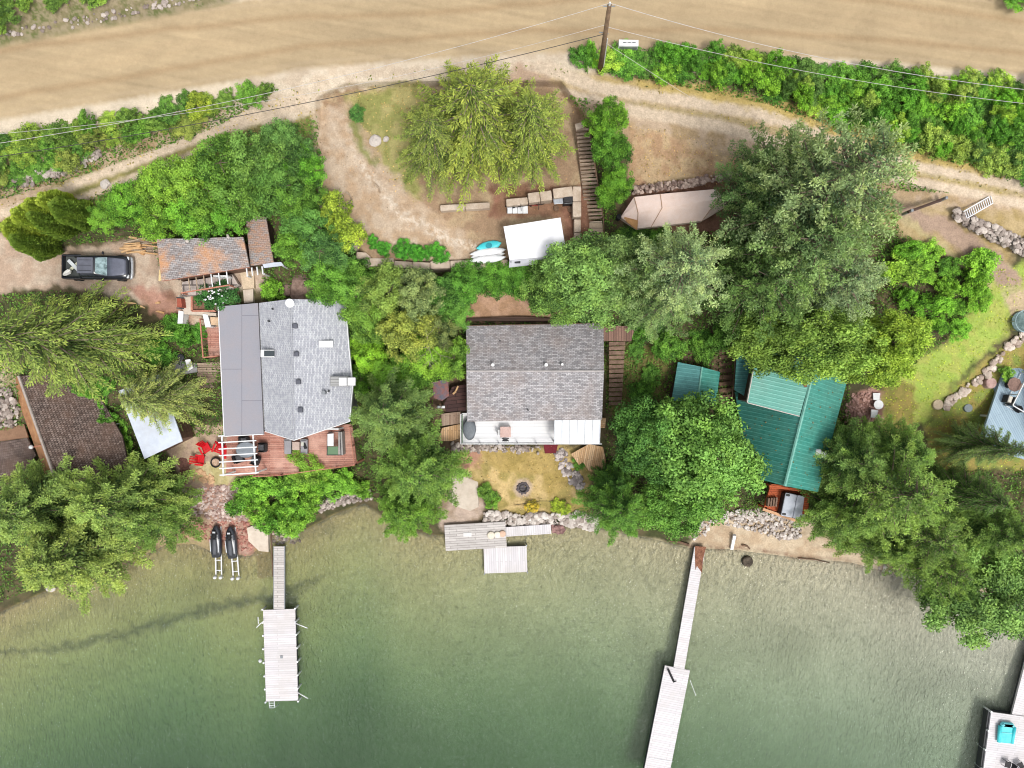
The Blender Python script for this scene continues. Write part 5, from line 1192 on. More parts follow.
for s in (-1,1): T.part('wheel', MB().lathe((0,0,0), [(.02,-.03),(.12,-.03),(.12,.03),(.02,.03)], 12, M=M @ Matrix.Translation((.3+s*.28,-.28,.12)) @ Matrix.Rotation(pi/2, 4, 'X')), BLACK)
for i, (u, v, r) in enumerate(((556,209,.22),(571,210,.28))): solo('firewood_round', MB().lathe(P(u,v,zt), [(r,0),(r*.95,.3),(0,.31)], 10), TIMB, ['smaller round of firewood west of the barbecue', 'larger round of firewood south of the barbecue'][i], 'wood')
solo('plank', MB().tube(P(563,246,zt+.15), P(576,244.5,zt+.15), .09, n=4), LUMB, 'tan plank running from the east corner of the white canopy to the block wall', 'plank')

# block retaining walls: each wall one thing, its courses its own pattern
def block_wall(lb, runs, grp=None):
    pts = [p for r in runs for p in r[0]]
    T = Thing('block_wall', lb, 'retaining wall', G(*pts[0]), group=grp)
    for pl, zt_, zb_, wpx, blen in runs:
        for (a, b) in zip(pl[:-1], pl[1:]):
            A, B = P(a[0],a[1],zt_), P(b[0],b[1],zt_); L = (B-A).length; n = max(1, round(L/blen)); rz = atan2(B.y-A.y, B.x-A.x); w_ = wpx*(HC-zt_)/F
            for i in range(n):
                c = A.lerp(B, (i+.5)/n); dz = rnd.uniform(-.02, .02)
                T.part('block', MB().box((c.x, c.y, (zt_+zb_)/2+dz), (L/n-.03, w_*rnd.uniform(.97,1.03), zt_-zb_), rz+rnd.uniform(-.008,.008), bev=.05), BLOCK)
block_wall('long row of big concrete blocks holding the south edge of the dirt terrace', [([(364,262),(394,262)], 7.55, 5.5, 8, 1.5), ([(394,264),(430,266)], 7.5, 5.5, 7, 1.6), ([(430,265),(470,263.5),(508,263)], 7.6, 5.5, 7.5, 1.5)])
block_wall('stepped concrete blocks at the west edge of the dirt terrace below the yellow bush', [([(321,186),(321,212)], 7.6, 5.8, 6, 1.8), ([(346,238),(357,247)], 7.5, 5.5, 8, 1.1), ([(356,255),(371,256)], 7.3, 5.3, 7, 1.2)])
block_wall('wall of concrete blocks between the big spreading cedar and the barbecue', [([(440,208),(490,205)], 8.2, 7.3, 6, 1.6), ([(506,202.5),(528,200.5)], 8.4, 7.3, 7, 1.3), ([(528,198),(552,195)], 8.6, 7.3, 10, .95), ([(553,193.5),(573,191)], 8.6, 7.3, 10, 1.6)])
block_wall('two long concrete blocks running down beside the barbecue to the stairs', [([(577,186),(577,217)], 8.5, 7.3, 8.5, 1.3), ([(577.5,219),(577.5,246)], 8.2, 7.2, 7, 1.2)])

# stairs from the road
T = Thing('plank_stairs', 'long narrow flight of weathered plank stairs going down from the gravel track', 'stairs', G(590,185))
n = 24
for i in range(n):
    t = i/(n-1.); v = 129+88*t; u = 582.5+12*t; w_ = 6.5+2.2*t; z = 8.85-1.5*t
    T.part('tread', MB().prism([(u-w_,v),(u+w_,v-1.0),(u+w_,v+1.4),(u-w_,v+2.4)], z, z-.1), OLDW)
for s in (-1,1): T.part('stringer', MB().tube(P(582.5+s*6.5,128,8.75), P(594.5+s*8.6,219,7.2), .08, n=4), TIMB)
T.part('landing', MB().prism([(575,124),(583,122),(584,127.5),(576,130)], 9.0, 8.8), BLOCK)
T.part('landing', MB().prism([(582,222),(602,221),(603,232),(583,233)], 7.25, 7.05), mat('pale landing boards', S(206,188,166), .85, pat='plank', c2=S(186,166,142), size=(2,.4)), ang=0)
for i in range(7):
    v = 234+i*3.3; z = 7.0-.2*i; T.part('tread', MB().prism([(592,v),(603,v-.3),(603.2,v+1.8),(592,v+2.1)], z, z-.1), OLDW)
T.part('handrail', MB().path([P(589,128,9.7), P(603.5,220,8.1), P(604.5,250,6.7)], .04, 5), TIMB)
for k, (u, v, z) in enumerate(((589.3,130,9.7),(596,172,8.95),(603,217,8.15),(604.3,248,6.8))): q = P(u,v,z); T.part('post', MB().box((q.x,q.y,z-.7), (.08,.08,1.4)), TIMB)

# ================================================================ boat under a tan cover
T = Thing('covered_boat', 'long boat under a tan tarpaulin beside the dry stone wall', 'boat', G(670,210))
z0 = hz1(672,208)
ridge = [P(621,217,z0+1.0), P(638,213,z0+1.5), P(662,208,z0+1.62), P(718,199,z0+1.6), P(725,203,z0+1.2)]
top = [P(621,216.5,z0+.8), P(634,197,z0+1.2), P(660,194,z0+1.3), P(716,189,z0+1.3), P(726,202,z0+1.1)]
bot = [P(621,218,z0+.8), P(637,228.5,z0+.9), P(651,227,z0+1.0), P(702,221,z0+1.05), P(727,206,z0+1.0)]
c = MB(); o_ = []
rings = []
for i in range(5):
    a, b, r = top[i], bot[i], ridge[i]
    rings.append([Vector((a.x,a.y,a.z-.55)), a, a.lerp(r,.5)+Vector((0,0,.06)), r, r.lerp(b,.5)+Vector((0,0,.03)), b, Vector((b.x,b.y,b.z-.5))])
T.part('cover', c.loft(rings), TARP)
for i in (1, 2, 3): T.part('cover_seam', MB().path([p+Vector((0,0,.03)) for p in rings[i][1:6]], .035, 4), mat('tan seam', S(196,160,132)))
T.part('cover_panel', MB().slab([rings[0][5].lerp(rings[1][5], .15)+Vector((0,0,.08)), rings[1][5]+Vector((0,-.15,.06)), rings[1][4]+Vector((0,0,.1)), rings[0][3]+Vector((.2,0,.1))], .06), mat('ochre tarpaulin', S(222,170,116), .8, vary=.08))
T.part('hull', MB().loft([[Vector((p.x, p.y, z0+h)).lerp(Vector((P(672,208,z0).x, P(672,208,z0).y, z0+h)), k) for p in (top[0],top[1],top[2],top[3],top[4],bot[4],bot[3],bot[2],bot[1])][::-1] for h, k in ((.25,.3),(.6,.1),(.85,.05))]), OFFW)
T.part('outboard', MB().box(P(618.5,217.5,z0+.9), (.35,.4,.7), bev=.1), BLACK)
T.part('trailer', MB().box(P(672,208,z0+.22), (5.4,.12,.12), ang_px((621,217),(724,201))).box(P(672,208,z0+.22), (.12,1.8,.1), ang_px((621,217),(724,201))), GREYM)
for s in (-1,1): T.part('wheel', MB().lathe((0,0,0), [(.1,-.09),(.28,-.09),(.3,0),(.28,.09),(.1,.09)], 16, M=Matrix.Translation(P(664,208,z0)+Vector((.1,s*.95,.28))) @ Matrix.Rotation(ang_px((621,217),(724,201)), 4, 'Z') @ Matrix.Rotation(pi/2, 4, 'X')), BLACK)

# ================================================================ utility pole, wires, mailboxes, gate
pb, pt = G(600,72), P(609,5,18.4)
pb = G(600,72); zt_ = 18.6; ptop = P(609.5,5,zt_)
T = Thing('utility_pole', 'leaning brown wooden utility pole beside the dirt road', 'pole', pb)
T.part('shaft', MB().tube(pb-Vector((0,0,.3)), ptop, .19, .13, n=12), mat('weathered pole wood', S(140,116,92), .9, c2=S(108,88,70), vary=.25), smooth=True)
T.part('insulator', MB().tube(ptop, ptop+Vector((.0,0,.28)), .07, .05, n=8), OFFW); T.part('bracket', MB().tube(ptop+Vector((-.35,0,-.15)), ptop+Vector((.35,0,-.15)), .04), GREYM)
pm_ = pb.lerp(ptop, .62); T.part('bracket', MB().tube(pm_+Vector((-.4,.1,0)), pm_+Vector((.2,0,0)), .04), GREYM); T.part('conduit', MB().tube(pb.lerp(ptop,.1)+Vector((.2,0,0)), pb.lerp(ptop,.55)+Vector((.18,0,0)), .035), OFFW)
def wire(lb, a, b, sag, m, r=.022):
    r *= .75
    n = 24; pts = [a.lerp(b, i/n)-Vector((0,0,sag*4*(i/n)*(1-i/n))) for i in range(n+1)]
    solo('power_line', MB().path(pts, r, 5), m, lb, 'wire')
CW = mat('pale cable', S(206,200,196), .5); CD = mat('dark cable', S(70,66,66), .6)
wire('highest pale wire from the pole top to the upper left over the road', ptop+Vector((0,0,.2)), P(-80,155,16.5), 1.8, CW, .02)
wire('dark lower wire from the pole across the track to the left edge', pb.lerp(ptop,.62), P(-80,168,14.0), 1.5, CD, .03)
wire('second pale wire from the pole to the left, just below the highest', pb.lerp(ptop,.75), P(-80,140,15.5), 2.6, CW, .016)
wire('highest pale wire from the pole top to the right over the road', ptop+Vector((0,0,.2)), P(1110,98,16.5), 1.6, CW, .022)
wire('lower pale wire from the pole to the right over the roadside shrubs', pb.lerp(ptop,.72), P(1110,112,14.5), 1.4, CW, .02)
wire('thin pale guy wire from the pole down to the gravel track', pb.lerp(ptop,.5), G(690,97), .05, CW, .018)
wire('thin pale wire running north from the pole top', ptop, P(606,-90,17), .5, CW, .016)
T = Thing('mailbox_unit', 'white mailbox cabinet on dark legs in the shrubs east of the utility pole', 'mailbox', G(628,46))
zm = hz1(628,46)+1.0
T.part('cabinet', MB().prism([(619,39.5),(638.5,40),(638.5,46),(619,45.5)], zm+.35, zm-.25), WHITE); T.part('front', MB().prism([(620,46.2),(637.5,46.6),(637.5,47.4),(620,47)], zm+.2, zm-.3), GREYM)
for u in (622, 636): T.part('leg', MB().box(P(u,45,zm-.75), (.12,.12,1.0)), BLACK)
for i in range(3): T.part('slot', MB().prism([(623+i*4.6,42.2),(626.5+i*4.6,42.3),(626.5+i*4.6,42.9),(623+i*4.6,42.8)], zm+.365, zm+.35), DARK)
T = Thing('road_gate', 'closed dark metal bar gate across the earth driveway behind the big fir', 'gate', G(925,207)); zg_ = hz1(925,207)
T.part('bar', MB().tube(P(908,212,zg_+1.0), P(941,200,zg_+1.0), .11, n=6), mat('dark brown steel', S(86,66,58), .6)); T.part('bar', MB().tube(P(908,212,zg_+.6), P(941,200,zg_+.6), .07, n=6), mat('dark brown steel', S(86,66,58), .6))
for u, v in ((907.5,212.3),(941.5,199.8)): T.part('post', MB().box(P(u,v,zg_+.6), (.2,.2,1.3), bev=.03), GREYM)
T = Thing('lattice_rack', 'white lattice panel lying aslant at the west end of the rock wall', 'lattice', G(978,208)); zl_ = hz1(978,208)+.35
A, B = P(965,215,zl_), P(991,200,zl_); d = (B-A).normalized(); nn = Vector((-d.y,d.x,0))*.28
for s in (-1,1): T.part('rail', MB().tube(A+nn*s, B+nn*s, .05, n=4), WHITE)
for i in range(14): a = A.lerp(B, i/13.); T.part('bar', MB().tube(a-nn, a+nn+d*.12, .035, n=4), WHITE)

# ================================================================ lumber, logs, loose boards
for i in range(15):
    u0 = 120+rnd.uniform(0,10); v0 = 240+i*.85+rnd.uniform(-1,1); L = rnd.uniform(16,32); a = rnd.uniform(-.5,.35)
    z = hz1(u0,v0)+.1+.05*(i%5)
    solo('lumber_piece', MB().tube(P(u0,v0+2,z), P(min(u0+L*cos(a),158),v0+2+L*sin(a)*.6,z+.15), rnd.uniform(.05,.1), n=4), LUMB if i%3 else LOG, 'tan length of wood in the loose lumber pile west of the garage', 'lumber', 'lumber pile by the garage')
for i, (a, b, lb) in enumerate((((129,237),(145,240),'board furthest from the truck at the north of the lumber pile'),((130,248),(144,254.5),'single board lying apart south of the lumber pile'),((124,303),(160,302.5),'long tan pole lying on the red earth near the drooping cedar'),((140,306),(164,313),'tan pole lying closest to the drooping cedar'))):
    solo('board', MB().tube(G(a[0],a[1],.1), G(b[0],b[1],.12), .09, n=5), LUMB, lb, 'wood')
for i, (a, b, r, lb) in enumerate((((375,184),(380,193),.1,'short pale stick on the dry terrace west of the spreading cedar'),((346,192),(352,200),.09,'bent pale branch at the west side of the dirt terrace'),((689,545),(668,541),.13,'long brown log in the shallows west of the slanting dock'),((742,545),(750,549),.1,'short log on the sand beside the slanting dock'),((798,558),(830,563),.05,'thin dark stick at the water line south of the orange porch'))):
    solo('branch', MB().path([G(a[0],a[1],.12), G((a[0]+b[0])/2+1,(a[1]+b[1])/2-1,.14), G(b[0],b[1],.1)], r, 6, r*.6), LOG if i < 2 else TIMB, lb, 'log')
T = Thing('white_post_board', 'short white board standing slantwise on the sand east of the slanting dock', 'board', G(733,542)); T.part('board', MB().tube(G(731.5,549,.15), G(734.5,535,.55), .17, n=4), WHITE); T.part('foot', MB().box(G(734,537,.1), (.2,.2,.5)), TIMB)
solo('tree_stump', MB().lathe(P(747,561,0), [(.7,-.9),(.5,-.2),(.44,.25),(.36,.3),(0,.22)], 12), mat('wet dark stump', S(98,88,76), .9, c2=S(60,54,46), vary=.3), 'dark stump standing in the shallow water off the sandy beach', 'stump')
mb = MB()
for i in range(10): t = i*.63; mb.path([P(747,561,-.05), P(747,561,-.15)+Vector((cos(t)*.7,sin(t)*.6,-.05)), P(747,561,-.3)+Vector((cos(t+.2)*1.0,sin(t+.2)*.9,-.1))], .07, 5, .02)
mb.build('roots', mat('wet dark stump', S(98,88,76)), bpy.data.objects['tree_stump'], bpy.data.objects['tree_stump'].location)
T = Thing('fire_pit', 'dark round stone fire pit in the middle of the dry lawn', 'fire pit', G(523,488)); c0 = G(523,488)
for i in range(11): t = i*2*pi/11; T.part('stone', MB().rock(c0+Vector((cos(t)*.42,sin(t)*.42,.1)), .15, seed=i), mat('sooty stone', S(104,96,98), .9, vary=.3))
T.part('ash', MB().lathe(c0, [(.38,-.05),(.36,.06),(0,.09)], 14), mat('grey ash', S(128,120,122), .95, c2=S(64,60,62), vary=.4))
T.part('grate', MB().ring(c0+Vector((0,0,.2)), .3, .025, 18).tube(c0+Vector((-.3,0,.2)), c0+Vector((.3,0,.2)), .02), BLACK)
solo('concrete_pad', MB().prism([(452,478),(459,474.5),(478,482),(478.5,507),(470,511),(452,505)], 1.05, -.2), CONC, 'pale concrete pad between the dry lawn and the short dock', 'pad')
solo('concrete_ramp', MB().slab([P(247,528,.75), P(257,524,.8), P(268,535,.7), P(268.5,552,.12), P(259,551,.1), P(248.5,541,.5)], .5), CONC, 'pale cracked concrete slab beside the two jet skis', 'slab')
solo('steel_edge', MB().tube(P(271,533,.6), P(273,577,-.05), .05, n=4), TIMB, 'thin rusty edge running into the water beside the narrow gangway', 'edge')
T = Thing('garden_fence', 'low dark wire fence along the flower bed at the lake side of the dry lawn', 'fence', G(545,502))
T.part('wire', MB().path([G(515,505,.5), G(540,501,.5), G(566,501,.5)], .02), BLACK)
for u, v in ((515,505),(528,503),(540,501),(553,501),(566,501)): T.part('picket', MB().tube(G(u,v,-.1), G(u,v,.6), .03), BLACK)
for i, (u, v, r, lb) in enumerate(((375,141,.5,'large white boulder in the dry grass west of the spreading cedar'),(386,139,.28,'smaller white boulder in the dry grass beside the large one'),(305,291.5,1.3,'big brown flat topped boulder just north of the grey house'),(287,290,.5,'small brown boulder beside the big one north of the grey house'),(51,588,.45,'white boulder at the water under the big left tree'),(105,184,.4,'white rock lying beside the gravel track west of the shrubs'),(204,306,.4,'white boulder at the bottom of the flowering bush'))):
    solo('boulder', MB().rock(G(u,v,.1), r, .6, seed=i+3, n=10), ROCKW if i not in (2,3) else mat('brown boulder', S(176,150,136), .95, c2=S(132,108,96), vary=.2), lb, 'boulder', smooth=False)
# ================================================================ dry stone walls and riprap
def bank(name, lb, cat, pts, n, r0, r1, m, zoff=.0, stuff=True, poly=None, pile=.0, group=None):
    """stones scattered along a line (u,v,width) or inside a polygon"""
    R = random.Random(hash(lb) % 1000 if False else len(lb)*7+n); mb = MB()
    for i in range(n):
        if poly:
            for _ in range(60):
                u = R.uniform(min(p[0] for p in poly), max(p[0] for p in poly)); v = R.uniform(min(p[1] for p in poly), max(p[1] for p in poly))
                ins = False; j = len(poly)-1
                for k in range(len(poly)):
                    (xi, yi), (xj, yj) = poly[k], poly[j]
                    if (yi > v) != (yj > v) and u < (xj-xi)*(v-yi)/(yj-yi)+xi: ins = not ins
                    j = k
                if ins: break
        else:
            t = R.random()*(len(pts)-1); k = int(t); f = t-k; a, b = pts[k], pts[k+1]
            dx, dy = b[0]-a[0], b[1]-a[1]; L = sqrt(dx*dx+dy*dy); o = R.uniform(-.5,.5)*(a[2]+(b[2]-a[2])*f)
            u = a[0]+dx*f-dy/L*o; v = a[1]+dy*f+dx/L*o
        r = r0+(r1-r0)*R.random()**1.8
        mb.rock(G(u, v, zoff+R.random()*pile), r, .6, seed=R.random(), n=6)
    o = solo(name, mb, m, lb, cat, group, kind='stuff' if stuff else None); return o
bank('stone_wall', 'dark dry stone wall on the slope north of the covered boat', 'stone wall', [(633,190,7),(660,187,8),(690,183,7),(720,177,7),(738,175,5)], 330, .08, .22, ROCKB, .1, False, pile=.5)
bank('stone_wall', 'grey rock wall beside the earth driveway at the right edge', 'stone wall', [(955,212,8),(975,224,12),(1000,236,13),(1030,250,16),(1060,262,16)], 480, .10, .30, ROCKM, .1, False, pile=.5)
bank('stone_edging', 'curving pale stone edging through the right hand lawn', 'stone edging', [(944,408,5),(952,400,6),(970,386,6),(990,370,6),(1005,350,6),(1024,336,9),(1050,322,9)], 110, .14, .34, mat('pale edging stone', S(230,216,202), .9, c2=S(160,140,126), vary=.2, pat='island'), .06, False, pile=.15)
bank('riprap', 'white boulder riprap at the lake edge of the dry lawn', 'riprap', [(484,518,12),(520,520,12),(556,519,11),(580,519,14),(598,526,12)], 620, .06, .32, ROCKW, .05, pile=.25)
bank('riprap', 'white stone bank on the beach south of the orange porch', 'riprap', None, 620, .05, .22, ROCKW, .05, poly=[(690,520),(700,514),(760,508),(800,522),(802,535),(790,541),(740,528),(716,522),(704,535),(694,540)], pile=.12)
bank('riprap', 'grey and white stone bank along the shore below the cedar deck', 'riprap', [(318,508,10),(345,499,10),(372,494,10)], 320, .06, .22, ROCKM, .1, pile=.4)
bank('riprap', 'low stones under the lakeside edge of the white deck', 'riprap', [(452,446,8),(470,448,8),(505,449,6),(540,450,7)], 200, .07, .22, ROCKM, .05, pile=.2)
bank('stone_path', 'dark and pale flagstones stepping down beside the kite shaped platform', 'stone path', [(558,450,10),(566,466,12),(574,478,12),(583,486,9)], 110, .10, .32, mat('mixed flagstone', S(224,212,206), .9, c2=S(110,100,98), vary=.2, pat='island'), 0, False, pile=.1)
bank('cobble_beach', 'pinkish cobbles covering the beach above the jet skis', 'cobbles', None, 700, .05, .2, GRAVEL, .0, poly=[(178,490),(240,484),(246,500),(250,520),(214,522),(205,518),(180,512)], pile=.06)
bank('cobble_beach', 'reddish stones along the water line around the jet skis', 'cobbles', None, 420, .05, .17, mat('reddish cobble', S(204,150,134), .95, c2=S(146,92,82), vary=.2, pat='island'), .0, poly=[(172,524),(214,522),(250,520),(262,536),(246,556),(236,548),(205,540),(176,538)], pile=.05)
bank('garden_stones', 'tan stones around the grass south of the red chairs', 'stones', [(192,478,5),(204,482,8),(214,478,4),(194,470,4)], 34, .1, .26, mat('tan stone', S(220,180,140), .9, vary=.2), .03, False)
bank('rubble', 'rough rubble heap west of the shake cabin', 'rubble', None, 170, .09, .3, ROCKM, .1, poly=[(-10,392),(8,388),(20,410),(18,426),(-10,428)], pile=.4)
bank('rubble', 'rubble strip in the weeds between the two gravel tracks at the left', 'rubble', [(14,184,10),(40,176,12),(70,168,10),(100,152,8)], 200, .08, .26, ROCKM, .1, pile=.2)
bank('cobbles', 'reddish cobble bed east of the teal roof', 'cobbles', None, 300, .05, .16, mat('pink gravel', S(208,170,158), .95, c2=S(140,104,94), vary=.2, pat='island'), .02, poly=[(848,396),(868,388),(876,392),(872,420),(884,430),(850,428),(842,420)], pile=.04)
bank('rocks', 'low stones in the shallows between the cedar deck bushes and the gangway', 'stones', None, 90, .06, .2, GRAVEL, .0, poly=[(270,532),(300,530),(300,542),(275,545)])
bank('rocks', 'pebbles strewn along the north verge of the dirt road', 'stones', None, 90, .08, .22, ROCKM, .05, poly=[(-10,38),(60,30),(130,16),(200,0),(210,-20),(150,4),(60,20),(-10,34)])
bank('rocks', 'small pale stones beside the trees along the right shore', 'stones', [(870,566,5),(920,578,6),(960,590,6),(1000,600,6)], 60, .08, .25, ROCKW, .05)
# ================================================================ foliage
def leaf_material(name, trans=.14, rough=.65):
    m, nt, b = newmat(name); L = nt.links.new
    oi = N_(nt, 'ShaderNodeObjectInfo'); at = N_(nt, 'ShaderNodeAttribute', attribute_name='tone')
    dk = mixc(nt, 1.0, oi.outputs['Color'], (.22,.30,.34,1), 'MULTIPLY'); lt = mixc(nt, 1.0, oi.outputs['Color'], (1.95,1.72,1.7,1), 'MULTIPLY')  # leaf highlights and shadows put into the dark and light tones
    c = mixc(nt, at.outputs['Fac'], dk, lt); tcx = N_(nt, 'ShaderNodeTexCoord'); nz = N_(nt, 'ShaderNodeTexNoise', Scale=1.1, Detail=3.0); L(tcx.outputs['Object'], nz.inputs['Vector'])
    c = mixc(nt, ramp(nt, nz.outputs[0], .42, .68, 0, .8), c, mixc(nt, 1.0, c, (1.16,1.04,.82,1), 'MULTIPLY')); c = mixc(nt, ramp(nt, nz.outputs[0], .5, .3, 0, .7), c, mixc(nt, 1.0, c, (.76,.82,.72,1), 'MULTIPLY')); L(c, b.inputs['Base Color'])
    b.inputs['Roughness'].default_value = rough; b.inputs['Specular IOR Level'].default_value = .25
    tr = N_(nt, 'ShaderNodeBsdfTranslucent'); L(mixc(nt, 1.0, c, (1.1,1.15,.5,1), 'MULTIPLY'), tr.inputs['Color'])
    mx = N_(nt, 'ShaderNodeMixShader'); mx.inputs[0].default_value = trans; L(b.outputs[0], mx.inputs[1]); L(tr.outputs[0], mx.inputs[2])
    L(mx.outputs[0], nt.nodes['Material Output'].inputs['Surface']); return m
LEAF = leaf_material('leaves'); BARK = mat('bark', S(150,134,118), .95, c2=S(104,88,74), vary=.3); BARKG = mat('grey dead bark', S(176,164,152), .95, c2=S(140,126,114), vary=.2)

def leaf_quads(pos, a, b):
    """rhombic leaves: centre, half long axis, half short axis"""
    v = np.stack([pos-a, pos+b*1.0-a*.1, pos+a, pos-b*1.0-a*.1], 1).reshape(-1, 3)
    return v, np.arange(len(v)).reshape(-1, 4)
def unit(v): return v/np.maximum(np.linalg.norm(v, axis=-1, keepdims=True), 1e-6)
def rand_dirs(n, R, up=0.0):
    d = R.normal(size=(n, 3)); d[:, 2] += up; return unit(d)

def conifer_mesh(seed, h, r, style):
    """crown of drooping or spreading boughs; returns leaf mesh and wood builder"""
    R = np.random.RandomState(seed); P_, A_, B_, T_ = [], [], [], []; wood = MB()
    st = dict(cedar=dict(n=135, z0=.10, droop=.42, rise=.10, tw=.11, tl=.20, ll=.20, lw=.020, hang=.55, clump=0, shape=.75),
              fir=dict(n=82, z0=.12, droop=.22, rise=.16, tw=.14, tl=.30, ll=.16, lw=.034, hang=.12, clump=.5, shape=.7),
              pine=dict(n=84, z0=.2, droop=.02, rise=.30, tw=.27, tl=.36, ll=.15, lw=.026, hang=-.25, clump=1.0, shape=.55))[style]
    nb = st['n']
    for i in range(nb):
        f = (i+R.rand())/nb; z = h*(st['z0']+(1-st['z0'])*f**.9)
        rr = r*((1-f)**st['shape'])*(.72+.45*R.rand()) + .22
        if f < .12: rr *= .8
        az = i*2.39996+R.normal()*.35
        d = np.array([cos(az), sin(az), 0.]); side = np.array([-sin(az), cos(az), 0.])
        n = max(4, int(rr/st['tw'])); s = np.linspace(.10, 1, n); bend = R.normal()*.12
        def pt(s): s = np.asarray(s)[..., None]; return np.array([0, 0, z])+d*rr*s+side*bend*rr*s*s+np.array([0, 0, 1.])*(st['rise']*s-st['droop']*s*s)*rr
        if True:
            wood.path([Vector(p) for p in pt([0, .3, .6, .85])], .025+.018*rr, 4, .012)
        tone_b = np.clip(R.normal(.48, .24), .0, 1)
        for k in range(n):
            base = pt(s[k]); tl = rr*st['tl']*(1.05-s[k])*(.7+.6*R.rand())+.20
            for sg in (-1, 1):
                td = unit(d*.75+side*sg*(.85+.3*R.rand())+np.array([0, 0, -st['hang']-.2*R.rand()])+R.normal(size=3)*.12)
                m = max(3, int(tl/.085)); q = (np.arange(m)+R.rand(m)*.6)/m
                p = base+td*tl*q[:, None]+np.array([0, 0, -1.])*(st['hang']*.35*tl*q*q)[:, None]+R.normal(size=(m, 3))*.035
                ld = unit(td+d*.35+R.normal(size=(m, 3))*(.28+.35*st['clump']))
                wd = unit(np.cross(ld, np.array([0, 0, 1.])+R.normal(size=(m, 3))*(.45+.4*st['clump'])))
                P_.append(p); L_ = st['ll']*(.7+.6*R.rand(m, 1)); A_.append(ld*L_*.5); B_.append(wd*st['lw']*(.7+.6*R.rand(m, 1))*1.5)
                T_.append(np.clip(tone_b*.40+.36*q*s[k]+.36*s[k]+R.normal(size=m)*.14-.18, 0, 1))  # paler growth at the tips; inner shade also put into the tone
            if st['clump'] and R.rand() < .25+.75*s[k]:
                m = int(16+26*st['clump']); c = base+side*R.normal()*tl*.4+np.array([0, 0, .08])
                dd = rand_dirs(m, R, .35); P_.append(c+dd*(.10+.16*R.rand(m, 1))); A_.append(dd*.085); B_.append(unit(np.cross(dd, R.normal(size=(m, 3))))*.028)
                T_.append(np.clip(tone_b*.6+.34*s[k]+.05+.16*dd[:, 2]+R.normal(size=m)*.12, 0, 1))  # tuft tops and outer tufts lighter, crown shading put into the tone
    # leader tuft
    m = 90; dd = rand_dirs(m, R, 1.2); P_.append(np.array([0, 0, h-.3])+dd*np.array([.3, .3, .55])*R.rand(m, 1)); A_.append(dd*.09); B_.append(unit(np.cross(dd, R.normal(size=(m, 3))))*.03); T_.append(R.rand(m)*.5+.4)
    trunk = MB().path([Vector((R.normal()*.05*h*.1, R.normal()*.05*h*.1, z)) if 0 < z < h else Vector((0, 0, z)) for z in (-.6, h*.2, h*.45, h*.7, h*.93)], .03*h*.55+.06, 8, .03)
    trunk.v += []; o = len(trunk.v); trunk.v += wood.v; trunk.f += [tuple(o+i for i in f) for f in wood.f]
    return np.concatenate(P_), np.concatenate(A_), np.concatenate(B_), np.concatenate(T_), trunk

def column_mesh(seed, h, r):
    R = np.random.RandomState(seed); n = 16000; f = R.rand(n)**.8; z = h*(.04+.96*f)
    az = R.rand(n)*2*pi; lob = 1+.16*np.sin(az*5+z*1.3+seed)+.1*np.sin(az*3-z*2.2)
    prof = np.minimum(1, .55+f*1.6)*np.sqrt(np.clip(1-f**2.6, 0, 1))+.03
    rr = r*prof*lob*(1-.45*R.rand(n)**2)
    p = np.stack([rr*np.cos(az), rr*np.sin(az), z], -1)+R.normal(size=(n, 3))*.02
    d = unit(np.stack([np.cos(az)*.5, np.sin(az)*.5, 1.0+0*az], -1)+R.normal(size=(n, 3))*.25)
    w = unit(np.cross(d, np.stack([np.cos(az), np.sin(az), 0*az], -1)+R.normal(size=(n, 3))*.4))
    t = np.clip(.25+.5*(rr/(r*prof*lob+1e-6)-.5)*1.2+.18*np.sin(az*5+z*1.3+seed)+R.normal(size=n)*.12+.15*f, 0, 1)  # grooves and inner leaves darker, crown shade put into the tone
    return p, d*.10, w*.035, t, MB().path([(0,0,-.4),(0,0,h*.5),(0,0,h*.85)], .07, 6, .02)

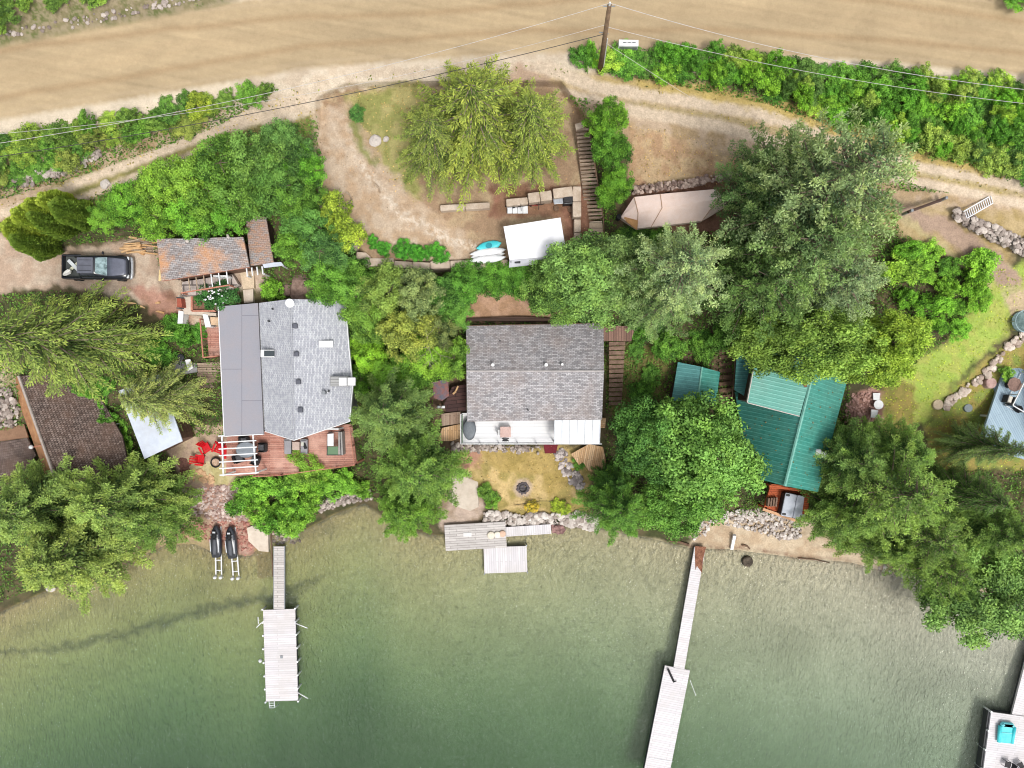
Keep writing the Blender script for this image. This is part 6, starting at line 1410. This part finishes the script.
def broad_mesh(seed, h, r, nclump, lsz, dens=1.0, base=.18, flat=.9, nl=8):
    """crown built limb by limb: each limb carries its own uneven head of leaf clumps, with gaps between heads"""
    R = np.random.RandomState(seed); P_, A_, B_, T_ = [], [], [], []; trunk = MB()
    zc = h*(base+(1-base)*.5); hz_ = h*(1-base)*.5
    th = .018*h+.04; fork = Vector((R.normal()*.15, R.normal()*.15, h*.40)); trunk.path([(0,0,-.5),(R.normal()*.1,R.normal()*.1,h*.2),fork], th, 8, th*.6)
    heads = []
    for j in range(nl):
        if j == 0: c = np.array([R.normal()*.12*r, R.normal()*.12*r, zc+hz_*.42]); hr = .50*r
        else:
            az = 2*pi*j/(nl-1)+R.normal()*.28; dd = r*R.uniform(.46, .66); c = np.array([cos(az)*dd, sin(az)*dd, zc+hz_*R.uniform(-.35, .30)]); hr = r*R.uniform(.30, .46)
        heads.append((c, hr)); trunk.path([fork, tuple((np.array(fork)+c)/2+R.normal(size=3)*.05*r), tuple(c)], th*.5, 5, th*.12)
    tot = sum(hr**2 for c, hr in heads)
    for j, (hc, hr) in enumerate(heads):
        nc = max(3, int(nclump*hr*hr/tot)); th_ = np.clip(R.normal(.46, .14), .15, .8)
        for i in range(nc):
            u = min(R.rand()*1.5-.5, .98); az = i*2.39996+R.normal()*.6; k = .55+.6*R.rand()**.8; cr = sqrt(max(0, 1-u*u*.92))
            c = hc+np.array([cos(az)*cr*hr*k, sin(az)*cr*hr*k, u*hr*k*.85*hz_*2/max(r, .1)*.9])
            c[2] = max(c[2], h*.04)
            cs = (.07+.10*R.rand())*r+.11
            n = int(dens*330*(cs/.6)**1.9*(.17/lsz)**1.6*.75); n = max(22, min(n, 2400))
            dd = rand_dirs(n, R, .25); rad = R.rand(n, 1)**.5
            p = c+dd*rad*cs*np.array([1.2, 1.2, .62*flat])
            nrm = unit(dd*.5+np.array([0, 0, .6])+R.normal(size=(n, 3))*.6)
            a = unit(np.cross(nrm, R.normal(size=(n, 3)))); b = np.cross(nrm, a); s = lsz*(.6+.8*R.rand(n, 1))
            P_.append(p); A_.append(a*s*.5); B_.append(b*s*.30)
            tb = np.clip(th_+R.normal()*.18, .02, .95); T_.append(np.clip(tb+.26*(dd[:, 2]*rad[:, 0])+.12*u+R.normal(size=n)*.17, 0, 1))  # clump tops lighter, undersides darker: crown shading put into the tone
            if i % 5 == 0 and h > 2.5: trunk.path([tuple(hc), tuple(hc*.4+c*.6), tuple(c)], th*.2, 4, .012)
    return np.concatenate(P_), np.concatenate(A_), np.concatenate(B_), np.concatenate(T_), trunk

PROTO = {}
def proto(key, fn, *args):
    if key not in PROTO:
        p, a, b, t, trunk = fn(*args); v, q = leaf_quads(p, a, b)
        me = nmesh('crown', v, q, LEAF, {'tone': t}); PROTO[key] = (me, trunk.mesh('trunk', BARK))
    return PROTO[key]
for i in range(3): proto('cedar%d' % i, conifer_mesh, 21+i, 10.0, 4.0, 'cedar')
for i in range(4): proto('fir%d' % i, conifer_mesh, 31+i, 12.0, 4.0, 'fir')
for i in range(3): proto('pine%d' % i, conifer_mesh, 41+i, 12.0, 4.2, 'pine')
for i in range(4): proto('maple%d' % i, broad_mesh, 51+i, 8.0, 4.0, 210, .19)
for i in range(4): proto('alder%d' % i, broad_mesh, 61+i, 6.0, 2.6, 120, .15)
for i in range(6): proto('shrub%d' % i, broad_mesh, 71+i, 1.8, 1.15, 52, .12, 1.15, .05)
for i in range(2): proto('column%d' % i, column_mesh, 81+i, 4.5, .62)
DIM = dict(cedar=(10, 4), fir=(12, 4), pine=(12, 4.2), maple=(8, 4), alder=(6, 2.6), shrub=(1.8, 1.15), column=(4.5, .62))
def fo(r, g, b, k=.80, d=.05):
    c = (lin(r)*k, lin(g)*k, lin(b)*k); y = .3*c[0]+.6*c[1]+.1*c[2]; return tuple(x*(1-d)+y*d for x in c)+(1,)
def plant(name, label, cat, key, apex=None, base=None, h=6, rx=3, ry=None, col=(100,150,60), rz=None, group=None, lean=(0, 0), bark=None):
    """apex: pixel where the top shows; base: pixel of its foot"""
    ry = ry or rx; k = key[:-1]; H, RR = DIM[k]
    if apex is not None:
        z = 3.0
        for _ in range(14):
            p = P(apex[0], apex[1], z+h); z = .5*z+.5*world_ground(p.x-lean[0], p.y-lean[1])
        p = P(apex[0], apex[1], z+h); x, y = p.x-lean[0], p.y-lean[1]
    else: g = G(*base); x, y, z = g.x, g.y, g.z
    z = max(z, .05)
    T = bpy.data.objects.new(name, None); COL.objects.link(T); T.empty_display_size = .3; tag(T, label, cat, group)
    T.location = (x, y, z-.05)
    me, tr = proto(key, None); R_ = rnd.uniform(0, 2*pi) if rz is None else rz
    T.rotation_euler = (-lean[1]/h if lean[1] else 0, lean[0]/h if lean[0] else 0, 0)
    for nm, m in (('crown', me), ('trunk', tr)):
        o = bpy.data.objects.new(nm, m); COL.objects.link(o); o.parent = T
        s = Matrix.Diagonal((rx/RR, ry/RR, h/H, 1)) @ Matrix.Rotation(R_, 4, 'Z')
        o.matrix_local = s if abs(rx-ry) < .01 else s
        c = fo(*col); j = rnd.uniform(.92, 1.08); o.color = (c[0]*j, c[1]*j, c[2]*j, 1)
    return T
YG, MGN, DG, LG, BG, PG, OL = (150,182,84), (104,158,62), (84,132,62), (138,176,92), (98,178,44), (150,176,122), (140,156,70)
CED = (148,170,66)

# big conifers
plant('cedar', 'broad spreading multi stemmed cedar alone on the dirt terrace below the road', 'tree', 'cedar0', apex=(470,84), h=9.5, rx=5.6, ry=5.0, col=CED)
plant('cedar', 'eastern leader of the spreading cedar clump, next to the plank stairs', 'tree', 'cedar1', apex=(530,105), h=8.0, rx=3.7, ry=4.4, col=(148,174,70))
plant('cedar', 'western leader of the spreading cedar clump, nearest the dry grass', 'tree', 'cedar2', apex=(428,118), h=7.6, rx=3.4, ry=3.8, col=(144,168,74))
plant('cedar', 'huge drooping cedar reaching in from the left edge between truck and shake cabin', 'tree', 'cedar1', apex=(-18,334), h=14, rx=5.6, ry=4.6, col=(150,178,80))
plant('cedar', 'small leaning cedar over the silver roofed shed', 'tree', 'cedar2', apex=(122,399), h=8.5, rx=3.3, ry=3.3, col=(166,188,100))
plant('fir', 'pale green fir at the lower left corner over the water', 'tree', 'fir0', apex=(28,572), h=11, rx=5.2, col=(156,186,92))
plant('fir', 'pale green fir with layered boughs between shake cabin and beach', 'tree', 'fir1', apex=(82,512), h=10, rx=5.4, ry=4.0, col=(142,176,86))
plant('fir', 'green fir at the left edge beside the low cabin', 'tree', 'fir2', apex=(-15,520), h=10, rx=4.6, col=(146,182,92))
plant('fir', 'mid green fir nearest the jet skis', 'tree', 'fir3', apex=(126,524), h=7, rx=4.0, ry=3.6, col=(112,152,66))
plant('fir', 'green fir overhanging the south east corner of the grey house roof', 'tree', 'fir1', apex=(378,416), h=11, rx=4.0, ry=3.8, col=(128,166,88))
plant('fir', 'green fir on the shore west of the concrete pad', 'tree', 'fir0', apex=(408,478), h=11, rx=3.9, ry=4.0, col=(124,168,74))
plant('fir', 'shorter fir leaning over the water west of the short wide dock', 'tree', 'fir3', apex=(398,518), h=8, rx=3.1, ry=2.9, col=(116,166,60))
plant('pine', 'pale grey green pine with radiating boughs between cottage and big fir', 'tree', 'pine0', apex=(697,258), h=13, rx=3.9, col=(172,204,142))
plant('pine', 'smaller pale pine beside the teal roofed shed, under the radiating one', 'tree', 'pine1', apex=(672,300), h=10, rx=2.8, col=(148,186,116))
plant('pine', 'tallest silver green pine whose top reaches the gravel track', 'tree', 'pine1', apex=(888,150), h=19, rx=5.0, ry=4.8, col=(150,180,122))
plant('pine', 'dark green pine left of the tallest pine, over the dry slope', 'tree', 'pine2', apex=(782,176), h=9, rx=3.7, ry=4.0, col=(102,142,82))
plant('pine', 'pine in the middle of the big clump with its top at the track', 'tree', 'pine0', apex=(818,160), h=11, rx=4.2, ry=4.2, col=(130,164,96))
plant('pine', 'deep green pine leaning over the covered boat', 'tree', 'pine1', apex=(802,238), h=9, rx=3.3, ry=3.2, col=(100,136,84))
plant('pine', 'pine in the heart of the big clump with pale tips', 'tree', 'pine2', apex=(842,232), h=15, rx=4.8, ry=4.6, col=(130,166,100))
plant('pine', 'blue green pine at the south side of the big clump', 'tree', 'pine0', apex=(862,272), h=12, rx=4.2, ry=3.8, col=(146,176,124))
plant('pine', 'dark pine north of the teal house roof', 'tree', 'pine1', apex=(790,275), h=12, rx=4.3, ry=4.0, col=(108,148,76))
plant('maple', 'yellow green leafy tree over the north east corner of the teal roof', 'tree', 'maple1', apex=(846,340), h=9.5, rx=3.8, ry=2.7, col=(134,176,72))
plant('maple', 'mid green leafy tree overhanging the pale teal roof', 'tree', 'maple2', apex=(795,325), h=9.5, rx=3.5, ry=2.7, col=(118,156,64))
plant('maple', 'lime green leafy tree east of the teal house at the lawn', 'tree', 'maple3', apex=(905,345), h=8, rx=3.1, ry=2.7, col=(146,184,60))
plant('maple', 'big bright green broadleaf tree beside the teal house at the lake', 'tree', 'maple0', apex=(720,459), h=10, rx=4.9, ry=4.3, col=(112,164,72))
plant('maple', 'darker leafy tree between the cottage stairs and the big bright one', 'tree', 'maple3', apex=(654,440), h=8.5, rx=3.0, ry=3.1, col=(88,142,62))
plant('maple', 'green leafy tree on the shore just north of the slanting dock', 'tree', 'maple2', apex=(688,502), h=7, rx=3.3, ry=3.0, col=(104,160,62))
plant('fir', 'fresh green fir on the shore east of the dry lawn', 'tree', 'fir2', apex=(626,516), h=9, rx=3.4, ry=3.2, col=(106,160,62))
plant('fir', 'slim green fir between the kite shaped platform and the lake', 'tree', 'fir0', apex=(621,488), h=6.5, rx=1.7, ry=1.9, col=(92,146,62))
plant('maple', 'leafy tree over the top of the cottage stairs, west of the pale pine', 'tree', 'maple0', apex=(598,272), h=7.5, rx=3.6, ry=3.2, col=(122,168,84))
plant('maple', 'leafy tree beside the north east roof corner of the cottage', 'tree', 'maple1', apex=(556,286), h=6, rx=2.5, ry=2.4, col=(116,162,72))
plant('maple', 'grey green leafy tree touching the pale pine and the cottage stairs', 'tree', 'maple2', apex=(640,270), h=8, rx=3.0, ry=3.0, col=(124,162,92))
# right hand shore clump
plant('fir', 'fir whose boughs lie over the south east corner of the teal roof', 'tree', 'fir1', apex=(878,466), h=10, rx=3.8, ry=3.6, col=(134,174,90))
plant('fir', 'fir on the shore nearest the orange porch', 'tree', 'fir3', apex=(874,524), h=9, rx=3.5, ry=3.2, col=(124,166,76))
plant('pine', 'pale tufted pine in the middle of the right shore clump', 'tree', 'pine2', apex=(930,500), h=13, rx=4.6, ry=4.4, col=(142,182,88))
plant('fir', 'green fir with its top over the right hand lawn south of the stone edging', 'tree', 'fir0', apex=(928,458), h=10, rx=3.6, ry=3.0, col=(130,172,82))
plant('pine', 'pine at the water in the right shore clump', 'tree', 'pine0', apex=(952,548), h=10, rx=4.2, ry=3.4, col=(128,166,78))
plant('fir', 'feathery fir overhanging the sand at the water line east of the orange porch', 'tree', 'fir0', apex=(908,556), h=8, rx=3.4, ry=2.6, col=(136,176,80))
plant('pine', 'pine filling the shore between the leafy water edge tree and the feathery fir', 'tree', 'pine1', apex=(966,580), h=9, rx=3.4, ry=3.0, col=(132,174,78))
plant('maple', 'leafy tree over the water at the right edge', 'tree', 'maple1', apex=(1006,606), h=8, rx=4.4, ry=4.2, col=(122,168,82))
plant('cedar', 'feathery cedar over the south part of the blue grey deck', 'tree', 'cedar0', apex=(1030,452), h=9, rx=2.9, ry=2.0, col=(126,160,86))
plant('cedar', 'dark feathery cedar south of the blue grey deck', 'tree', 'cedar1', apex=(1010,506), h=9, rx=3.6, ry=2.6, col=(96,134,60))
plant('fir', 'green fir at the right edge between deck and water', 'tree', 'fir2', apex=(1030,540), h=9, rx=3.6, ry=3.4, col=(124,166,76))
# columnar cypress hedge
CYP = [(4,226),(14,213),(26,204),(40,198),(12,236),(30,214),(52,204)]
for i, (u, v) in enumerate(CYP):
    plant('cypress', 'yellow green columnar cypress in the short hedge beyond the parked truck', 'tree', 'column%d' % (i % 2), apex=(u,v), h=4.8, rx=.95, col=(152,180,62) if i < 4 else (112,146,52), group='columnar cypress hedge')
plant('column_bush', 'bright topped narrow leafy bush beside the upper end of the plank stairs', 'bush', 'alder0', apex=(612,108), h=5.5, rx=1.45, ry=1.5, col=(116,176,48))
plant('column_bush', 'middle leafy bush in the row along the east side of the plank stairs', 'bush', 'alder1', apex=(614,142), h=4.5, rx=1.4, ry=1.7, col=(92,150,46))
plant('column_bush', 'southern leafy bush in the row along the east side of the plank stairs', 'bush', 'alder2', apex=(618,180), h=3.2, rx=1.3, ry=1.7, col=(96,152,40))
# leafy mass north and east of the garage
for i, (u, v, h, r, c) in enumerate(((212,158,6,2.5,(104,154,54)),(250,150,6,2.5,(98,142,62)),(180,172,5.5,2.2,(120,166,54)),(150,182,5,2.0,(122,172,52)),(200,185,5.5,2.4,(106,156,50)),(232,185,5.5,2.3,(98,146,56)),(268,172,5.5,2.3,(92,142,58)),(118,200,3.6,1.7,(112,176,50)),(150,212,4,1.8,(126,184,52)),(184,212,4.2,2.0,(108,172,48)),(222,207,4.5,1.8,(96,160,46)),(278,138,4.5,1.8,(104,156,76)),(296,160,4.5,1.8,(100,166,44)),(292,192,4.6,1.9,(96,148,50)),(303,222,4.8,1.9,(92,146,64)),(290,240,4.2,1.7,(104,158,50)),(316,250,4.6,2.0,(94,146,72)),(322,278,4.4,1.9,(104,164,54)),(96,215,2.6,1.3,(110,164,50)))):
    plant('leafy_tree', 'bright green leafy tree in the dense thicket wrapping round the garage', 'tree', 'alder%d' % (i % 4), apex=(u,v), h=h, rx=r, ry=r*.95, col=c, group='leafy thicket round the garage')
# between the two houses
for i, (u, v, h, r, c, lb) in enumerate(((352,282,4.5,2.0,(104,160,56),0),(380,292,5.5,2.2,(130,166,74),0),(412,290,5.5,2.0,(138,166,100),0),(440,292,4.5,1.9,(92,150,56),0),(466,280,3.5,1.7,(86,146,46),0),(366,318,5.0,2.0,(116,164,60),0),(404,326,6.0,2.3,(150,172,74),0),(436,330,4.5,1.6,(128,150,84),0),(364,352,4.0,1.7,(132,190,44),0),(384,372,4.0,1.7,(112,168,50),0),(430,355,4.2,1.9,(132,186,52),0),(452,356,4.2,1.7,(118,168,56),0),(495,276,2.6,1.5,(90,150,44),0),(522,279,2.8,1.6,(88,148,44),0),(545,296,2.6,1.3,(96,150,52),0),(360,380,3.4,1.5,(104,164,48),0),(410,370,3.4,1.6,(100,156,50),0),(455,310,3.4,1.5,(104,160,62),0))):
    plant('leafy_tree', 'green leafy tree in the thicket between the grey house and the cottage', 'tree', 'alder%d' % ((i+1) % 4), apex=(u,v), h=h, rx=r, col=c, group='thicket between the two houses')
plant('leafy_tree', 'light green small tree leaning over the lake side of the cedar deck', 'tree', 'alder2', apex=(306,468), h=3.6, rx=1.9, ry=1.6, col=(128,178,58))
T = Thing('dead_tree', 'leafless grey tree crown between the grey house and the cottage', 'tree', G(432,345))
g0 = G(434,350); tb = MB().path([g0-Vector((0,0,.3)), g0+Vector((.1,.1,2)), g0+Vector((0,.2,4.6))], .1, 6, .04); T.part('trunk', tb, BARKG)
for i in range(22):
    a = rnd.uniform(0,6.28); z = rnd.uniform(2,4.6); L = rnd.uniform(.8,2.2); p = g0+Vector((.05,.1,z)); q = p+Vector((cos(a)*L*.6,sin(a)*L*.6,.3)); r_ = p+Vector((cos(a+.2)*L,sin(a+.2)*L,.1+.3*rnd.random()))
    T.part('branch', MB().path([p,q,r_], .03, 4, .008).path([q,q+Vector((cos(a-.8)*.5,sin(a-.8)*.5,.1)),q+Vector((cos(a-.6)*.9,sin(a-.6)*.9,.05))], .015, 4, .006), BARKG)
# shrubs placed in rows and patches
def shrubs(name, label, cat, group, spots, cols, h=(1.2,2.2), r=(.9,1.5), kinds=6):
    h = (h[0]*.6, h[1]*1.05); r = (r[0]*.62, r[1]*1.08)
    for u, v in spots:
        c = rnd.choice(cols); hh = rnd.uniform(*h); plant(name, label, cat, 'shrub%d' % rnd.randrange(kinds), base=(u,v), h=hh, rx=rnd.uniform(*r), ry=rnd.uniform(*r), col=c, group=group)
def strip(pts, step=14):
    out = []
    for (x0,y0,w0), (x1,y1,w1) in zip(pts[:-1], pts[1:]):
        L = sqrt((x1-x0)**2+(y1-y0)**2); n = max(1, int(L/step)); dx, dy = (x1-x0)/L, (y1-y0)/L
        for i in range(n):
            t = (i+.5)/n; w_ = w0+(w1-w0)*t; m = max(1, round(w_/15))
            for k in range(m):
                o = ((k+.5)/m-.5)*w_; out.append((x0+(x1-x0)*t-dy*o+rnd.uniform(-4,4), y0+(y1-y0)*t+dx*o+rnd.uniform(-3,3)))
    return out
G1 = [(110,178,40),(96,164,44),(130,190,48),(88,150,46),(106,170,52)]
shrubs('roadside_shrub', 'bright green shrub in the long dense roadside row right of the utility pole', 'shrub', 'roadside shrubs east of the pole', [p for p in strip([(575,62,18),(600,63,20),(640,66,22),(700,66,24),(760,76,32),(820,92,44),(880,106,60),(950,118,80),(1040,136,94)], 11) if abs(p[0]-628) > 17 or p[1] > 60], G1+[(150,196,60),(150,186,76),(96,140,60)], (1.0,1.9), (.8,1.2))
shrubs('roadside_shrub', 'green shrub in the narrow roadside row at the left, above the gravel track', 'shrub', 'roadside shrubs west of the pole', strip([(-30,172,46),(30,156,44),(90,138,36),(150,124,30),(200,110,24),(240,100,16),(282,90,10)], 15), [(106,160,54),(92,142,52),(134,170,58),(112,154,60),(128,150,64)], (.6,1.3), (.8,1.25))
shrubs('roadside_shrub', 'low green shrub on the verge in the upper left corner', 'shrub', 'shrubs north of the road', [(-10,8),(8,12),(30,6),(60,2),(98,-2),(4,24)], [(112,150,60),(120,160,58),(98,136,52)], (.5,1.1), (.8,1.3))
shrubs('roadside_shrub', 'green shrub in the upper right corner north of the dirt road', 'shrub', 'shrubs at the upper right corner', [(1005,-6),(1020,-2),(1040,-4)], G1, (.8,1.2), (.9,1.2))
shrubs('lime_shrub', 'lime green shrub between the big pine clump and the earth driveway', 'shrub', 'shrubs beside the earth driveway', [(905,252),(925,256),(944,268),(916,278),(940,290),(962,286),(925,306),(950,308),(972,300),(900,300),(934,326),(955,330),(895,272),(910,330),(972,268)], [(132,192,52),(120,186,48),(104,166,48),(140,190,56)], (1.4,2.4), (1.0,1.6))
shrubs('lake_shrub', 'bright green shrub on the bank between the cedar deck and the water', 'shrub', 'bushes below the cedar deck', [(252,490),(268,482),(285,488),(302,480),(318,486),(335,482),(350,480),(262,506),(280,508),(298,504),(315,498),(276,520),(294,518),(308,512),(322,478),(366,488),(246,502)], [(124,188,56),(106,170,52),(132,190,60)], (1.4,2.4), (1.0,1.5))
shrubs('ground_shrub', 'low green shrub in the hedge row along the silver shed and shake cabin', 'shrub', 'hedge between the left sheds', [(95,392),(102,405),(112,418),(118,432),(124,446),(132,458),(140,468),(150,474),(86,386),(104,386),(165,352),(150,346),(185,336),(178,330),(192,342),(200,334)], [(96,158,48),(84,148,44),(108,170,50)], (.9,1.6), (.8,1.2))
shrubs('terrace_plant', 'bright green plant in the strip along the top of the long block wall', 'shrub', 'plants on the block wall', strip([(368,240,14),(396,250,16),(430,256,12),(446,257,6)], 10), [(78,164,40),(84,170,46)], (.5,.9), (.7,1.0))
for i, (u, v, lb) in enumerate(((338,214,'northern of the two yellow leafed bushes at the west edge of the dirt terrace'),(352,236,'southern of the two yellow leafed bushes at the west edge of the dirt terrace'))): plant('yellow_bush', lb, 'bush', 'shrub%d' % i, base=(u,v), h=2.2, rx=1.15, ry=1.5, col=(156,188,56))
plant('yellow_bush', 'small yellow green bush in the roadside row at the left, beside the track', 'bush', 'shrub3', base=(200,110), h=1.5, rx=1.1, col=(160,188,56))
shrubs('ground_shrub', 'low leafy shrub around the cottage stairs, the teal shed and the pines', 'shrub', 'undergrowth round the teal shed', [(640,332),(655,330),(636,350),(658,350),(650,374),(640,390),(668,345),(700,340),(720,335),(655,245),(640,240),(628,238),(665,240),(610,250),(700,352),(738,330),(760,320)], [(92,152,48),(104,160,54),(84,136,46)], (.9,1.8), (.9,1.4))
for i, (u, v, c, lb, h, r) in enumerate(((214,297,(64,124,54),'west half of the white flowering bush in the timber planting bed',1.3,1.1),(229,296,(66,122,58),'east half of the white flowering bush in the timber planting bed',1.5,1.2),(276,291,(120,180,48),'bright green bush beside the big brown boulder north of the grey house',1.5,.95),(487,490,(112,160,56),'green bush with purple tinge beside the concrete pad',.9,.8),(491,500,(110,166,48),'low green bush between the concrete pad and the riprap',.7,.8),(560,507,(150,180,40),'lime plant in the flower bed behind the white riprap',.6,.8),(532,506,(190,176,50),'yellow plant in the flower bed behind the white riprap',.5,.6),(580,462,(92,150,50),'green plant under the west tip of the kite shaped platform',.6,.7),(1002,374,(130,184,64),'small green bush at the corner of the blue grey deck',1.0,.65),(979,262,(110,178,48),'round green bush beside the earth driveway',1.3,1.0),(360,116,(84,138,62),'small dark bush in the dry grass at the top of the terrace',.9,.65),(296,424,(0,0,0),'',0,0))):
    if lb: plant('bush', lb, 'bush', 'shrub%d' % (i % 6), base=(u,v), h=h, rx=r, col=c)
# white blossoms belong to the flowering bush
fl = [o for o in bpy.data.objects if o.get('label', '').startswith('east half of the white')][0]
mb = MB()
for i in range(26): a = rnd.uniform(0,6.28); r_ = rnd.random()**.5; mb.rock(Vector((cos(a)*r_*1.3-.5, sin(a)*r_*.75, 1.0+.55*(1-r_*r_))), .075, seed=i, n=5)
b_ = mb.build('blossom', WHITE, fl); b_['kind'] = 'stuff'

# ================================================================ small ground plants, grass and litter
def ground_leaves(name, label, cat, mask_fn, n, col, size, h=.12, up=.6, seed=1, bbox=(-60,-60,1084,620)):
    R = np.random.RandomState(seed); u = R.uniform(bbox[0], bbox[2], n*3); v = R.uniform(bbox[1], bbox[3], n*3)
    m = mask_fn(u, v)*(.25+1.5*np.clip(fbm(u/8., v/8., 2)-.25, 0, 1)) > R.rand(n*3); u, v = u[m][:n], v[m][:n]; n = len(u)
    z = hz(u, v)+R.rand(n)*h; k = (HC-z)/F; p = np.stack([(u-512)*k, (384-v)*k, z], -1)
    nr = unit(R.normal(size=(n, 3))*.5+np.array([0, 0, up])); a = unit(np.cross(nr, R.normal(size=(n, 3)))); b = np.cross(nr, a); s = size*(.5+R.rand(n, 1))
    vv, q = leaf_quads(p, a*s*.5, b*s*.25); me = nmesh(name, vv, q, LEAF, {'tone': np.clip(R.normal(.5, .25, n), 0, 1)})
    o = bpy.data.objects.new(name, me); COL.objects.link(o); o.color = fo(*col); tag(o, label, cat, kind='stuff')
def inz(*polys):
    return lambda u, v: np.clip(sum((sd_poly(u, v, pl) < 0).astype(float) for pl in polys), 0, 1)
def free(u, v):
    t = np.interp(u, SHU, SHV)-v
    ok = (t > 9)&(t < 560)&(sd_line(u, v, [(a, b, c+30) for a, b, c in ROAD]) > 0)&(sd_line(u, v, [(-60,228,22),(80,188,22),(220,138,22),(300,100,40),(420,70,40),(520,66,40),(600,86,30),(760,120,34),(920,170,30),(1080,208,30)]) > 0)
    for pl in (TERR, LOT, [(165,440),(250,432),(262,556),(170,556)], [(432,374),(606,374),(606,532),(436,532)], [(600,100),(700,116),(790,150),(748,232),(620,230)], [(466,286),(560,286),(560,322),(466,322)], [(680,512),(810,518),(1020,600),(680,560)], [(95,500),(200,500),(200,550),(90,590)], [(850,384),(886,384),(886,440),(850,440)], [(120,270),(262,258),(262,345),(180,345),(120,315)], [(890,190),(1090,200),(1090,330),(985,290),(900,230)], [(884,385),(905,372),(950,338),(985,290),(1090,290),(1090,470),(940,470),(900,445),(884,440)]):
        ok &= sd_poly(u, v, pl) > 0
    return ok.astype(float)
ground_leaves('ground_cover', 'dense low green undergrowth covering the slopes between the houses', 'undergrowth', free, 200000, (98,146,54), .17, .32, seed=1)
ground_leaves('ground_cover', 'dark brown and olive leaf litter under the trees', 'leaf litter', free, 60000, (118,118,64), .13, .1, .9, seed=2)
drym = inz([(455,446),(580,446),(592,470),(588,512),(530,516),(500,512),(470,480),(452,478)], [(345,88),(420,80),(420,205),(396,196),(372,150)], [(628,120),(740,145),(745,186),(632,190)], [(540,100),(575,96),(575,130),(560,140)])
ground_leaves('dry_grass', 'straw coloured dry grass tufts on the lawn and banks', 'grass', drym, 42000, (196,176,112), .12, .1, .35, seed=3)
ground_leaves('dry_grass', 'straw coloured dry grass along the gravel tracks', 'grass', lambda u, v: ((np.abs(sd_line(u, v, [(-60,232,20),(80,188,24),(220,138,22),(300,108,20)])) < 7)|(sd_line(u, v, [(640,84,8),(700,92,10),(770,104,16),(850,128,22),(910,152,14),(1000,172,10)]) < 3)|(sd_line(u, v, [(620,101,3),(720,117,4),(840,146,4),(920,174,4),(1080,207,5)]) < 1)).astype(float), 26000, (188,176,98), .16, .14, .35, seed=4)
ground_leaves('green_grass', 'short green grass on the right hand lawns', 'grass', inz([(884,400),(900,372),(950,340),(975,300),(1000,268),(1090,250),(1090,300),(1010,330),(960,375),(925,420),(900,440),(880,430)], [(925,425),(955,385),(1005,345),(1090,320),(1090,470),(940,470)], [(884,380),(915,385),(915,440),(884,440)]), 60000, (190,218,66), .12, .08, .4, seed=5)
ground_leaves('weeds', 'sparse weeds on the road verges', 'weeds', lambda u, v: ((np.abs(sd_line(u, v, [(a, b+2, c+30) for a, b, c in ROAD])-2) < 9) | (v < np.interp(u, [0,60,130,230,330],[34,26,16,2,-30]))).astype(float)*.6*(fbm(u/14., v/14., 2) > .48), 14000, (132,150,66), .16, .15, .5, seed=6)
ground_leaves('needle_litter', 'fallen brown needles and chips on the bare earth', 'litter', inz([(500,186),(592,186),(592,262),(500,262)], [(636,186),(742,178),(748,232),(700,236),(620,220)], TERR), 16000, (164,134,98), .08, .03, 1.2, seed=7)
